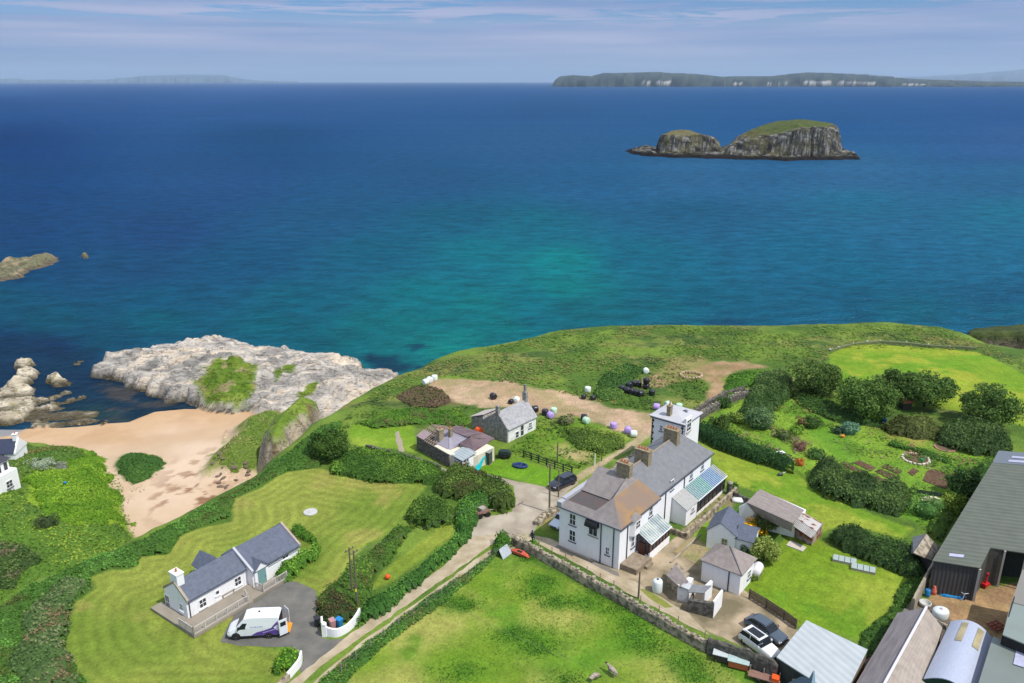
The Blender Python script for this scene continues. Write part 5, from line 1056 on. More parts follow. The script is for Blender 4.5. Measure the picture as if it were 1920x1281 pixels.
# ---- headland rough grazing: scattered low tussocks
def cover(name, label, poly, dens, size, h, c1, c2, cat='grass', zp=0, c3=None, cl=6, thr=.45):
    pw = np.array(PX(poly, GZ+zp)); x0, y0 = pw.min(0); x1, y1 = pw.max(0); k = int((x1-x0)*(y1-y0)*dens)
    x = rng.uniform(x0, x1, k); y = rng.uniform(y0, y1, k); ok = (sdist(x, y, pw) > 0) & (fbm(x, y, cl, 3, 25)+rng.uniform(-.12, .12, k) > thr); x, y = x[ok], y[ok]
    z = height(x, y)+rng.uniform(.0, h, len(x)); t = np.clip(fbm(x, y, cl*.7, 3, 29)*2-.5+rng.uniform(-.2, .2, len(x)), 0, 1)[:, None]
    cc = np.asarray(c1)*(1-t)+np.asarray(c2)*t
    if c3 is not None: m3 = (fbm(x, y, cl, 3, 35) > .6)[:, None]; cc = np.where(m3, np.asarray(c3)[None, :], cc)
    up = np.repeat(np.array([[0, 0, 1.0]]), len(x), 0)
    return tag(emit(name, np.stack([x, y, z], 1), up, size, cc*(1.12/FK), flat=.8), label, cat, kind='stuff')
cover('headland_grass', 'tussocky rough grass over the far headland', [(640,790),(700,730),(745,704),(800,684),(860,656),(940,644),(1060,617),(1240,608),(1400,611),(1560,607),(1760,612),(1850,645),(1960,662),(2000,700),(1930,700),(1880,678),(1830,658),(1560,650),(1545,680),(1480,684),(1430,676),(1320,672),(1300,690),(1240,695),(1190,710),(1150,760),(1080,744),(1000,724),(860,706),(800,708),(740,745),(700,780)],
      3.2, .5, .3, alb(90,120,44), alb(130,152,66), c3=alb(142,140,80), cl=8, thr=.36)
mound('verge_grass', 'long rough grass and weeds on the verge below the lane', 'grass', [(938,1030),(900,1056),(840,1096),(760,1154),(650,1232),(600,1275),(585,1300),(640,1300),(662,1270),(720,1212),(810,1146),(885,1090),(925,1050)], .55, alb(66,104,40), alb(98,134,54), .22, 30, .8, 1.4, zp=0, stuff=True, wob=.5, third=alb(120,118,66), ls=3)
cover('field_grass', 'longer grass tussocks in the sheep field', FIELD, 14.0, .13, .06, alb(98,140,40), alb(140,160,62), cl=5, thr=.5)
cover('lawn_blades', 'uneven longer grass over the back lawn', LAWN2, 12.0, .1, .04, alb(104,142,36), alb(142,162,60), cl=6, thr=.46)
PT = [(980,1020,2.2),(1020,1090,3.0),(1010,1112,2.2),(1040,1130,2.0),(1105,1130,3.0),(850,1130,2.4),(880,1136,1.6),(955,1190,2.4),(1000,1200,3.2),(1020,1218,2.0),(1180,1170,2.2),(1205,1198,3.2),(1230,1215,2.4),(1290,1240,2.6),(1310,1270,2.6),(865,1262,2.8),(1065,1276,2.0),(1160,1142,2.0),(990,1048,1.6),(1120,1110,1.5)]
xx_ = []; 
for u_, v_, r_2 in PT:
    p_ = P2(u_, v_); k_ = int(150*r_2); a_2 = rng.normal(size=(k_, 2))*r_2*.42*np.array([1.2, .8]); xx_.append(np.column_stack([p_[0]+a_2[:, 0]+a_2[:, 1]*.3, p_[1]+a_2[:, 1]]))
xx_ = np.vstack(xx_); z_2 = height(xx_[:, 0], xx_[:, 1])+rng.uniform(0, .22, len(xx_)); t_2 = rng.random(len(xx_))[:, None]
tag(emit('field_tussocks', np.column_stack([xx_, z_2]), np.repeat([[0, 0, 1.0]], len(xx_), 0), .17, (np.array(alb(70,118,36))*(1-t_2)+np.array(alb(100,142,46))*t_2)*.75, flat=.55), 'dark green tussocks of long grass in patches over the sheep field', 'grass', kind='stuff')
cover('dry_tufts', 'patches of dry yellow grass at the top of the garden', [(1470,738),(1545,760),(1640,800),(1750,812),(1745,838),(1660,825),(1560,790),(1480,765)], 9, .25, .2, alb(150,150,76), alb(176,164,96), cl=3, thr=.5)
cover('garden_weeds', 'leafy weeds and mixed plants scattered through the garden', [(1600,800),(1700,830),(1840,862),(1800,910),(1740,880),(1640,860),(1570,850),(1560,820)], 6, .35, .45, alb(78,118,44), alb(122,144,66), cl=2.5, thr=.52, c3=alb(150,150,100))
cover('garden_tufts', 'uneven longer grass over the garden lawn', GARD, 7.0, .2, .12, alb(92,134,42), alb(126,156,60), cl=4, thr=.46, c3=alb(140,150,80))
cover('lawn_tufts', 'uneven longer grass over the mown lawn by the long cottage', LAWN1, 10.0, .1, .04, alb(104,134,42), alb(146,156,70), cl=6, thr=.5)
cover('weeds', 'weeds and long grass around the old grey cottage and ruin', [(800,800),(860,762),(900,766),(1010,785),(1130,805),(1180,820),(1140,852),(1085,880),(1000,862),(940,850),(1000,815),(1010,800),(960,780),(900,790),(840,800)], 7, .4, .4, alb(84,128,36), alb(128,152,58), cl=4, thr=.4, c3=alb(72,104,40))
cover('yard_weeds', 'weeds scattered around the bales and spoil heaps', [(1150,760),(1190,712),(1240,700),(1300,700),(1330,730),(1300,778),(1230,772)], 6, .45, .4, alb(70,106,36), alb(110,134,50), cl=5, thr=.46)
cover('lawn_edge_grass', 'rough grass beside the low wall and path of the ruined cottage', [(640,800),(700,770),(790,790),(760,800),(700,795),(655,800),(652,830),(690,845),(780,868),(830,885),(820,900),(700,850),(640,835)], 7, .4, .4, alb(80,118,40), alb(116,146,54), cl=4, thr=.35)
# ---- hedges and shrub masses
HG = 'hedges around the gardens'
mound('hedge', 'broad dark green hedge between the mown lawn and the ruined cottage path', 'hedge', [(617,872),(640,846),(690,842),(760,854),(838,880),(830,900),(800,903),(760,898),(700,901),(650,890),(622,884)], 1.5, alb(66,100,36), alb(104,138,50), .25, 34, 1.2, 2, group=HG)
mound('hedge', 'thick overgrown hedge corner beside the concrete road junction', 'hedge', [(812,915),(828,888),(842,872),(880,876),(930,896),(962,912),(966,938),(950,954),(925,950),(890,926),(858,928),(830,925)], 2.3, alb(70,90,38), alb(100,124,52), .25, 34, 1.3, 2.2, group=HG, third=alb(84,80,50))
mound('hedge', 'rounded wind-cut hedge clump inside the mown lawn', 'hedge', [(758,962),(783,934),(826,928),(849,950),(848,970),(800,984)], 2.2, alb(66,96,36), alb(94,122,46), .24, 36, 1.6, 3, group=HG, lumpy=.25)
mound('hedge', 'tall curving hedge running beside the lane down to the white wall', 'hedge', [(858,944),(892,924),(926,932),(922,950),(900,957),(886,975),(880,1008),(850,1034),(780,1090),(720,1138),(690,1163),(668,1180),(652,1160),(694,1122),(762,1078),(820,1030),(850,1000),(856,970)], 1.7, alb(58,98,38), alb(88,132,52), .24, 34, 1.1, 2, group=HG)
mound('thicket', 'straggly thicket strip between the mown lawn and the narrow lawn', 'scrub', [(630,1090),(662,1048),(700,1020),(745,986),(772,986),(756,1020),(718,1058),(702,1090),(690,1118),(650,1152),(610,1152),(598,1122)], 1.2, alb(72,104,38), alb(112,140,54), .25, 26, 1.2, 1.6, group=HG, third=alb(96,92,54), wob=1.1)
mound('thicket', 'dark brambly thicket behind the curved white gate wall', 'scrub', [(596,1134),(622,1112),(664,1122),(678,1148),(660,1164),(615,1166),(596,1154)], 1.8, alb(50,76,32), alb(88,114,44), .24, 34, 1.2, 1.8, group=HG, third=alb(84,66,48))
mound('shrub_bed', 'bright green shrubs wrapped round the right gable of the long cottage', 'shrub', [(518,1078),(532,1056),(562,1040),(578,1015),(556,1000),(548,988),(566,988),(600,1010),(608,1025),(590,1045),(560,1058),(545,1080),(525,1088)], 1.5, alb(76,116,36), alb(118,156,56), .22, 40, .9, 1.3)
mound('gate_bush', 'round leafy bush above the gate pillar at the foot of the drive', 'shrub', [(503,1248),(511,1222),(540,1204),(562,1212),(568,1226),(545,1248),(515,1258)], 2.0, alb(66,106,30), alb(110,152,44), .22, 44, 1.0, 1.2)
mound('hawthorn_bush', 'green bush leaning over the grey roof at the corner of the stone wall', 'shrub', [(924,1030),(930,1006),(950,999),(960,1014),(952,1030)], 2.0, alb(66,106,34), alb(104,146,46), .22, 44, .8, 1.2)
mound('clipped_hedge', 'long straight clipped dark hedge between the side lawn and the garden', 'hedge', [(1306,793),(1345,808),(1420,838),(1490,866),(1488,880),(1400,854),(1340,832),(1304,812)], 2.1, alb(40,70,34), alb(58,92,42), .24, 34, .6, 2, box=True, wob=.25, group=HG)
mound('hedge', 'tall dark evergreen hedge below the vegetable plots', 'hedge', [(1512,888),(1520,868),(1560,862),(1600,884),(1640,906),(1678,892),(1705,906),(1708,934),(1700,956),(1680,955),(1640,943),(1600,934),(1560,921),(1525,903)], 3.0, D1, D2, .27, 30, 1.7, 2.4, group=HG)
mound('hedge', 'dark evergreen hedge on the back lawn in front of the stone shed', 'hedge', [(1557,1000),(1570,988),(1600,987),(1650,1002),(1700,1017),(1730,1030),(1736,1068),(1718,1072),(1660,1048),(1610,1028),(1565,1012)], 2.7, D1, alb(70,98,46), .25, 36, 1.5, 2.2, group=HG)
mound('scrub_bank', 'grey green windswept bushes beside the old stone wall', 'scrub', [(1400,745),(1420,705),(1460,694),(1486,704),(1482,742),(1440,772),(1412,785),(1385,770)], 2.4, alb(64,90,44), alb(98,120,66), .3, 26, 1.6, 2.4)
mound('weed_bank', 'low green scrub mound inside the bend of the dirt track', 'scrub', [(1356,722),(1365,702),(1400,694),(1440,700),(1420,716),(1390,730),(1366,738)], 1.0, alb(74,114,38), alb(104,144,50), .3, 22, 1.2, 1.8)
mound('weed_bank', 'low tangled scrub between the overgrown garden and the dirt yard', 'scrub', [(1060,800),(1110,806),(1168,820),(1172,836),(1130,844),(1082,838),(1062,818)], 1.2, alb(76,100,40), alb(104,128,50), .27, 26, 1.2, 1.8)
mound('weed_bank', 'dark scrub bank beneath the pile of black bales', 'scrub', [(1110,735),(1130,700),(1175,680),(1210,690),(1180,715),(1165,745),(1130,750)], .9, alb(64,98,42), alb(98,126,56), .33, 16, 1.5, 2.4)
mound('weed_bank', 'green scrub along the near edge of the dirt yard', 'scrub', [(672,792),(700,775),(760,765),(860,768),(880,780),(868,798),(800,790),(750,796),(700,800)], 1.0, alb(76,116,38), alb(112,142,50), .3, 20, 1.3, 2.2, third=alb(100,92,62))
mound('dead_scrub', 'brown dead scrub at the seaward end of the dirt yard', 'scrub', [(745,742),(780,722),(820,724),(850,750),(820,762),(770,760)], .9, alb(108,90,72), alb(84,92,48), .33, 16, 1.4, 1.8)
mound('hedge', 'dark shrubs below the right hand trees behind the garden', 'hedge', [(1756,806),(1780,790),(1830,792),(1880,804),(1900,830),(1890,846),(1850,846),(1800,834),(1760,822)], 3.0, D1, alb(82,104,54), .32, 22, 1.8, 2.6, group=HG)
mound('hedge', 'brown green shrubs under the middle trees behind the garden', 'hedge', [(1655,795),(1690,780),(1745,785),(1775,800),(1755,820),(1710,812),(1670,808)], 2.0, alb(76,84,42), alb(104,116,58), .32, 20, 1.6, 2.2, group=HG)
mound('hedge', 'shadowed undergrowth at the foot of the two left hand trees', 'hedge', [(1480,730),(1520,728),(1590,768),(1655,782),(1650,798),(1580,790),(1500,760)], 1.1, alb(60,90,38), alb(90,114,46), .33, 18, 1.4, 2.2, group=HG)
mound('box_hedge', 'narrow low hedge across the garden above the round stone bed', 'hedge', [(1664,832),(1672,829),(1740,846),(1790,864),(1780,870),(1730,854)], .8, alb(62,100,38), alb(90,128,48), .27, 26, .5, 1.6)
mound('hedge', 'mixed green bushes against the long side of the big barn', 'hedge', [(1790,900),(1830,878),(1858,850),(1880,850),(1850,880),(1830,915),(1800,950),(1775,945)], 2.4, alb(54,86,34), alb(96,128,50), .28, 26, 1.3, 2, group=HG)
mound('weed_bank', 'scruffy weeds between the stone shed and the big barn', 'scrub', [(1735,985),(1770,955),(1790,960),(1765,1010),(1745,1000)], 1.1, alb(80,110,40), alb(140,124,70), .25, 26, .9, 1.4)
mound('nettle_strip', 'dark weeds along the shaded foot of the long byre', 'scrub', [(1600,1205),(1700,1095),(1735,1060),(1745,1075),(1700,1150),(1650,1215),(1620,1230)], .6, alb(58,90,34), alb(84,116,42), .25, 22, .7, 1.3)
cover('flower_border', 'straggly flower border by the terrace of the white house', [(1262,1038),(1300,985),(1345,948),(1372,928),(1352,925),(1300,968),(1275,1000)], 9, .25, .3, alb(150,136,84), alb(110,124,60), cat='flower bed', c3=alb(200,176,140), cl=2, thr=.42)
cover('bed_plants', 'low mixed planting in the garden borders', [(1440,800),(1470,805),(1530,838),(1560,862),(1540,868),(1490,850),(1450,820)], 12, .35, .5, alb(92,96,60), alb(120,130,80), cat='flower bed', c3=alb(150,120,110), cl=2.5, thr=.35)
for nm_, lb_, pl_, c1_, c2_, c3_, d_ in [
 ('border_plants', 'mixed purple and green border plants above the clipped hedge', [(1320,800),(1350,790),(1395,812),(1440,832),(1480,850),(1500,862),(1490,872),(1440,852),(1380,828),(1330,812)], alb(84,118,48), alb(124,146,62), alb(170,140,120), 9),
 ('border_plants', 'tall mixed planting at the top of the garden', [(1440,745),(1490,752),(1560,782),(1600,800),(1590,812),(1540,800),(1480,778),(1440,770)], alb(76,110,44), alb(112,136,56), alb(150,150,80), 8),
 ('border_plants', 'rough planting around the far end of the garden by the barn', [(1690,835),(1760,850),(1830,860),(1850,872),(1820,905),(1780,900),(1760,880),(1700,865)], alb(70,108,44), alb(120,146,66), alb(160,120,96), 10),
 ('border_plants', 'low plants between the hedge and the large soil bed', [(1620,905),(1700,915),(1720,935),(1700,958),(1700,935),(1660,925),(1630,915)], alb(66,100,44), alb(104,134,66), alb(136,120,84), 12),
 ('border_plants', 'weedy planting beside the oval bed and barn trees', [(1715,985),(1760,945),(1790,950),(1780,985),(1740,1000)], alb(70,104,40), alb(110,140,56), alb(130,130,60), 10)]:
    cover(nm_, lb_, pl_, d_, .38, .7, c1_, c2_, cat='plants', c3=c3_, cl=2.2, thr=.42)
cover('vegetables', 'rows of leafy vegetables between the bare soil beds', [(1585,880),(1600,868),(1700,905),(1780,870),(1800,880),(1770,925),(1700,950),(1640,925)], 9, .3, .3, alb(74,118,44), alb(120,150,72), cat='vegetables', cl=2.0, thr=.5)
cover('rock_turf', 'green turf with dry tufts on the knoll of the pale rock headland', [(374,704),(390,688),(412,682),(440,680),(472,694),(480,710),(476,730),(440,742),(402,738),(378,728)], 5, .35, .25, alb(96,126,44), alb(136,152,70), zp=-11.5, cl=4, thr=.42, c3=alb(160,150,96))
cover('sandy_marram', 'sparse pale grass on the sand below the bracken slope', [(222,905),(262,903),(300,880),(290,900),(262,930),(250,1000),(232,960)], 4, .3, .3, alb(158,156,100), alb(128,136,78), zp=-14, cl=2.5, thr=.5)
cover('stray_bracken', 'stray bright bracken around the edges of the bracken slope', [(30,900),(70,870),(120,850),(180,826),(214,850),(232,910),(246,990),(200,1030),(120,1040),(40,1010),(10,950)], 3.2, .42, .8, alb(98,136,34), alb(134,162,56), cat='bracken', zp=-11, cl=5, thr=.46)
cover('shore_weed', 'brown and green weed on the ledges by the left shore', [(-60,760),(60,740),(165,740),(200,780),(190,796),(0,798)], 2, .3, .1, alb(120,116,74), alb(150,140,100), cat='seaweed', zp=-15, cl=2, thr=.55)
# ---- cultivated beds: soil with rows of plants
SOILB = mat('bed_soil', alb(124,96,74,.7), col2=alb(92,70,54,.7), thr=(.35,.65), scale=2, detail=8, rough=1, bump=.04)
def bed(label, px, rows, c1, c2, dens=7, size=.28, hh=.25):
    w = [Vector(p) for p in PX(px)]; o0 = w[0]; t = thing('vegetable_bed', label, 'vegetable bed', (o0.x, o0.y, GZ), 0, 'vegetable beds in the garden')
    MB().prism([tuple(p-o0) for p in w], .0, .09).build('soil', SOILB, t)
    if rows > 1:
        P_ = []
        for k in range(rows):
            f = (k+.5)/rows; a = w[0].lerp(w[3], f)-o0; c = w[1].lerp(w[2], f)-o0; n_ = int((c-a).length*dens)
            for i in range(n_): q_ = a.lerp(c, rng.random()); P_.append((q_.x+rng.normal()*.1, q_.y+rng.normal()*.1, .12+rng.random()*hh))
        P_ = np.array(P_); t_ = rng.random(len(P_))[:, None]; emit('plants', P_, np.repeat([[0, 0, 1.0]], len(P_), 0), size, np.asarray(c1)*(1-t_)+np.asarray(c2)*t_, parent=t)
VG = [('bare brown bed at the far end of the upper pair',[(1600,868),(1612,864),(1642,878),(1632,884)],1),('bare brown bed at the near end of the upper pair',[(1588,878),(1599,874),(1628,888),(1618,894)],1),
 ('leafy bed left of the narrow pair',[(1572,872),(1584,866),(1600,872),(1588,880)],4),('dark leafy bed below the round stone bed, upper one',[(1652,876),(1662,871),(1692,884),(1684,890)],4),
 ('dark leafy bed below the round stone bed, lower one',[(1640,884),(1652,880),(1688,896),(1676,903)],5),('small square brown bed beside the leafy pair',[(1702,886),(1712,878),(1723,884),(1711,893)],0),
 ('largest brown ploughed bed near the barn',[(1738,884),(1750,880),(1788,896),(1774,918),(1730,902)],0),('long brown bed between the tall hedge bushes',[(1628,898),(1642,892),(1674,908),(1660,918)],1)]
for i_, (lb_, px_, rw_) in enumerate(VG): bed(lb_, px_, rw_, alb(60,96,40), alb(110,140,66))
# ---- trees
tree('garden_tree', 'spreading dark tree at the left end of the row behind the garden', 1524, 738, 4.9, 6.4, T1, T2)
tree('garden_tree', 'broad tree behind the garden, second from the left of the row', 1624, 782, 5.0, 7.0, alb(60,88,38), alb(106,134,62))
tree('garden_tree', 'dark tree filling the middle of the row behind the garden', 1678, 756, 3.8, 6.2, T1, alb(84,108,52), 3600)
tree('garden_tree', 'rounded tree just right of the small orange roof behind the garden', 1732, 762, 4.6, 7.0, T1, alb(96,124,58))
tree('garden_tree', 'lone rounded tree at the right end of the row behind the garden', 1845, 796, 4.6, 7.0, alb(56,84,38), alb(104,130,62))
tree('cliff_tree', 'dense dark tree on the cliff top beside the small lawn', 617, 858, 3.0, 4.8, alb(50,78,32), alb(86,114,46), 4200, .28, None, .16)
tree('yard_tree', 'light green small tree between the white outhouse and the back lawn', 1432, 1052, 1.9, 3.2, alb(104,124,48), alb(156,166,90), 3000, .2, None, .1)
tree('yard_tree', 'dark shrubby tree in front of the brown roofed store', 1436, 995, 1.7, 2.9, alb(60,78,36), alb(104,116,58), 2600, .2, None, .1)
tree('barn_tree', 'dark conifer-like tree against the wall of the big barn', 1803, 930, 2.2, 4.4, alb(42,70,34), alb(76,106,50), 2800, .25, None, .12)
# ---- single shrubs: u, v (foot), radius, height, colours, label
for u, v, rr0, h, c1, c2, lb in [
 (1352,803,1.9,2.3,alb(62,84,36),alb(88,108,48),'dark rounded shrub at the upper end of the clipped hedge'),
 (1425,800,2.7,3.2,alb(74,104,62),alb(112,134,90),'large grey green shrub just above the clipped hedge'),
 (1380,790,1.5,1.8,alb(96,120,48),alb(132,150,70),'yellow green shrub left of the large grey green shrub'),
 (1356,762,1.6,1.6,alb(50,80,36),alb(84,110,48),'small dark shrub beside the old stone wall'),
 (1492,812,1.3,1.2,alb(96,132,44),alb(128,160,60),'bright round shrub on the upper garden lawn'),
 (1522,800,1.6,1.7,alb(54,84,36),alb(88,112,48),'dark shrub beside the pinkish flower bush'),
 (1504,797,1.2,1.4,alb(140,112,84),alb(112,104,60),'pinkish brown flower bush on the upper garden lawn'),
 (1590,812,1.6,1.8,alb(84,124,100),alb(120,150,120),'blue green rounded shrub near the orange pot'),
 (1570,812,1.0,1.1,alb(50,72,50),alb(80,100,66),'low dark shrub left of the blue green shrub'),
 (1634,790,1.4,1.5,alb(112,146,34),alb(146,176,54),'yellow green bush at the back of the garden lawn'),
 (1530,858,1.5,1.3,alb(64,100,46),alb(96,130,60),'leafy shrub at the end of the garden border'),
 (1500,842,1.2,1.1,alb(110,84,70),alb(134,104,84),'reddish shrub in the middle of the garden border'),
 (1470,822,1.3,1.2,alb(80,98,56),alb(112,124,72),'olive shrub at the start of the garden border'),
 (1500,872,.8,1.0,alb(190,110,50),alb(150,110,50),'orange flowering bush at the end of the clipped hedge'),
 (1625,905,1.4,1.7,alb(56,84,38),alb(86,110,50),'dark bush between the soil beds and the tall hedge'),
 (1736,965,2.2,2.2,alb(76,118,54),alb(120,156,86),'large soft green bush beside the oval bed'),
 (1785,958,1.9,2.4,alb(96,122,40),alb(134,150,60),'olive green bush against the middle of the barn'),
 (1710,925,.9,.9,alb(84,120,50),alb(110,140,66),'small bush at the corner of the large soil bed'),
 (1414,996,1.5,1.5,alb(206,160,20),alb(226,186,30),'vivid yellow flowering bush behind the small store'),
 (1395,1045,1.0,1.6,alb(52,72,50),alb(84,100,70),'grey green climber on the wall of the small store'),
 (1412,1085,.9,.9,alb(84,104,40),alb(112,126,56),'low bush beside the horizontal white tank'),
 (92,1000,1.8,2.0,alb(60,78,42),alb(86,98,60),'single dark round bush in the slope scrub'),
 (78,882,2.3,1.8,alb(136,150,120),alb(168,180,160),'pale silvery bush beside the seaside house'),
 (114,880,1.6,1.3,alb(120,124,110),alb(150,156,136),'grey silvery bush above the bracken slope'),
 (1750,832,.0,.0,G1,G2,None),
 (996,800,1.0,1.2,alb(128,124,96),alb(96,112,60),'pale twiggy bush beside the purple and black bales'),
 (1060,792,1.9,1.3,alb(124,120,90),alb(92,112,56),'dry twiggy bush at the near edge of the dirt yard'),
 (925,846,.0,.0,G1,G2,None),
 (1375,915,.9,.8,alb(60,100,36),alb(90,130,50),'small green bush beside the stone pillar of the terrace')]:
    if not lb: continue
    x, y = P2(u, v) if v > 700 and u > 200 else P2(u, v, 5)
    shrub('shrub', lb, 'shrub', x, y, rr0, h, c1, c2, size=.22 if v > 850 else .28, group='garden shrubs' if u > 1300 else None)
# ------------------------------------------------------------------ paved surfaces
def put(name, label, cat, u, v, rz=0, z=0, group=None): p = P(u, v); return thing(name, label, cat, (p.x, p.y, GZ+.005+z), rz, group)
def sheet(name, poly, z, m, jit=.12, seed=0, step=.8):
    w = [Vector(p) for p in PX(poly)]; out = []
    for a, c in zip(w, w[1:]+w[:1]):
        k = max(1, int((c-a).length/step))
        for i in range(k):
            p = a.lerp(c, i/k); j = float(vnoise(np.array([p.x]), np.array([p.y]), .9, 3+seed)[0]-.5)*2*jit; d = (c-a).normalized(); out.append((p.x-d.y*j, p.y+d.x*j, GZ+z))
    me = bpy.data.meshes.new(name); me.from_pydata(out, [], [tuple(range(len(out)))]); me.update(); 
    if me.polygons[0].normal.z < 0: me.flip_normals()
    me.materials.append(m); o = bpy.data.objects.new(name, me); COL.objects.link(o); return tag(o, kind='structure')
GRAV = mat('grey_gravel', alb(132,130,122,.72), col2=alb(112,110,104,.72), thr=(.4,.62), scale=.5, detail=10, bump=.02, bscale=9, rough=.95, coord='Generated') if False else mat('grey_gravel', alb(134,130,122,.72), col2=alb(106,106,102,.72), thr=(.35,.65), scale=.45, detail=12, rough=.95, bump=.03, bscale=7)
CONR = mat('old_concrete', alb(202,190,170,.72), col2=alb(158,146,128,.72), thr=(.3,.7), scale=.4, detail=12, rough=.95, bump=.02, bscale=6)
DIRT = mat('pale_track', alb(206,190,164,.74), col2=alb(170,154,122,.74), thr=(.35,.65), scale=.5, detail=12, rough=.95, bump=.03, bscale=5)
YARDM = mat('yard_ground', alb(196,176,146,.72), col2=alb(128,118,92,.72), thr=(.38,.6), scale=.3, detail=12, rough=.95, bump=.03, bscale=5)
sheet('driveway', [(414,1204),(424,1180),(440,1152),(482,1126),(530,1094),(545,1090),(556,1092),(590,1107),(597,1130),(594,1150),(600,1178),(605,1196),(620,1200),(645,1197),(610,1228),(578,1258),(562,1264),(566,1240),(568,1226),(545,1214),(500,1212),(450,1212)], .016, GRAV, .2, 1)
sheet('road', [(686,842),(700,839),(760,853),(800,867),(842,882),(868,886),(895,884),(960,901),(1025,914),(1050,912),(1068,903),(1085,905),(1060,925),(1042,945),(1010,982),(1000,1002),(985,1004),(940,1012),(905,1018),(882,1012),(884,985),(900,968),(935,966),(960,960),(968,940),(962,910),(930,903),(880,893),(842,890),(800,876),(700,848)], .012, CONR, .12, 2)
sheet('lane', [(880,1010),(905,1004),(945,1000),(930,1016),(870,1060),(800,1108),(720,1166),(650,1214),(600,1250),(545,1305),(515,1305),(562,1264),(600,1235),(650,1195),(700,1157),(770,1105),(830,1062)], .02, DIRT, .14, 3)
sheet('lane_track', [(985,1000),(1002,1010),(958,1032),(925,1041),(905,1054),(850,1094),(780,1142),(700,1198),(640,1242),(575,1305),(562,1305),(632,1240),(695,1192),(772,1136),(842,1088),(900,1043),(942,1018)], .024, DIRT, .16, 4)
sheet('yard_paving', PADS, .01, YARDM, .15, 5)
sheet('front_path', [(1000,1004),(1030,1010),(1100,1044),(1160,1082),(1190,1090),(1230,1115),(1290,1150),(1330,1190),(1300,1178),(1240,1146),(1170,1108),(1090,1062),(1010,1020)], .018, DIRT, .14, 6)
sheet('grass_strip', [(1198,1104),(1210,1105),(1250,1128),(1262,1140),(1246,1140),(1215,1120)], .022, mat('strip_grass', alb(140,146,66), var=.15, scale=2, detail=8), .15, 7)
sheet('shadow_apron', [(1046,1022),(1060,1030),(1158,1073),(1162,1081),(1150,1078),(1100,1052),(1040,1026)], .026, mat('shade_grey', alb(140,134,126,.7), var=.15, scale=1.5, detail=8), .05, 8).name = 'shade_strip'  # darker grey strip paints the gable's shade along the wall foot
sheet('garden_path', [(740,812),(748,808),(756,835),(758,848),(748,846),(744,830)], .02, mat('earth_path', alb(176,164,140,.7), var=.12, scale=1.5, detail=8), .12, 9)

# ------------------------------------------------------------------ walls and fences
def stonewall(name, label, pts, h, w, m, cat='wall', z=GZ, rough=.12, step=.45, zs=None, group=None, capm=None):
    P0 = [P(u, v, z).xy for u, v in pts]; path = []
    for a, c in zip(P0[:-1], P0[1:]):
        k = max(1, int((c-a).length/step)); path += [a.lerp(c, i/k) for i in range(k)]
    path.append(P0[-1]); b = MB(); rings = []; rg = random.Random(len(pts)*7+int(pts[0][0]))
    for i, p in enumerate(path):
        d = (path[min(i+1, len(path)-1)]-path[max(i-1, 0)]).normalized(); n_ = Vector((-d.y, d.x)); hh = h*(1+rg.uniform(-rough, rough)); ww = w/2*(1+rg.uniform(-rough, rough)); g = (hgt(p.x, p.y) if zs is None else zs)
        rings.append([(p.x+n_.x*ww*1.15, p.y+n_.y*ww*1.15, g-.1), (p.x+n_.x*ww, p.y+n_.y*ww, g+hh*.9), (p.x+n_.x*ww*.5, p.y+n_.y*ww*.5, g+hh*(1+rg.uniform(-.03,.08))), (p.x-n_.x*ww*.5, p.y-n_.y*ww*.5, g+hh*(1+rg.uniform(-.03,.08))), (p.x-n_.x*ww, p.y-n_.y*ww, g+hh*.88), (p.x-n_.x*ww*1.15, p.y-n_.y*ww*1.15, g-.1)])
    b.loft(rings); root = thing(name, label, cat, (path[0].x, path[0].y, rings[0][0][2]+.1), 0, group)
    o = b.build('stones', m, None); o.parent = root; o.matrix_parent_inverse = Matrix.Translation(root.location).inverted()
    if capm:
        c2 = MB()
        for i in range(0, len(path)-1):
            if rg.random() < .75:
                p = path[i]; s_ = rg.uniform(.22, .42); c2.obox((p.x+rg.uniform(-.1,.1), p.y+rg.uniform(-.1,.1), rings[i][2][2]+s_*.2), (s_, s_*rg.uniform(.6,1), s_*rg.uniform(.5,.8)), rg.uniform(0,3), rg.uniform(-.3,.3))
        o = c2.build('coping_stones', capm, None, bevel=.03); o.parent = root; o.matrix_parent_inverse = Matrix.Translation(root.location).inverted()
    return root
CAPS = mat('coping_stone', alb(198,186,164,.72), col2=alb(150,140,120,.7), scale=1.2, rough=.95)
stonewall('stone_wall', 'long drystone wall between the sheep field and the track in front of the white house', [(962,1020),(1010,1046),(1060,1072),(1100,1096),(1150,1123),(1200,1152),(1270,1192),(1325,1222)], 1.25, .6, STONE_L, capm=CAPS)
stonewall('stone_wall', 'darker high field wall running behind the chicken houses to the steel shed', [(1326,1224),(1360,1238),(1400,1252),(1456,1276)], 1.9, .5, mat('dark_stonework', alb(96,92,86,.7), col2=alb(136,130,120,.7), thr=(.45,.65), scale=2, bump=.1, rough=.95))
stonewall('rubble_wall', 'tumbledown stony bank between the parked dark car and the white house', [(1006,985),(1020,972),(1050,955),(1085,930),(1120,905),(1150,885),(1200,850)], .7, .9, STONE_L, rough=.35, capm=CAPS)
stonewall('stone_wall', 'old wide stone wall climbing from the tower house towards the far scrub', [(1302,792),(1325,776),(1350,762),(1378,750),(1402,742)], 1.1, .9, STONE, rough=.2, capm=CAPS)
stonewall('stone_wall', 'thin inner stone wall beside the old wide wall', [(1300,779),(1330,758),(1360,742),(1395,732)], .9, .5, STONE, rough=.25)
stonewall('path_wall', 'low dark wall along the path of the ruined cottage', [(687,842),(720,850),(760,860),(800,872),(826,882)], .8, .4, STONE, rough=.1)
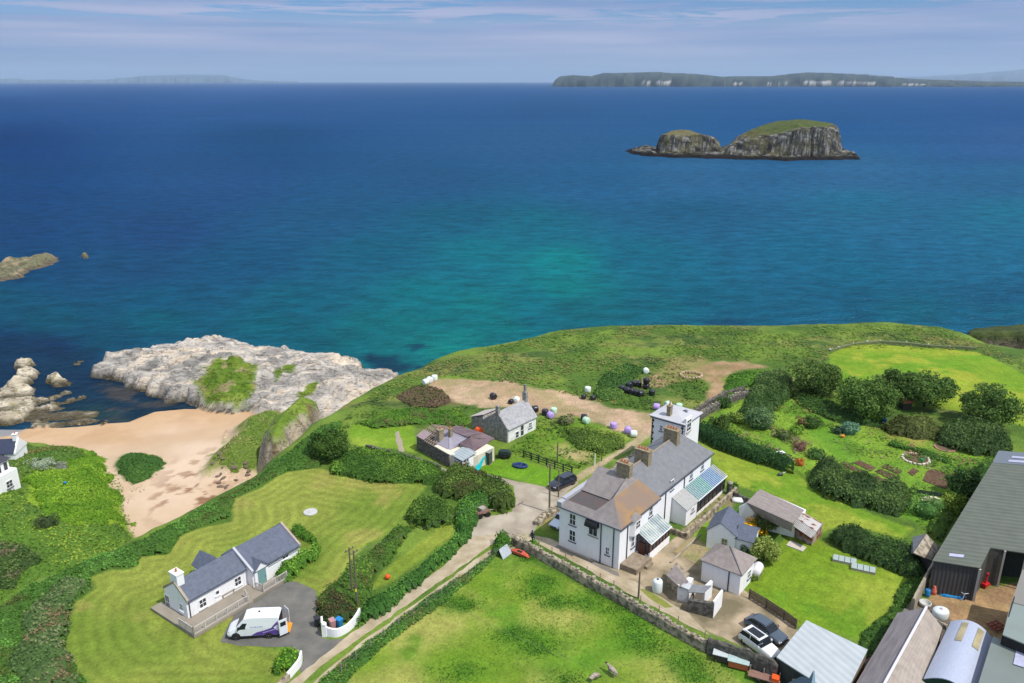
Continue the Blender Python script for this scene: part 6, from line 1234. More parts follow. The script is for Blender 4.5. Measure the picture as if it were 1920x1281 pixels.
stonewall('field_wall', 'distant drystone wall along the top of the bright green field', [(1556,655),(1600,645),(1650,642),(1700,645),(1740,649),(1780,652),(1830,656)], .5, .4, mat('mossy_stone', alb(120,130,90,.7), var=.2), rough=.4, capm=mat('white_stones', alb(216,212,204,.8), var=.1), step=2.2)
stonewall('boundary_wall', 'tall sunlit wall between the cattle barn corner and the byre', [(1748,1075),(1735,1098),(1722,1122),(1708,1150)], 1.9, .35, mat('wall_render', alb(176,166,146,.7), var=.12, scale=1), rough=.03)
stonewall('terrace_wall', 'curving low dark stone wall beside the stone pillar', [(1372,930),(1385,936),(1398,944),(1405,950)], .9, .4, STONE, rough=.15)
stonewall('yard_kerb', 'low stone kerb around the lower side of the littered farm corner', [(1725,1150),(1740,1158),(1760,1172),(1775,1180)], .5, .3, STONE_L, rough=.1)
t = thing('stone_pillar', 'stone gate pillar with pale rounded cap at the corner of the terrace', 'pillar', tuple(P(1367,926)))
MB().lathe([(.42,0),(.4,1.6),(.44,1.65)], n=10).build('shaft', STONE, t); MB().lathe([(.46,1.655),(.4,1.85),(.2,2.0),(.02,2.03)], n=10).build('cap', CAPS, t, smooth=True)
def curvewall(name, label, pts, hs, w, m, pier=None):
    P0 = [P(u, v).xy for u, v in pts]; rings = []; root = thing(name, label, 'wall', (P0[0].x, P0[0].y, GZ))
    q = [P0[0]]+P0+[P0[-1]]; path = []; hh = []
    for i in range(1, len(q)-2):
        for t_ in (0, .25, .5, .75):
            a, b_, c, d = q[i-1], q[i], q[i+1], q[i+2]; path.append(.5*((2*b_)+(c-a)*t_+(2*a-5*b_+4*c-d)*t_*t_+(3*b_-a-3*c+d)*t_**3)); hh.append(hs[i-1]+(hs[i]-hs[i-1])*t_)
    path.append(P0[-1]); hh.append(hs[-1])
    for i, p in enumerate(path):
        d = (path[min(i+1, len(path)-1)]-path[max(i-1, 0)]).normalized(); n_ = Vector((-d.y, d.x))*w/2; p = p-P0[0]
        rings.append([(p.x+n_.x, p.y+n_.y, -.1), (p.x+n_.x, p.y+n_.y, hh[i]), (p.x-n_.x, p.y-n_.y, hh[i]), (p.x-n_.x, p.y-n_.y, -.1)])
    MB().loft(rings).build('panel', m, root, bevel=.03)
    if pier:
        p = P(*pier).xy-P0[0]; MB().box(p.x-.24,p.x+.24,p.y-.24,p.y+.24,-.05,1.45).build('pier', m, root, bevel=.03); MB().lathe([(.3,1.455),(.28,1.55),(.12,1.72),(.02,1.74)], (p.x,p.y,0), 10).build('pier_cap', m, root, smooth=True)
    return root
curvewall('gate_wall', 'curved white gate wall with a capped pier beside the lane', [(604,1170),(606,1186),(614,1192),(632,1194),(650,1186),(664,1174),(676,1160)], [1.0,1.05,1.1,1.0,.95,1.05,1.4], .22, WHITE, (609,1192))
curvewall('gate_wall', 'short white gate wall below the round bush at the foot of the drive', [(566,1238),(562,1250),(552,1262),(540,1276)], [1.2,1.0,.9,.9], .22, WHITE)
stonewall('drive_wall', 'low rough stone wall running down from the short white gate wall', [(542,1274),(530,1284),(518,1296)], .7, .35, STONE_L)
def fence(name, label, pts, h, m, posts=1.8, rails=(.4,.85), rt=.05, rw=.1, z=GZ, boards=False, group=None, pw=.1):
    P0 = [P(u, v, z).xy for u, v in pts]; o0 = P0[0]; root = thing(name, label, 'fence', (o0.x, o0.y, z), 0, group); rl = MB(); np_ = 0
    for a, c in zip(P0[:-1], P0[1:]):
        L_ = (c-a).length; k = max(1, round(L_/posts)); an = math.atan2(c.y-a.y, c.x-a.x)
        for i in range(k+(c is P0[-1])):
            p = a.lerp(c, i/k)-o0; MB().obox((p.x, p.y, h/2), (pw, pw, h+.1), an).build('post', m, root)
        mid = (a+c)/2-o0
        for r_ in rails: rl.obox((mid.x, mid.y, h*r_), (L_, rt, rw), an)
        if boards:
            nb = int(L_/.16); n_ = Vector((-(c-a).y, (c-a).x)).normalized()*.06
            for i in range(nb): p = a.lerp(c, (i+.5)/nb)-o0+n_; rl.obox((p.x, p.y, h/2), (.14, .025, h*.96*(1-.03*((i*7) % 3))), an)
    rl.build('boards' if boards else 'rail', m, root); return root
fence('paddock_fence', 'dark post and rail fence across the lawn beside the overgrown garden', [(982,858),(1010,868),(1040,879),(1072,890)], 1.25, mat('dark_rail', alb(70,78,66,.6), var=.15), 1.7, (.3,.6,.92), .05, .12, pw=.16)
fence('board_fence', 'weathered board fence behind the two parked cars', [(1404,1122),(1435,1140),(1468,1162),(1492,1180)], 1.25, mat('fence_boards', alb(132,116,98,.65), var=.2, scale=2), 1.9, (.3,.8), boards=True)
fence('wire_fence', 'old post and wire fence along the grass verge of the lane', [(938,1040),(880,1082),(800,1140),(720,1196),(640,1262)], 1.05, mat('grey_post', alb(150,148,138,.7), var=.15), 2.4, (.5,.95), .012, .02, pw=.09)
fence('wire_fence', 'post and wire fence standing along the top of the long drystone wall', [(1010,1040),(1060,1066),(1100,1090),(1150,1117),(1200,1146),(1270,1186),(1320,1214)], 2.0, mat('wood_post', alb(170,150,126,.7), var=.15), 2.6, (.82,.97), .012, .02, pw=.07)
fence('garden_fence', 'dark mesh windbreak at the lower edge of the large soil bed', [(1715,925),(1745,930),(1775,936),(1790,932)], .8, mat('navy_mesh', alb(60,66,90,.6), var=.3), 1.6, (.25,.5,.75), .03, .16)
# ------------------------------------------------------------------ poles and wires
POLE = mat('pole_wood', alb(126,116,98,.65), var=.15, scale=2)
def pole(label, u, v, h, r_=.13, arm=True, group='utility poles', two=False, m=None, name='utility_pole'):
    p = P(u, v); t = thing(name, label, 'pole', tuple(p), 0, group)
    MB().tube((0,0,0), (0,0,h), r_, r_*.7, 10).build('pole', m or POLE, t)
    if arm:
        MB().obox((0,0,h-.3), (1.3,.09,.1), .9).build('crossarm', POLE, t)
        for s_ in (-.5,0,.5): MB().lathe([(.03,0),(.05,.05),(.03,.1),(.05,.15)], (s_*math.cos(.9), s_*math.sin(.9), h-.25), 8).build('insulator', PIPE, t)
    return p+Vector((0,0,h-.05))
w1 = pole('nearer pole of the pair by the thicket, carrying the yellow plate', 670, 1137, 7.2); w2 = pole('left hand pole of the pair by the thicket', 661, 1118, 6.4)
MB().box(-.1,.1,-.16,-.12,2.0,2.35).build('yellow_plate', mat('yellow_plate', (.8,.65,.05)), [o for o in COL.objects if o.get('label', '').startswith('nearer pole')][0])
w3 = pole('tall pole on the stony verge in front of the parked dark car', 1030, 961, 7.4, .14); w4 = pole('slim pole just behind the parked dark car', 1047, 932, 4.2, .1, False)
w5 = pole('pole in the overgrown garden above the rail fence', 1045, 868, 3.4, .12, False); w6 = pole('short dark pole at the corner of the yard by the white tank', 1197, 1122, 3.5, .12, False)
pole('short white post at the edge of the overgrown garden', 1115, 872, 1.9, .09, False, 'garden posts', m=FRAMEW, name='garden_post'); pole('short brown post beside the narrow track', 1128, 864, 1.6, .09, False, 'garden posts', name='garden_post'); 
def wire(a, c, sag, label):
    pts = [a.lerp(c, i/14)-Vector((0,0,sag*4*(i/14)*(1-i/14))) for i in range(15)]; b = MB()
    for p, q_ in zip(pts[:-1], pts[1:]): b.tube(p, q_, .013, n=4)
    tag(b.build('overhead_wire', mat('wire_metal', (.10,.11,.11)), None), label, 'wire', 'overhead wires')
wire(w1, w3, 1.2, 'overhead wire from the nearer twin pole to the tall pole by the car'); wire(w3, P(1197,960,22.2), .6, 'overhead wire from the tall pole to the front block of the white house')
wire(w1, P(1330,1330,20.0), 1.5, 'overhead wire crossing the sheep field from the nearer twin pole')

# ------------------------------------------------------------------ vehicles
TYRE = mat('tyre_rubber', (.015,.015,.016), var=.2, rough=.8); RIM = mat('alloy_rim', (.45,.46,.48), var=.1, metal=.8, rough=.35)
CGL = mat('car_glass', (.015,.02,.026), var=.1, rough=.12, spec=.35); HL = mat('lamp_glass', (.75,.77,.8), var=.05, rough=.1); TLM = mat('tail_lamp', (.4,.02,.02), rough=.2); BUMP = mat('black_trim', (.02,.02,.022), rough=.5)
def paint(name, c): 
    m = mat(name, c, var=.03, rough=.28, spec=.6); m.node_tree.nodes['Principled BSDF'].inputs['Coat Weight'].default_value = .6; return m
def sect(x, hw, z0, z1, tw=.86):  # body cross-section ring
    return [(x,-hw*.92,z0),(x,-hw,z0+.12),(x,-hw,z0+(z1-z0)*.6),(x,-hw*tw,z1),(x,hw*tw,z1),(x,hw,z0+(z1-z0)*.6),(x,hw,z0+.12),(x,hw*.92,z0)]
def wheel(root, x, y, r_, w_=.22):
    t_ = MB(); s = 1 if y > 0 else -1; q = Matrix.Rotation(-s*math.pi/2, 4, 'X')
    t_.lathe([(r_*.6,0),(r_*.94,0),(r_,.04),(r_,w_-.04),(r_*.94,w_),(r_*.6,w_)], (x, y-s*w_, r_), 20, q); wh = t_.build('wheel', TYRE, root)
    MB().lathe([(r_*.62,.01),(r_*.66,w_+.004),(r_*.5,w_-.02),(r_*.14,w_-.03),(r_*.12,w_+.005)], (x, y-s*w_, r_), 14, q).build('rim', RIM, wh)
def car(label, P_front, P_rear, col, L_=4.4, W=1.82, Hh=1.5, suv=False, glassroof=False, name='parked_car', zoff=0, group='parked cars'):
    a, c = P(*P_front), P(*P_rear); d = (a-c).xy.normalized(); mid = (a+c)/2; rz = math.atan2(d.y, d.x)
    r = thing(name, label, 'car', (mid.x, mid.y, GZ+.02+zoff), rz, group); hw = W/2; h0 = .24; hb = .92 if not suv else 1.02; l = L_/2
    bm_ = MB(); bm_.loft([sect(-l,hw*.8,h0+.12,hb-.12,.9), sect(-l+.12,hw*.94,h0,hb,.88), sect(-l+.9,hw,h0,hb+.03,.86), sect(0,hw,h0,hb,.87), sect(l-1.25,hw,h0,hb-.04,.86), sect(l-.5,hw*.97,h0,hb-.14,.84), sect(l-.12,hw*.88,h0+.02,hb-.26,.86), sect(l,hw*.72,h0+.12,hb-.36,.9)])
    bm_.build('body', col, r, smooth=True, bevel=.03)
    xb, xr, xf, xw = (-l+.12 if suv else -l+.35), (-l+.45 if suv else -l+.95), .35, l-1.35
    cb = MB(); t = .74
    cb.loft([[(x0,-hw*.86,hb-.02),(x1,-hw*t,zt),(x1,hw*t,zt),(x0,hw*.86,hb-.02)] for x0, x1, zt in ((xb,xr,Hh-.06),(xb+.5,xr+.35,Hh),(xf-.6,xf-.5,Hh),(xw,xf,Hh-.05))]); cb.build('cabin', CGL, r, bevel=.02)
    rf = MB(); rf.slab([(xr-.04,-hw*t-.02,Hh-.03),(xf+.04,-hw*t-.02,Hh-.02),(xf+.04,hw*t+.02,Hh-.02),(xr-.04,hw*t+.02,Hh-.03)][::1], .05); rf.obox(((xr+xf)/2,0,Hh+.005), (xf-xr-.1, W*t-.12, .05))
    for s_ in (-1,1):
        for x0, x1 in ((xb+.02,xr),(xf,xw-.02)): rf.tube((x0,s_*hw*.865,hb),(x1,s_*hw*t,Hh-.04),.035,n=6)
        rf.tube(((xr+xf)/2,s_*hw*.875,hb),((xr+xf)/2,s_*(hw*t+.01),Hh-.04),.04,n=6)
    rf.build('roof', col, r)
    if glassroof: MB().obox(((xr+xf)/2+.1,0,Hh+.04), (xf-xr-.5, W*t-.4, .02)).build('glass_roof', CGL, r)
    for s_ in (-1,1):
        MB().obox((l-.16,s_*hw*.68,hb-.36), (.2,.34,.13), s_*.35).build('headlight', HL, r); MB().obox((-l+.06,s_*hw*.7,hb-.16), (.1,.32,.16), -s_*.2).build('taillight', TLM, r)
        MB().obox((xw-.22,s_*(hw+.08),hb+.06), (.12,.16,.12)).build('mirror', col, r)
        for x in (l-.85,-l+.8): wheel(r, x, s_*hw*.985, .33)
    MB().obox((l-.03,0,h0+.24), (.1,W*.6,.16)).build('grille', BUMP, r); MB().obox((-l+.02,0,h0+.3), (.05,.5,.12)).build('number_plate', mat('plate_yellow', (.7,.6,.12)), r)
    return r
car('very dark blue estate car parked on the verge by the tall pole', (1033,920), (1075,902), paint('navy_paint', (.008,.012,.03)), 4.5, 1.85, 1.5, suv=True)
car('dark blue grey saloon parked beside the board fence', (1466,1208), (1406,1170), paint('bluegrey_paint', (.05,.075,.10)), 4.7, 1.85, 1.46)
car('white car with dark glass roof parked between the saloon and the dark wall', (1450,1236), (1398,1199), paint('white_car_paint', (.72,.72,.72)), 4.4, 1.85, 1.6, suv=True, glassroof=True)
car('pale blue car mostly hidden behind the corner of the white house', (1040,992), (1068,972), paint('pale_car_paint', (.55,.62,.68)), 4.2, 1.75, 1.45)
# the van
a, c = P(441,1194), P(514,1190); d = (a-c).xy.normalized(); mid = (a+c)/2; rz = math.atan2(d.y, d.x)
r = thing('parked_van', 'white high roof van with purple rear panel and open back door on the gravel drive', 'van', (mid.x-.0, mid.y+.4, GZ+.02), rz); hw = 1.0; l = 2.75
VP = paint('white_van_paint', (.72,.75,.78)); b = MB()
def vs_(x, hw_, z0, z1, tw): return [(x,-hw_*.94,z0),(x,-hw_,z0+.15),(x,-hw_,z0+(z1-z0)*.45),(x,-hw_*tw,z1-.08),(x,-hw_*tw*.9,z1),(x,hw_*tw*.9,z1),(x,hw_*tw,z1-.08),(x,hw_,z0+(z1-z0)*.45),(x,hw_,z0+.15),(x,hw_*.94,z0)]
b.loft([vs_(-l,hw*.97,.35,2.42,.9), vs_(-l+.2,hw,.32,2.55,.88), vs_(.2,hw,.32,2.6,.88), vs_(.85,hw,.32,2.45,.84), vs_(1.75,hw,.32,1.42,.86), vs_(l-.35,hw*.95,.32,1.08,.88), vs_(l-.05,hw*.82,.36,.86,.9), vs_(l,hw*.76,.42,.74,.9)]); b.build('body', VP, r, smooth=False, bevel=.05)
k = MB(); k.add([(.93,-.72,2.3),(.93,.72,2.3),(1.80,.82,1.44),(1.80,-.82,1.44)], [(0,1,2,3)]); 
k2 = MB(); k2.slab([(.96,-.70,2.37),(1.72,-.80,1.50),(1.72,.80,1.50),(.96,.70,2.37)], .03); k2.build('windscreen', CGL, r)
for s_ in (-1,1):
    b = MB(); y0 = s_*(hw*1.0); b.add([(1.62,y0*.99+s_*.012,1.27),(.55,y0*.99+s_*.012,1.27),(.55,y0*.92+s_*.012,1.95),(1.0,y0*.92+s_*.012,1.95)] , [(0,1,2,3)]); b.build('side_window', CGL, r)
    for x in (1.78,-1.6): wheel(r, x, s_*1.05, .37, .24); MB().lathe([(.02,-.012),(.47,-.012),(.47,.012),(.02,.012)], (x, s_*1.0, .42), 18, Matrix.Rotation(math.pi/2,4,'X')).build('wheel_arch', BUMP, r)
    MB().obox((l-.2,s_*.66,.84), (.2,.26,.16), s_*.4).build('headlight', mat('grey_lamp', (.35,.37,.4), rough=.1), r); MB().obox((1.45,s_*1.12,1.45), (.14,.2,.3)).build('mirror', BUMP, r)
PUR = mat('purple_vinyl', (.10,.05,.26), var=.1, rough=.35)
for s_ in (1,-1):
    b = MB(); yy = lambda z_: s_*(1.0-(max(0, z_-1.35)/1.2)*.12+.014)
    b.add([(x, yy(z_), z_) for x, z_ in ((-2.65,.5),(-2.65,2.1),(-2.3,1.75),(-1.9,1.3),(-1.2,1.05),(-.4,.85),(.2,.5))], [(0,1,2,3,4,5,6)]); b.build('livery', PUR, r)
    b = MB(); b.add([(x, yy(z_)+s_*.006, z_) for x, z_ in ((-2.6,1.25),(-2.0,1.0),(-1.0,.72),(-1.0,.78),(-2.0,1.07),(-2.6,1.35))], [(0,1,2,3,4,5)]); b.build('livery_line', mat('lilac_vinyl', (.5,.45,.7)), r)
    b = MB()
    for i, w_ in enumerate((.16,.1,.2,.12,.18,.14)): b.obox((.15-i*.23, yy(1.5)+s_*.002, 1.5), (w_,.01,.1))
    b.build('lettering', mat('blue_vinyl', (.25,.32,.6)), r)
    MB().box(-l,l-.3,s_*1.0-.02,s_*1.0+.02,.34,.46).build('sill_trim', BUMP, r)
MB().obox((l+.0,0,.45), (.12,1.7,.3)).build('bumper', BUMP, r, bevel=.03)
b = MB(); b.box(-l-.015,-l+.01,-.86,.86,.45,2.3); b.build('rear_opening', DARK, r)
dr = MB(); dr.obox((-l-.45,-1.05,1.35), (.95,.06,1.85), -.9); d1 = dr.build('rear_door', VP, r, bevel=.02); MB().obox((-l-.45,-1.08,1.75), (.6,.07,.55), -.9).build('door_window', CGL, d1)
dr = MB(); dr.obox((-l-.42,1.0,1.35), (.9,.06,1.85), .6); d1 = dr.build('rear_door', VP, r, bevel=.02); MB().obox((-l-.42,1.02,1.75), (.6,.07,.5), .6).build('door_window', CGL, d1)
MB().obox((-l-.5,-.1,.55), (1.0,1.5,.07), 0, 0, -.35).build('tail_ramp', mat('orange_ramp', alb(232,150,40,.85), var=.1), r)
MB().lathe([(.12,0),(.12,.06),(.02,.08)], (-.6,-.1,2.6), 10).build('roof_vent', PIPE, r)
# old cart, dark trailer
r = thing('farm_cart', 'rusty old farm cart standing where the lane meets the concrete', 'cart', tuple(P(903,966)), .5)
MB().box(-.95,.95,-.7,.7,.55,.65).build('bed', RUST, r); b = MB(); b.box(-.95,.95,-.72,-.66,.66,1.0); b.box(-.95,.95,.66,.72,.66,1.0); b.box(-.97,-.91,-.66,.66,.66,1.1); b.build('side_board', mat('faded_board', alb(168,130,116,.7), var=.2), r)
for sx in (-.6,.6):
    for sy in (-.85,.85): MB().lathe([(.3,0),(.36,.03),(.36,.15),(.3,.18),(.08,.18),(.08,0)], (sx,sy-.09,.36), 14, Matrix.Rotation(-math.pi/2,4,'X')).build('wheel', TYRE, r)
MB().tube((.95,0,.6),(2.0,.1,.25),.05).build('drawbar', RUST, r); MB().obox((.1,0,.95), (.9,.8,.5), .3).build('crate', mat('grey_crate', alb(176,170,160,.7), var=.2), r, bevel=.05)
r = thing('dark_trailer', 'dark covered trailer beside the ruined cottage', 'trailer', tuple(P(946,858)), -.1)
MB().box(-1.0,1.0,-.65,.65,.4,.75).build('bed', BUMP, r); b = MB(); b.loft([[(x_,-.6*k_,.76),(x_,-.5*k_,1.15*k_+.1),(x_,.5*k_,1.15*k_+.1),(x_,.6*k_,.76)] for x_, k_ in ((-.95,.8),(-.5,1),(.6,1),(.95,.75))]); b.build('cover', GREENB, r, bevel=.05)
for sy in (-.72,.72): MB().lathe([(.25,0),(.3,.03),(.3,.13),(.25,.16)], (0,sy-.08,.3), 14, Matrix.Rotation(-math.pi/2,4,'X')).build('wheel', TYRE, r)
r = put('tool_locker', 'tall dark grey green locker against the cream wall of the ruined cottage', 'locker', 914, 869, -.45); MB().box(-.6,.6,-.5,.5,.05,2.1).build('cabinet', mat('locker_green', alb(92,100,86,.6), var=.15), r, bevel=.03); MB().slab([(-.7,-.6,2.12),(.7,-.6,2.12),(.7,.6,2.25),(-.7,.6,2.25)], .06).build('lid', mat('locker_lid', alb(150,160,150,.65)), r); MB().box(-.65,.65,-.55,.55,0,.05).build('base', CONC, r)
# ------------------------------------------------------------------ wrapped bales
BMAT = {'black': BLACKP, 'purple': mat('purple_wrap', alb(190,160,232,.85), var=.06, rough=.35, scale=4), 'pale green': mat('green_wrap', alb(190,226,196,.85), var=.06, rough=.35, scale=4), 'white': mat('white_wrap', alb(224,234,226,.9), var=.05, rough=.35, scale=4)}
def bale(colr, label, u, v, rz=0, z=0, upright=False, s=1.0):
    x, y = P2(u, v); r_ = .6*s; w_ = 1.1*s; M = Matrix.Rotation(rz, 4, 'Z') @ (Matrix.Identity(4) if upright else Matrix.Rotation(math.pi/2, 4, 'X'))
    prof = [(.02,-w_/2),(r_*.7,-w_/2),(r_*.93,-w_/2+.06),(r_,-w_/2+.2),(r_*1.02,0),(r_,w_/2-.2),(r_*.93,w_/2-.06),(r_*.7,w_/2),(.02,w_/2)]
    b = MB(); b.lathe(prof, (0,0,w_/2 if upright else r_), 18, M); o = b.build('bale', BMAT[colr], None, smooth=True); o.location = (x, y, hgt(x, y)-.05+z)
    tag(o, label, 'bale', 'wrapped silage bales'); return o
bl_ = [('black',1166,733,'leftmost black bale of the dark pile'),('black',1175,736,'second black bale in the front row of the dark pile'),('black',1184,739,'third black bale in the front row of the dark pile'),('black',1193,741,'fourth black bale in the front row of the dark pile'),('black',1201,743,'rightmost black bale in the front row of the dark pile'),
 ('black',1180,727,'left black bale in the back row of the dark pile'),('black',1189,724,'second black bale in the back row of the dark pile'),('black',1197,725,'third black bale in the back row of the dark pile'),('black',1211,729,'lower black bale of the stacked pair at the right of the pile'),
 ('black',1222,741,'single black bale standing right of the dark pile'),('black',925,748,'black bale lying on the dirt yard left of the tall chimney'),('black',1003,772,'black bale at the yard edge beside the old cottage'),('black',1022,778,'black bale touching a pale green and a purple bale'),('black',1095,788,'black bale behind a pale green bale at the yard edge'),
 ('black',958,757,'small black bale touching the white bale near the tall chimney'),('black',1094,748,'collapsed black bale on the grass above the yard'),('black',1112,750,'flattened black bale right of the collapsed one'),
 ('purple',1032,784,'purple bale in front of a black bale beside the twiggy bush'),('purple',1150,803,'purple bale on the near edge of the dirt yard'),('purple',1177,812,'purple bale with a white bale against it'),('purple',1231,768,'purple bale beside two pale green bales behind the tower'),
 ('pale green',1038,775,'pale green bale beside the purple and black pair'),('pale green',1099,794,'pale green bale in front of a black bale'),('pale green',1252,763,'pale green bale nearest the purple one behind the tower'),('pale green',1273,767,'pale green bale furthest right behind the tower'),
 ('white',1188,819,'white bale against the rightmost near purple bale'),('white',968,755,'white bale beside the tall rear chimney'),('white',1102,735,'lone white bale on the grass above the yard'),('white',798,721,'nearest white bale of three in a row at the clifftop'),('white',806,717,'middle white bale of three in a row at the clifftop'),('white',815,713,'furthest white bale of three in a row at the clifftop'),
 ('white',1211,700,'white bale among the scrap above the dark pile')]
for i, (c_, u, v, lb) in enumerate(bl_): bale(c_, lb, u, v, (i*1.3) % 3.1, upright=(i % 3 == 0), s=.8 if 'small' in lb or 'flattened' in lb or 'collapsed' in lb else 1.0)
bale('black', 'upper black bale of the stacked pair at the right of the pile', 1211, 729, .4, 1.12, True)
# ------------------------------------------------------------------ garden and yard things
BLUE = mat('blue_plastic', alb(36,130,190,.85), var=.1, rough=.4); TEALP = mat('teal_plastic', alb(30,186,196,.85), var=.06, rough=.35); NAVY = mat('navy_plastic', alb(40,62,110,.8), var=.2, rough=.5)
r = put('garden_slide', 'bright turquoise children slide on the grass by the ruined cottage', 'slide', 901, 877, 1.1)
b = MB(); b.loft([[(x_,-.35,z_),(x_,-.42,z_+.18),(x_,-.36,z_+.18),(x_,-.3,z_+.06),(x_,.3,z_+.06),(x_,.36,z_+.18),(x_,.42,z_+.18),(x_,.35,z_)] for x_, z_ in ((-1.2,.08),(-.8,.12),(-.2,.6),(.5,1.3),(.8,1.4),(1.0,1.4))]); b.build('chute', TEALP, r)
b = MB(); 
for s_ in (-.35,.35): b.tube((1.3,s_,0),(.95,s_,1.75),.05); 
for k_ in range(4): b.tube((1.25-.07*k_,-.35,.25+.3*k_),(1.25-.07*k_,.35,.25+.3*k_),.035)
b.build('ladder', TEALP, r)
r = put('paddling_pool', 'navy blue inflatable boat on the lawn beside the rail fence', 'inflatable', 975, 875, -.3)
b = MB(); rings = []
for i in range(20):
    w_ = 2*math.pi*i/20; cx_, cy_ = math.cos(w_)*1.05, math.sin(w_)*.65; rings.append([(cx_+math.cos(w_)*.2*math.cos(q_), cy_+math.sin(w_)*.2*math.cos(q_), .2+.2*math.sin(q_)) for q_ in [math.pi*2*j/8 for j in range(8)]])
rings.append(rings[0]); b.loft(rings, cap=False); b.build('tube', NAVY, r, smooth=True); MB().prism([(math.cos(w_*math.pi/8)*1.0, math.sin(w_*math.pi/8)*.6) for w_ in range(16)], .05, .14).build('floor', mat('dark_water', (.03,.05,.09), rough=.1), r)
MB().obox((.2,0,.35), (.25,1.2,.08)).build('seat', NAVY, r)
r = put('orange_tarpaulin', 'bright orange tarpaulin bundled between the ruined and the grey roofed cottage', 'tarpaulin', 906, 812, -.2)
b = MB(); b.loft([[(x_,-.7*k_,0),(x_,-.5*k_,.9*k_),(x_,.0,1.2*k_),(x_,.55*k_,.85*k_),(x_,.75*k_,0)] for x_, k_ in ((-1.6,.4),(-1.1,.9),(-.3,1),(.6,.85),(1.2,.95),(1.6,.4))]); b.build('cover', ORNG, r, bevel=.06)
r = put('buoy', 'round orange buoy on the hedge bank of the narrow lawn', 'buoy', 727, 1086); MB().lathe([(.02,0),(.3,.08),(.5,.35),(.55,.6),(.48,.85),(.28,1.05),(.08,1.12)], n=16).build('float', ORNG, r, smooth=True); r.scale = (.6,)*3; MB().lathe([(.09,1.1),(.09,1.22),(.03,1.24)], n=8).build('eyelet', PIPE, r)
r = put('canoe', 'faded red canoe lying under the corner of the long drystone wall', 'boat', 974, 1041, -.62)
b = MB(); b.loft([[(x_,-.38*k_,.5*k_+.05),(x_,-.34*k_,.2),(x_,0,.04),(x_,.34*k_,.2),(x_,.38*k_,.5*k_+.05),(x_,0,.42*k_+.08)] for x_, k_ in ((-1.5,.2),(-1.1,.7),(-.4,1),(.4,1),(1.1,.7),(1.5,.2))]); b.build('hull', mat('faded_red', alb(206,96,72,.75), var=.12), r); MB().obox((0,0,.52), (.7,.4,.05)).build('cockpit', DARK, r)
r = put('tipped_sheet', 'grey metal sheets propped as a little roof beside the red canoe', 'shelter', 943, 1040, .9)
b = MB(); b.slab([(-.9,-.75,.05),(.9,-.75,.1),(.8,0,1.15),(-.8,0,1.1)], .05); b.slab([(-.8,.0,1.1),(.8,.0,1.15),(.9,.8,.1),(-.9,.8,.05)], .05); b.build('sheet', mat('grey_tin', alb(190,198,206,.7), var=.12, rough=.45), r)
r = put('manhole', 'pale round concrete cover in the mown lawn', 'cover', 582, 961); MB().lathe([(.95,0),(.95,.12),(.9,.16),(.02,.17)], n=24).build('slab', mat('pale_cover', alb(206,206,202,.72), var=.1), r); MB().lathe([(.3,.175),(.3,.2),(.02,.2)], n=14).build('lid', mat('pale_cover', alb(206,206,202,.72)), r)
def bin_(label, u, v, m, rz=0):
    r = put('wheelie_bin', label, 'bin', u, v, rz, group='bins by the gate wall'); b = MB(); b.loft([[(-.22*k_,-.25*k_,z_),(.22*k_,-.25*k_,z_),(.22*k_,.25*k_,z_),(-.22*k_,.25*k_,z_)] for z_, k_ in ((.05,1),(1.0,1.25))]); b.build('body', m, r)
    MB().obox((0,.02,1.06), (.62,.7,.08), 0, .08).build('lid', m, r)
    for s_ in (-.24,.24): MB().lathe([(.1,-.03),(.1,.03)], (s_,.28,.1), 10, Matrix.Rotation(math.pi/2,4,'Y')).build('wheel', TYRE, r)
bin_('black wheelie bin at the edge of the drive by the thicket', 595, 1174, BLACKP, .4); bin_('blue wheelie bin tucked behind the curved white wall', 637, 1176, BLUE, 1.0); bin_('dull pink bin behind the curved white wall beside the blue one', 624, 1178, mat('pink_bin', alb(200,150,150,.7)), .7)
r = put('oil_tank', 'upright white water tank at the corner of the yard', 'tank', 1232, 1109); MB().lathe([(.02,.02),(.55,.02),(.58,.1),(.58,1.35),(.5,1.5),(.25,1.6),(.02,1.62)], n=20).build('shell', mat('white_tank', alb(222,230,230,.85), var=.04), r, smooth=True); MB().lathe([(.14,1.6),(.14,1.7),(.02,1.71)], n=10).build('cap', PIPE, r)
r = put('gas_tank', 'rounded white horizontal tank between the hipped outhouse and the small tree', 'tank', 1418, 1081, 1.0, 0); b = MB(); b.lathe([(.02,-1.05),(.35,-1.0),(.55,-.85),(.6,-.6),(.6,.6),(.55,.85),(.35,1.0),(.02,1.05)], (0,0,1.0), 20, Matrix.Rotation(math.pi/2,4,'Y')); b.build('shell', mat('pinkish_white', alb(224,218,222,.85), var=.05), r, smooth=True)
for s_ in (-.6,.6): MB().box(s_-.1,s_+.1,-.45,.45,0,.5).build('cradle', CONC, r)
r = put('white_tank', 'squat white plastic tank beside the end of the long byre', 'tank', 1762, 1157, .3); MB().lathe([(.02,0),(.85,0),(.9,.1),(.9,.8),(.8,.95),(.3,1.05),(.02,1.06)], n=22, sy=.85).build('shell', mat('white_tank', alb(222,230,230,.85)), r, smooth=True); MB().lathe([(.16,1.05),(.16,1.12),(.02,1.13)], n=10).build('cap', mat('mauve_cap', alb(180,160,190,.8)), r)
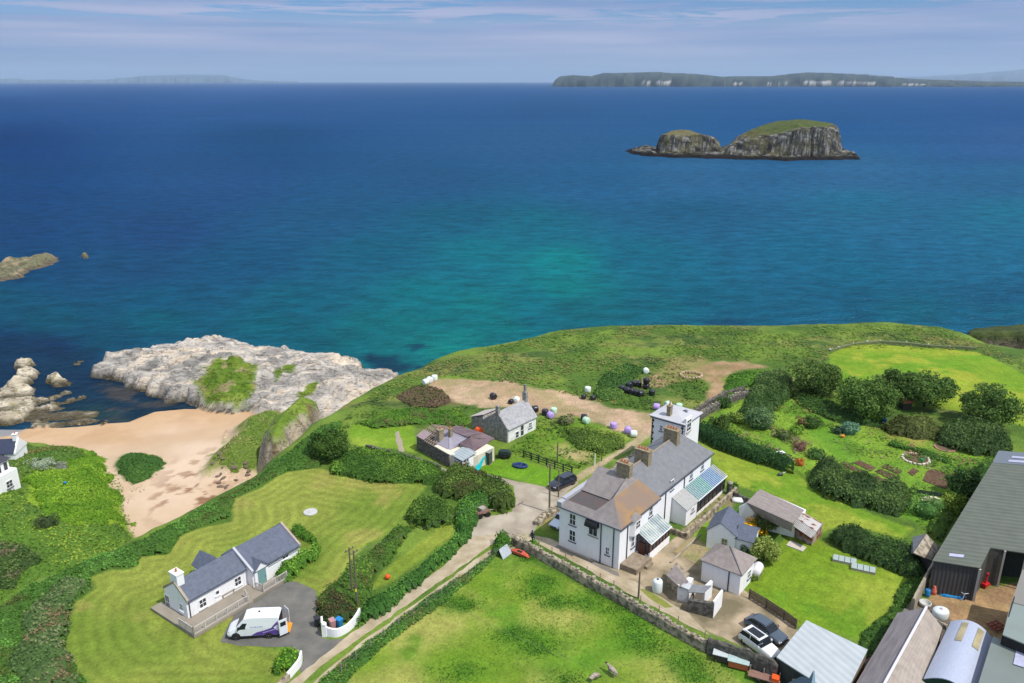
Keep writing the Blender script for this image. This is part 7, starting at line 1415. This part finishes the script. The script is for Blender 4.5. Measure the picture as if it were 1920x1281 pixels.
for i, (u, v, lb) in enumerate([(1583,1054,'upper glazed cold frame of the pair on the back lawn'),(1618,1070,'lower glazed cold frame of the pair on the back lawn')]):
    r = put('cold_frame', lb, 'cold frame', u, v, -.42, group='cold frames on the back lawn'); b = MB(); b.box(-1.35,1.35,-.45,-.41,0,.3); b.box(-1.35,1.35,.41,.45,0,.5); b.box(-1.35,-1.31,-.41,.41,0,.4); b.box(1.31,1.35,-.41,.41,0,.4); b.build('frame', WOOD_G, r)
    b = MB()
    for k_ in range(4): x0 = -1.34+k_*.67; b.slab([(x0+.03,-.46,.33),(x0+.64,-.46,.33),(x0+.64,.46,.53),(x0+.03,.46,.53)], .03)
    b.build('glass_lid', mat('cloudy_glass', alb(180,196,190,.7), var=.12, rough=.2), r)
for u, v, m1, m2, lb, nm in [(1356,1240,mat('pale_roof', alb(206,214,214,.75), var=.05),WOOD_D,'pale roofed hen house against the dark wall, left of the orange one','hen_house'),(1384,1252,mat('pale_aqua', alb(184,208,204,.75)),mat('orange_boards', alb(206,112,70,.75), var=.12),'orange sided hen house with pale green roof','hen_house')]:
    r = put(nm, lb, 'hen house', u, v, -.38, group='hen houses by the field wall'); MB().box(-.95,.95,-.45,.45,.2,.95).build('box', m2, r); MB().slab([(-1.05,-.55,.98),(1.05,-.55,.98),(1.05,.55,1.12),(-1.05,.55,1.12)], .06).build('roof', m1, r)
    for sx in (-.85,.85):
        for sy in (-.38,.38): MB().box(sx-.05,sx+.05,sy-.05,sy+.05,0,.2).build('leg', WOOD_D, r)
r = put('flat_trailer', 'rust brown flat trailer with an orange box beside the dark wall', 'trailer', 1432, 1277, -.42); MB().box(-1.5,1.5,-.5,.5,.45,.55).build('bed', mat('brown_deck', alb(156,120,106,.7), var=.15), r); MB().box(.7,1.4,-.45,.3,.56,.95).build('box', ORNG, r, bevel=.03)
for sx in (-1.4,-.1,1.4): MB().box(sx-.05,sx+.05,.4,.5,.56,1.1).build('stake', WOOD_G, r)
for sx in (-.5,.5):
    for sy in (-.55,.55): MB().lathe([(.2,0),(.24,.03),(.24,.12),(.2,.15)], (sx,sy-.07,.24), 12, Matrix.Rotation(-math.pi/2,4,'X')).build('wheel', TYRE, r)
r = put('feed_bag', 'small white feed bag dropped in the sheep field', 'bag', 1285, 1195, .7); b = MB(); b.loft([[(x_,-.25*k_,.02),(x_,-.2*k_,.16*k_),(x_,.2*k_,.16*k_),(x_,.25*k_,.02)] for x_, k_ in ((-.4,.6),(-.25,1),(.25,1),(.4,.5))]); b.build('sack', mat('white_sack', (.8,.8,.78)), r)
# littered farm corner
r = put('blue_tarp', 'bright blue tarpaulin spread on the ground below the barn wall', 'tarpaulin', 1786, 1118, -.25); b = MB(); b.loft([[(x_,-.45*k_,0),(x_,-.35*k_,.22*k_),(x_,.1,.32*k_),(x_,.45*k_,.18),(x_,.5*k_,0)] for x_, k_ in ((-1.4,.5),(-.8,1),(0,.9),(.8,1.05),(1.4,.5))]); b.build('cover', BLUE, r, bevel=.04)
r = put('scrap_frame', 'white tubular frame heaped with blue netting beside the blue tarpaulin', 'frame', 1806, 1120, .3); b = MB()
for s_ in (-.5,.5): b.tube((-.7,s_,0),(-.5,s_,.9),.045); b.tube((-.5,s_,.9),(.6,s_,.75),.045); b.tube((.6,s_,.75),(.8,s_,0),.045)
for x_ in (-.5,0,.6): b.tube((x_,-.5,.82),(x_,.5,.82),.04)
b.build('tubes', mat('pale_tube', alb(210,216,220,.8)), r); MB().obox((0,0,.25), (1.0,.8,.4), .4, .1).build('netting', NAVY, r, bevel=.08)
r = put('white_trolley', 'pale cage trolley leaning by the barn wall', 'trolley', 1762, 1104, .2); b = MB()
for sx in (-.45,.45):
    for sy in (-.35,.35): b.tube((sx,sy,0),(sx*1.1,sy,1.1),.04)
for zz in (.3,.7,1.08): b.tube((-.5,-.35,zz),(.5,-.35,zz),.035); b.tube((-.5,.35,zz),(.5,.35,zz),.035); b.tube((-.5,-.35,zz),(-.5,.35,zz),.035); b.tube((.5,-.35,zz),(.5,.35,zz),.035)
b.build('cage', mat('pale_tube', alb(210,216,220,.8)), r); MB().box(-.42,.42,-.3,.3,.1,.5).build('tub', mat('grey_tub', alb(120,124,124,.7)), r)
for nm, lb, u, v, m, rr0, h in [('blue_barrel','blue plastic barrel in the littered farm corner',1738,1118,BLUE,.3,.9),('red_drum','salmon red cone shaped drum beside the blue barrel',1750,1114,mat('salmon_plastic', alb(226,120,96,.8)),.3,1.1),('yellow_drum','dull yellow drum against the sunlit boundary wall',1741,1098,mat('dull_yellow', alb(190,180,70,.75)),.28,.8)]:
    r = put(nm, lb, 'drum', u, v, 0, group=None); MB().lathe([(rr0*.9,0),(rr0,.06),(rr0,h*.3),(rr0*1.04,h*.33),(rr0,h*.36),(rr0*(.5 if 'red' in nm else 1),h*.9),(rr0*.45 if 'red' in nm else rr0*.85,h),(.02,h)], n=14).build('shell', m, r, smooth=True); MB().lathe([(.06,h),(.06,h+.04)], (rr0*.2,0,.002), 8).build('bung', PIPE, r)
r = put('tyre_ring', 'pale rimmed round tub in the littered farm corner', 'tub', 1734, 1135); MB().lathe([(.5,0),(.62,.05),(.66,.4),(.6,.45),(.54,.4),(.5,.1),(.02,.1)], n=20).build('rim', mat('pale_tube2', alb(206,206,200,.75)), r, smooth=True)
r = put('red_machine', 'bright red machine arm standing in the sandy entrance of the barn', 'machine', 1846, 1101, .6); MB().obox((0,0,.35), (.9,.6,.5)).build('base', REDP, r, bevel=.05); MB().tube((-.1,0,.5),(.1,0,1.6),.14,.1).build('arm', REDP, r); MB().obox((.12,0,1.7), (.35,.25,.25), .4).build('head', REDP, r, bevel=.03); MB().obox((.7,.1,.12), (.9,.5,.12), -.3).build('blade', REDP, r)
r = put('red_harrow', 'dark red harrow lying in the shadow beside the barrel roofed shed', 'machine', 1868, 1178, .4)
b = MB()
for k_ in range(4): b.tube((-.8,-.6+k_*.4,.3),(.8,-.6+k_*.4,.3),.06)
for k_ in range(3): b.tube((-.7+k_*.7,-.7,.32),(-.7+k_*.7,.7,.32),.06)
b.build('frame', mat('dull_red', alb(150,46,56,.7)), r); b = MB()
for k_ in range(12): b.tube((-.7+(k_ % 4)*.45,-.6+(k_//4)*.5,.28),(-.7+(k_ % 4)*.45,-.6+(k_//4)*.5,.0),.03)
b.build('tines', RUST, r)
# garden features
def ringbed(name, label, u, v, rx, ry, m, soil, rz=0, n=18, h=.28, inner=True):
    r = put(name, label, 'flower bed', u, v, rz); b = MB(); rg = random.Random(int(u))
    for i in range(n):
        w_ = 2*math.pi*i/n; b.obox((math.cos(w_)*rx, math.sin(w_)*ry, h/2), (rg.uniform(.35,.55), rg.uniform(.3,.42), h*rg.uniform(.8,1.3)), w_+1.57+rg.uniform(-.2,.2), rg.uniform(-.15,.15))
    b.build('edging_stones', m, r, bevel=.05)
    if inner: MB().prism([(math.cos(w_*math.pi/10)*rx*.93, math.sin(w_*math.pi/10)*ry*.93) for w_ in range(20)], 0, .1).build('soil', soil, r)
    return r
SOIL = mat('soil', alb(120,96,78,.7), col2=alb(90,120,60,.7), thr=(.5,.7), scale=3, rough=1); PALST = mat('pale_edging', alb(226,214,196,.78), var=.12)
ringbed('round_bed', 'round stone edged flower bed with a green watering can beside the vegetable plots', 1717, 862, 1.9, 1.9, PALST, SOIL)
ringbed('round_bed', 'reddish round bed in the far corner of the garden by the barn', 1772, 840, 1.5, 1.5, mat('reddish_edging', alb(176,130,108,.7), var=.15), SOIL, n=24, h=.15)
ringbed('oval_bed', 'small pale oval stone bed on the garden lawn beside the barn', 1746, 941, 1.3, .9, PALST, SOIL, .3, 12)
r = ringbed('stone_ring', 'broken ring of pale rubble on the grass by the dirt track', 1296, 706, 2.1, 1.9, mat('rubble', alb(206,180,146,.75), var=.15), SOIL, 0, 20, .5, False)
r = put('watering_can', 'bright green watering can on the round stone bed', 'can', 1728, 866, .4, .1); MB().lathe([(.25,0),(.22,.4),(.1,.45)], n=12).build('body', mat('green_can', alb(40,160,110,.8)), r); MB().tube((.2,0,.15),(.6,0,.5),.05).build('spout', mat('green_can', alb(40,160,110,.8)), r)
r = put('garden_shed', 'little shed with orange roof half hidden under the middle trees', 'shed', 1697, 766, .1); r.scale = (.7,)*3; MB().box(-1.1,1.1,-.9,.9,0,1.9).build('wall', WOOD_D, r); b = MB(); b.slab([(-1.3,-1.1,1.9),(1.3,-1.1,1.9),(1.3,0,2.7),(-1.3,0,2.7)], .08); b.slab([(-1.3,0,2.7),(1.3,0,2.7),(1.3,1.1,1.9),(-1.3,1.1,1.9)], .08); b.build('roof', mat('orange_roof', alb(210,130,96,.75)), r)
r = put('water_butt', 'small blue water butt under the trees at the back of the garden', 'tub', 1657, 795); MB().lathe([(.32,0),(.38,.5),(.36,.95),(.02,.97)], n=14).build('shell', NAVY, r); MB().lathe([(.39,.98),(.39,1.03),(.02,1.04)], n=14).build('lid', BLUE, r)
r = put('flower_pot', 'orange flower pot in front of the blue green shrub', 'pot', 1580, 821); MB().lathe([(.2,0),(.32,.4),(.3,.45),(.26,.4),(.02,.38)], n=14).build('pot', mat('orange_pot', alb(240,150,60,.85)), r)
r = put('garden_table', 'white garden table on the grass beside the clipped hedge', 'table', 1463, 856, .3); MB().box(-.6,.6,-.45,.45,.66,.72).build('tabletop', FRAMEW, r)
for sx in (-.5,.5):
    for sy in (-.35,.35): MB().box(sx-.03,sx+.03,sy-.03,sy+.03,0,.655).build('leg', FRAMEW, r)
r = put('garden_roller', 'small dark roller left on the side lawn', 'roller', 1463, 892, .2); MB().lathe([(.2,-.35),(.22,-.3),(.22,.3),(.2,.35)], (0,0,.22), 14, Matrix.Rotation(math.pi/2,4,'Y')).build('drum', PIPE, r); MB().tube((0,0,.25),(1.0,.3,.35),.03).build('handle', FRAMEW, r)
r = put('rowing_boat', 'upturned white dinghy beside the white gable of the brown roofed store', 'boat', 1388, 941, -.2); b = MB(); b.loft([[(x_,-.55*k_,.02),(x_,-.5*k_,.3*k_+.05),(x_,0,.55*k_+.05),(x_,.5*k_,.3*k_+.05),(x_,.55*k_,.02)] for x_, k_ in ((-1.1,.85),(-.5,1),(.3,.95),(.8,.6),(1.15,.1))]); b.build('hull', FRAMEW, r, smooth=True); MB().box(-1.0,.9,-.03,.03,.56,.64).build('keel', FRAMEW, r)
r = put('garden_bench', 'pale wooden seat behind the small store', 'bench', 1397, 990, -.5); MB().box(-.8,.8,-.25,.25,.4,.46).build('seat', WOOD_P, r); MB().box(-.8,.8,.2,.26,.47,.9).build('backrest', WOOD_P, r)
for sx in (-.7,.7):
    for sy in (-.2,.18): MB().box(sx-.04,sx+.04,sy-.04,sy+.04,0,.395).build('leg', WOOD_P, r)
r = put('blue_bucket', 'small bright blue bucket among the shrubs behind the store', 'bucket', 1437, 1017); MB().lathe([(.22,0),(.3,.45),(.27,.45),(.2,.05),(.02,.05)], n=14).build('tub', BLUE, r)
r = put('blue_sledge', 'small blue plastic toy on the slope above the bracken', 'toy', 115, 868, 0)
p = P(115, 870, 9); r.location = (p.x, p.y, hgt(p.x, p.y)+.6); MB().lathe([(.25,0),(.3,.25),(.02,.3)], n=10).build('shell', BLUE, r)
# loose stones and driftwood on the beach
rg = random.Random(3)
for i in range(34):
    u = rg.uniform(395,470); v = rg.uniform(868,945)-(u-395)*.25+rg.uniform(-4,10); p = P(u, v, 1.8)
    b = MB(); b.lathe([(.02,-.1),(.5,-.05),(.65,.15),(.4,.35),(.02,.42)], (0,0,0), 7, Matrix.Rotation(rg.uniform(-.3,.3),4,'X'), sx=rg.uniform(.7,1.5), sy=rg.uniform(.5,.9)); o = b.build('beach_rock', mat('brown_rock', alb(128,112,98,.7), var=.2, scale=2), None)
    o.location = (p.x, p.y, hgt(p.x, p.y)-.05); o.rotation_euler[2] = rg.uniform(0,3); o.scale = (rg.uniform(.5,1.1),)*3
    tag(o, 'low brown rock in the scatter of stones on the upper beach sand', 'rock', 'stones scattered on the upper beach')
# ------------------------------------------------------------------ person and sheep
def skinbody(name, verts, edges, radii, m, parent=None, sub=2):
    me = bpy.data.meshes.new(name); me.from_pydata(verts, edges, []); me.update(); o = bpy.data.objects.new(name, me); COL.objects.link(o)
    sk_ = o.modifiers.new("skin", 'SKIN'); me.materials.append(m)
    for i, rr0 in enumerate(radii): me.skin_vertices[0].data[i].radius = rr0 if hasattr(rr0, '__len__') else (rr0, rr0)
    me.skin_vertices[0].data[0].use_root = True
    s_ = o.modifiers.new("sub", 'SUBSURF'); s_.levels = sub; s_.render_levels = sub
    if parent: o.parent = parent
    return o
def ensure_skin(me): pass
def mk(name, verts, edges, radii, m, parent):
    me = bpy.data.meshes.new(name); me.from_pydata(verts, edges, []); me.update(); me.materials.append(m); o = bpy.data.objects.new(name, me); COL.objects.link(o)
    o.modifiers.new("skin", 'SKIN')
    if not me.skin_vertices: me.attributes.new  # layer appears with the modifier
    try: lay = me.skin_vertices[0]
    except Exception:
        bpy.context.view_layer.objects.active = o; o.select_set(True); bpy.ops.mesh.customdata_skin_add(); o.select_set(False); lay = me.skin_vertices[0]
    for i, rr0 in enumerate(radii): lay.data[i].radius = rr0 if hasattr(rr0, '__len__') else (rr0, rr0)
    lay.data[0].use_root = True
    s_ = o.modifiers.new("sub", 'SUBSURF'); s_.levels = 2; s_.render_levels = 2; o.parent = parent; return o
r = put('person', 'person in dark clothes walking on the track by the stone wall', 'person', 998, 1018, 2.4)
SKN = mat('skin', (.5,.3,.22), rough=.6); CLO = mat('navy_clothes', (.03,.03,.06), var=.2)
V_ = [(0,0,.92),(0,0,1.12),(0,0,1.38),(0,0,1.5),(0,.01,1.6),(0,.02,1.72),(-.1,0,.88),(-.11,.1,.5),(-.11,.0,.1),(-.11,.14,.05),(.1,0,.88),(.11,-.08,.5),(.11,-.24,.12),(.11,-.12,.05),(-.2,0,1.4),(-.26,-.08,1.14),(-.26,.06,.92),(-.26,.1,.84),(.2,0,1.4),(.26,.08,1.14),(.25,.2,.94),(.25,.24,.87)]
E_ = [(0,1),(1,2),(2,3),(3,4),(4,5),(0,6),(6,7),(7,8),(8,9),(0,10),(10,11),(11,12),(12,13),(2,14),(14,15),(15,16),(16,17),(2,18),(18,19),(19,20),(20,21)]
R_ = [(.16,.11),(.14,.1),(.17,.11),.06,(.09,.1),(.09,.1),.09,.065,.045,.045,.09,.065,.045,.045,.065,.05,.035,.035,.065,.05,.035,.035]
mk('body', V_, E_, R_, CLO, r)
MB().lathe([(.02,-.12),(.07,-.1),(.1,-.02),(.105,.05),(.08,.11),(.02,.13)], (0,.02,1.66), 14).build('head', SKN, r, smooth=True)
MB().lathe([(.112,-.02),(.118,.05),(.09,.12),(.02,.145)], (0,.005,1.67), 14).build('hair', mat('dark_hair', (.03,.02,.015)), r, smooth=True)
for s_ in (-1,1): 
    hx, hy, hz = (-.26,.1,.82) if s_ < 0 else (.25,.25,.85)
    b = MB(); b.obox((hx,hy,hz), (.03,.08,.09))
    for k_ in range(4): b.tube((hx,hy-.03+k_*.02,hz-.045),(hx,hy-.03+k_*.022,hz-.12+.008*abs(k_-1)),.009,.007,5)
    b.tube((hx,hy+.035,hz),(hx+.005,hy+.07,hz-.05),.01,.008,5); b.build('hand', SKN, r)
def sheep(label, u, v, rz, s=1.0, graze=True):
    r = put('sheep', label, 'sheep', u, v, rz, group='sheep in the field'); r.scale = (s,)*3
    hd = (.95,0,.22) if graze else (.8,0,.95)
    V_ = [(-.42,0,.66),(-.1,0,.68),(.22,0,.67),(.42,0,.66),(.62,0,.52) if graze else (.6,0,.85),(.78,0,.32) if graze else hd,
          (-.42,-.15,.5),(-.36,-.15,.28),(-.44,-.15,.12),(-.42,-.15,.03),(-.42,.15,.5),(-.36,.15,.28),(-.44,.15,.12),(-.42,.15,.03),(.34,-.14,.45),(.36,-.14,.22),(.33,-.14,.03),(.34,.14,.45),(.3,.14,.22),(.36,.14,.03),(-.66,0,.6),(-.7,0,.45)]
    E_ = [(0,1),(1,2),(2,3),(3,4),(4,5),(0,6),(6,7),(7,8),(8,9),(0,10),(10,11),(11,12),(12,13),(3,14),(14,15),(15,16),(3,17),(17,18),(18,19),(0,20),(20,21)]
    R_ = [(.24,.24),(.28,.27),(.27,.26),(.2,.22),.12,.075,.1,.05,.035,.035,.1,.05,.035,.035,.08,.045,.035,.08,.045,.035,.05,.03]
    mk('body', V_, E_, R_, mat('fleece', alb(150,134,122,.7), col2=alb(196,182,166,.75), thr=(.4,.62), scale=4, bump=.04, bscale=14), r)
    h = MB(); e = Vector(V_[5]); dd = Vector((.55,0,-.75)) if graze else Vector((.9,0,-.3)); dd.normalize(); q = dd.to_track_quat('Z','Y').to_matrix().to_4x4()
    h.lathe([(.02,-.06),(.085,0),(.09,.08),(.06,.2),(.045,.27),(.02,.29)], e, 12, q, sy=1); hd_ = h.build('head', mat('dark_face', alb(84,70,58,.6), var=.15), r, smooth=True)
    b = MB()
    for s_ in (-1,1): b.tube(e+Vector((0,s_*.06,.02)), e+Vector((-.05,s_*.2,.03)), .035, .015, 6)
    b.build('ears', mat('dark_face', alb(84,70,58,.6)), r)
    return r
sheep('pale grey sheep standing side on near the bottom of the field', 1114, 1276, R(28), .92); sheep('darker brown sheep with its head away, right of the pale one', 1148, 1266, R(128), 1.0, False)
# ------------------------------------------------------------------ rocks and islands out at sea
def isle(name, label, cat, x0, x1, y0, y1, step, fn, colfn, m=None, kind=None):
    gx_ = np.arange(x0, x1, step); gy_ = np.arange(y0, y1, step); XX, YY = np.meshgrid(gx_, gy_); s = XX.shape; x, y = XX.ravel(), YY.ravel(); z = fn(x, y)
    ii = np.arange(x.size).reshape(s); q = np.stack([ii[:-1,:-1], ii[:-1,1:], ii[1:,1:], ii[1:,:-1]], -1).reshape(-1, 4); q = q[z[q].max(1) > -1]
    us, inv = np.unique(q.ravel(), return_inverse=True); c = colfn(x, y, z)
    o = npmesh(name, np.stack([x, y, z], 1)[us], inv.reshape(-1, 4), m or M_rockm, c[us], smooth=False)
    return tag(o, label, cat, kind=kind)
FB = np.array(PX([(1352,296),(1400,297),(1480,299),(1545,299),(1574,295),(1578,288),(1560,283),(1500,280),(1420,280),(1370,284)], 0))
FA = np.array(PX([(1228,291),(1260,293),(1310,293),(1345,291),(1348,284),(1300,280),(1245,281)], 0))
SHELF = np.array(PX([(1170,284),(1200,280),(1250,279),(1350,280),(1420,278),(1580,281),(1606,293),(1608,299),(1560,301),(1480,302),(1380,299),(1260,296),(1200,292),(1176,287)], 0))
def f_isle(x, y):
    n_ = (fbm(x, y, 14, 4, 2)-.5); fl = (fbm(x*2.2, y*.6, 6, 4, 8)-.5)+.7*(np.abs(fbm(x, y*.4, 9, 3, 18)-.5)*2-.4)
    sB = sdist(x, y, FB)+n_*8+fl*4; sA = sdist(x, y, FA)+n_*7+fl*3
    xl = FB[:, 0].min(); xr = FB[:, 0].max(); t = np.clip((x-xl)/(xr-xl), 0, 1); top = 17+16*sstep(0, .62, t)-2*sstep(.9, 1, t)
    zB = -2+(top-2)*sstep(-2, 9, sB)**.7+np.minimum(np.maximum(sB-9, 0)*.16, 3.5)+n_*3
    xa = FA[:, 0].min(); xb = FA[:, 0].max(); ta = np.clip((x-xa)/(xb-xa), 0, 1)
    zA = -2+(21+2*np.sin(ta*3.1)-6*sstep(.5, 1, ta))*sstep(-2, 7, sA)**.7+n_*3
    sS = sdist(x, y, SHELF)+n_*14; zS = np.where(sS > -3, -1.5+5*sstep(-2, 8, sS)*(.4+1.2*fbm(x, y, 8, 3, 44)), -5)
    return np.maximum(np.maximum(np.where(sB > -3, zB, -5), np.where(sA > -3, zA, -5)), zS)
def c_isle(x, y, z):
    c = np.tile(np.array(alb(84,84,80)), (len(x), 1)); g = fbm(x*2.0+z*3.3, y*1.2+z*2.6, 6, 5, 5); t = sstep(.5, .66, g)[:, None]; c = c*(1-t)+np.array(alb(156,153,144))*t
    t = sstep(.46, .34, g)[:, None]; c = c*(1-t)+np.array(alb(52,48,46))*t; t = (sstep(.5, .6, fbm(x*1.5, z*2+y, 12, 3, 9))*.6)[:, None]; c = c*(1-t)+np.array(alb(112,108,70))*t
    t = sstep(4.5, 2.5, z)[:, None]; c = c*(1-t)+np.array(alb(36,32,30))*t
    sB = sdist(x, y, FB); t = (sstep(10, 16, sB)*(z > 19))[:, None]; tc = sstep(215, 262, x)[:, None]; c = c*(1-t)+(np.array(alb(124,106,70))*(1-tc)+np.array(alb(92,104,54))*tc)*t
    sA = sdist(x, y, FA); t = (sstep(5, 9, sA)*(z > 15))[:, None]; c = c*(1-t)+np.array(alb(120,114,76))*t; return c
M_is = attrmat('island_rock', hf=(.45, .6), hf2=(.35, .2), bump=1.2, bscale=.45, rough=.95, cracks=.16)
xs, ys = SHELF[:, 0], SHELF[:, 1]
isle('rocky_island', 'cliffed grassy topped island with a smaller stack beside it, out in the bay', 'island', xs.min()-8, xs.max()+8, ys.min()-8, ys.max()+40, 1.0, f_isle, c_isle, M_is)
RF = np.array(PX([(-80,505),(-10,500),(20,492),(60,488),(90,484),(108,484),(112,489),(95,497),(60,508),(45,520),(10,528),(-60,534),(-110,530)], 0))
def f_rf(x, y): s = sdist(x, y, RF)+(fbm(x, y, 6, 4, 3)-.5)*5; return np.where(s > -2.5, -1+3.6*sstep(-1.5, 5, s)*(.4+1.1*fbm(x, y, 5, 3, 14)), -5)
def c_rf(x, y, z):
    c = np.tile(np.array(alb(126,124,96)), (len(x), 1)); t = sstep(.5, .6, fbm(x, y, 4, 3, 5))[:, None]; c = c*(1-t)+np.array(alb(168,150,120))*t; t = sstep(1.4, .6, z)[:, None]; return c*(1-t)+np.array(alb(110,100,84))*t
isle('rocky_islet', 'low brown rock islet at the left edge of the open water', 'island', RF[:, 0].min()-4, RF[:, 0].max()+4, RF[:, 1].min()-4, RF[:, 1].max()+4, .8, f_rf, c_rf)
RS = np.array(PX([(152,480),(160,478),(168,480),(166,485),(156,485)], 0))
isle('sea_rock', 'single small rock breaking the water right of the low islet', 'rock', RS[:, 0].min()-3, RS[:, 0].max()+3, RS[:, 1].min()-3, RS[:, 1].max()+3, .5, lambda x, y: -1.0+2.6*sstep(-1, 1.5, sdist(x, y, RS)+(fbm(x, y, 2, 3, 3)-.5)*2), c_rf)
# ------------------------------------------------------------------ the long island and the far hills (land, some kilometres off)
def ridge(name, prof, D, depth, wl, c1, c2, label=None, white=None, jag=1.0):
    us = np.linspace(prof[0][0], prof[-1][0], 420); vt = np.interp(us, [p[0] for p in prof], [p[1] for p in prof])
    s_, c_ = math.sin(PITCH), math.cos(PITCH); X0 = (us-CU)/CF; rows = []; cols = []
    for j, (fd, fh) in enumerate([(0,-.05),(.0,.02),(.02,.30),(.03,.45),(.06,.62),(.1,.72),(.3,.88),(.6,1.0),(1.0,.7),(1.3,-.05)]):
        Y_ = D+depth*fd; b_ = (vt-CV)/CF; k = (-s_-b_*c_)/(c_-b_*s_); ztop = np.maximum(CZ+k*(D+depth*.6), 2)
        nz = (fbm(us*4.0, np.full(len(us), j*3.0), 30, 4, 7)-.5)
        zz = ztop*fh*(1+nz*.35*jag*(fh > .1)*(fh < 1)); xw = X0*(D*c_+CZ*s_)*(Y_/D)+nz*depth*.03*(j > 0)
        rows.append(np.stack([xw, np.full(len(us), Y_)+(fbm(us*3.0, us*0, 40, 4, 3)-.5)*depth*.25, np.where(fh < 0, -6, zz)], 1))
        t = sstep(.4, .6, fbm(us*3, np.full(len(us), j*9.0), 25, 3, 4))[:, None]; cc = np.array(c1)*(1-t)+np.array(c2)*t
        if white is not None and fh <= .3:
            w_ = sum(((us > a) & (us < b2)).astype(float) for a, b2 in white)*(fbm(us*5, us*0+j, 14, 3, 9) > .5)*(fh > 0)*((j % 2) == 0); cc = cc*(1-w_[:, None])+np.array(alb(190,186,180))*w_[:, None]
        cols.append(cc)
    nr_, nu = len(rows), len(us); v = np.vstack(rows); ii = np.arange(nr_*nu).reshape(nr_, nu); q = np.stack([ii[:-1,:-1], ii[:-1,1:], ii[1:,1:], ii[1:,:-1]], -1).reshape(-1, 4)
    o = npmesh(name, v, q, MATS.get('far_land') or attrmat('far_land', hf=(.2, .02), hf2=(.2, .004), bump=0), np.vstack(cols))
    return tag(o, label, 'island' if label else None, kind=None if label else 'structure')
ridge('long_island', [(1036,161),(1040,152),(1050,143),(1075,141),(1108,143),(1130,137),(1160,137),(1190,136),(1230,135),(1258,137),(1300,139),(1335,141),(1350,144),(1380,143),(1440,143),(1480,139),(1510,136),(1560,137),(1600,139),(1650,143),(1700,147),(1760,150),(1850,153),(1960,154),(2050,160)], 11000, 2200, 160,
      alb(46,62,64), alb(66,78,72), 'long low island with pale cliffs on the right of the horizon', [(1200,1220),(1232,1262),(1375,1395),(1430,1440),(1460,1480),(1505,1640),(1700,1740)])
ridge('hills', [(-400,146),(-200,142),(-60,147),(10,148),(30,147),(60,150),(100,149),(150,150),(200,149),(240,145),(280,142),(320,141),(360,140),(420,141),(450,147),(480,151),(560,153)], 32000, 5000, 152, alb(76,106,130), alb(84,112,134), jag=.4)  # distance haze mixed into the hill colours as blue
ridge('hills', [(1420,152),(1500,146),(1580,141),(1620,138),(1680,145),(1740,143),(1790,140),(1840,137),(1900,131),(1960,128),(2050,126),(2200,128),(2400,140),(2500,152)], 32000, 5000, 152, alb(76,106,130), alb(84,112,134), jag=.4)  # same haze-blue hill colours
# ------------------------------------------------------------------ sea air
hb = MB(); hb.box(-46000, 46000, -3000, 46000, -7.5, 760); m = bpy.data.materials.new('haze_air'); m.use_nodes = True; n = m.node_tree; n.nodes.remove(n.nodes['Principled BSDF'])
pv = N(n, 'ShaderNodeVolumePrincipled'); pv.inputs['Color'].default_value = (.62, .80, 1.0, 1); pv.inputs['Density'].default_value = 2.6e-5; pv.inputs['Anisotropy'].default_value = .1
n.links.new(pv.outputs[0], n.nodes['Material Output'].inputs['Volume'])
tag(hb.build('haze', m, None), kind='stuff', label='thin blue sea haze over the whole view', cat='haze')
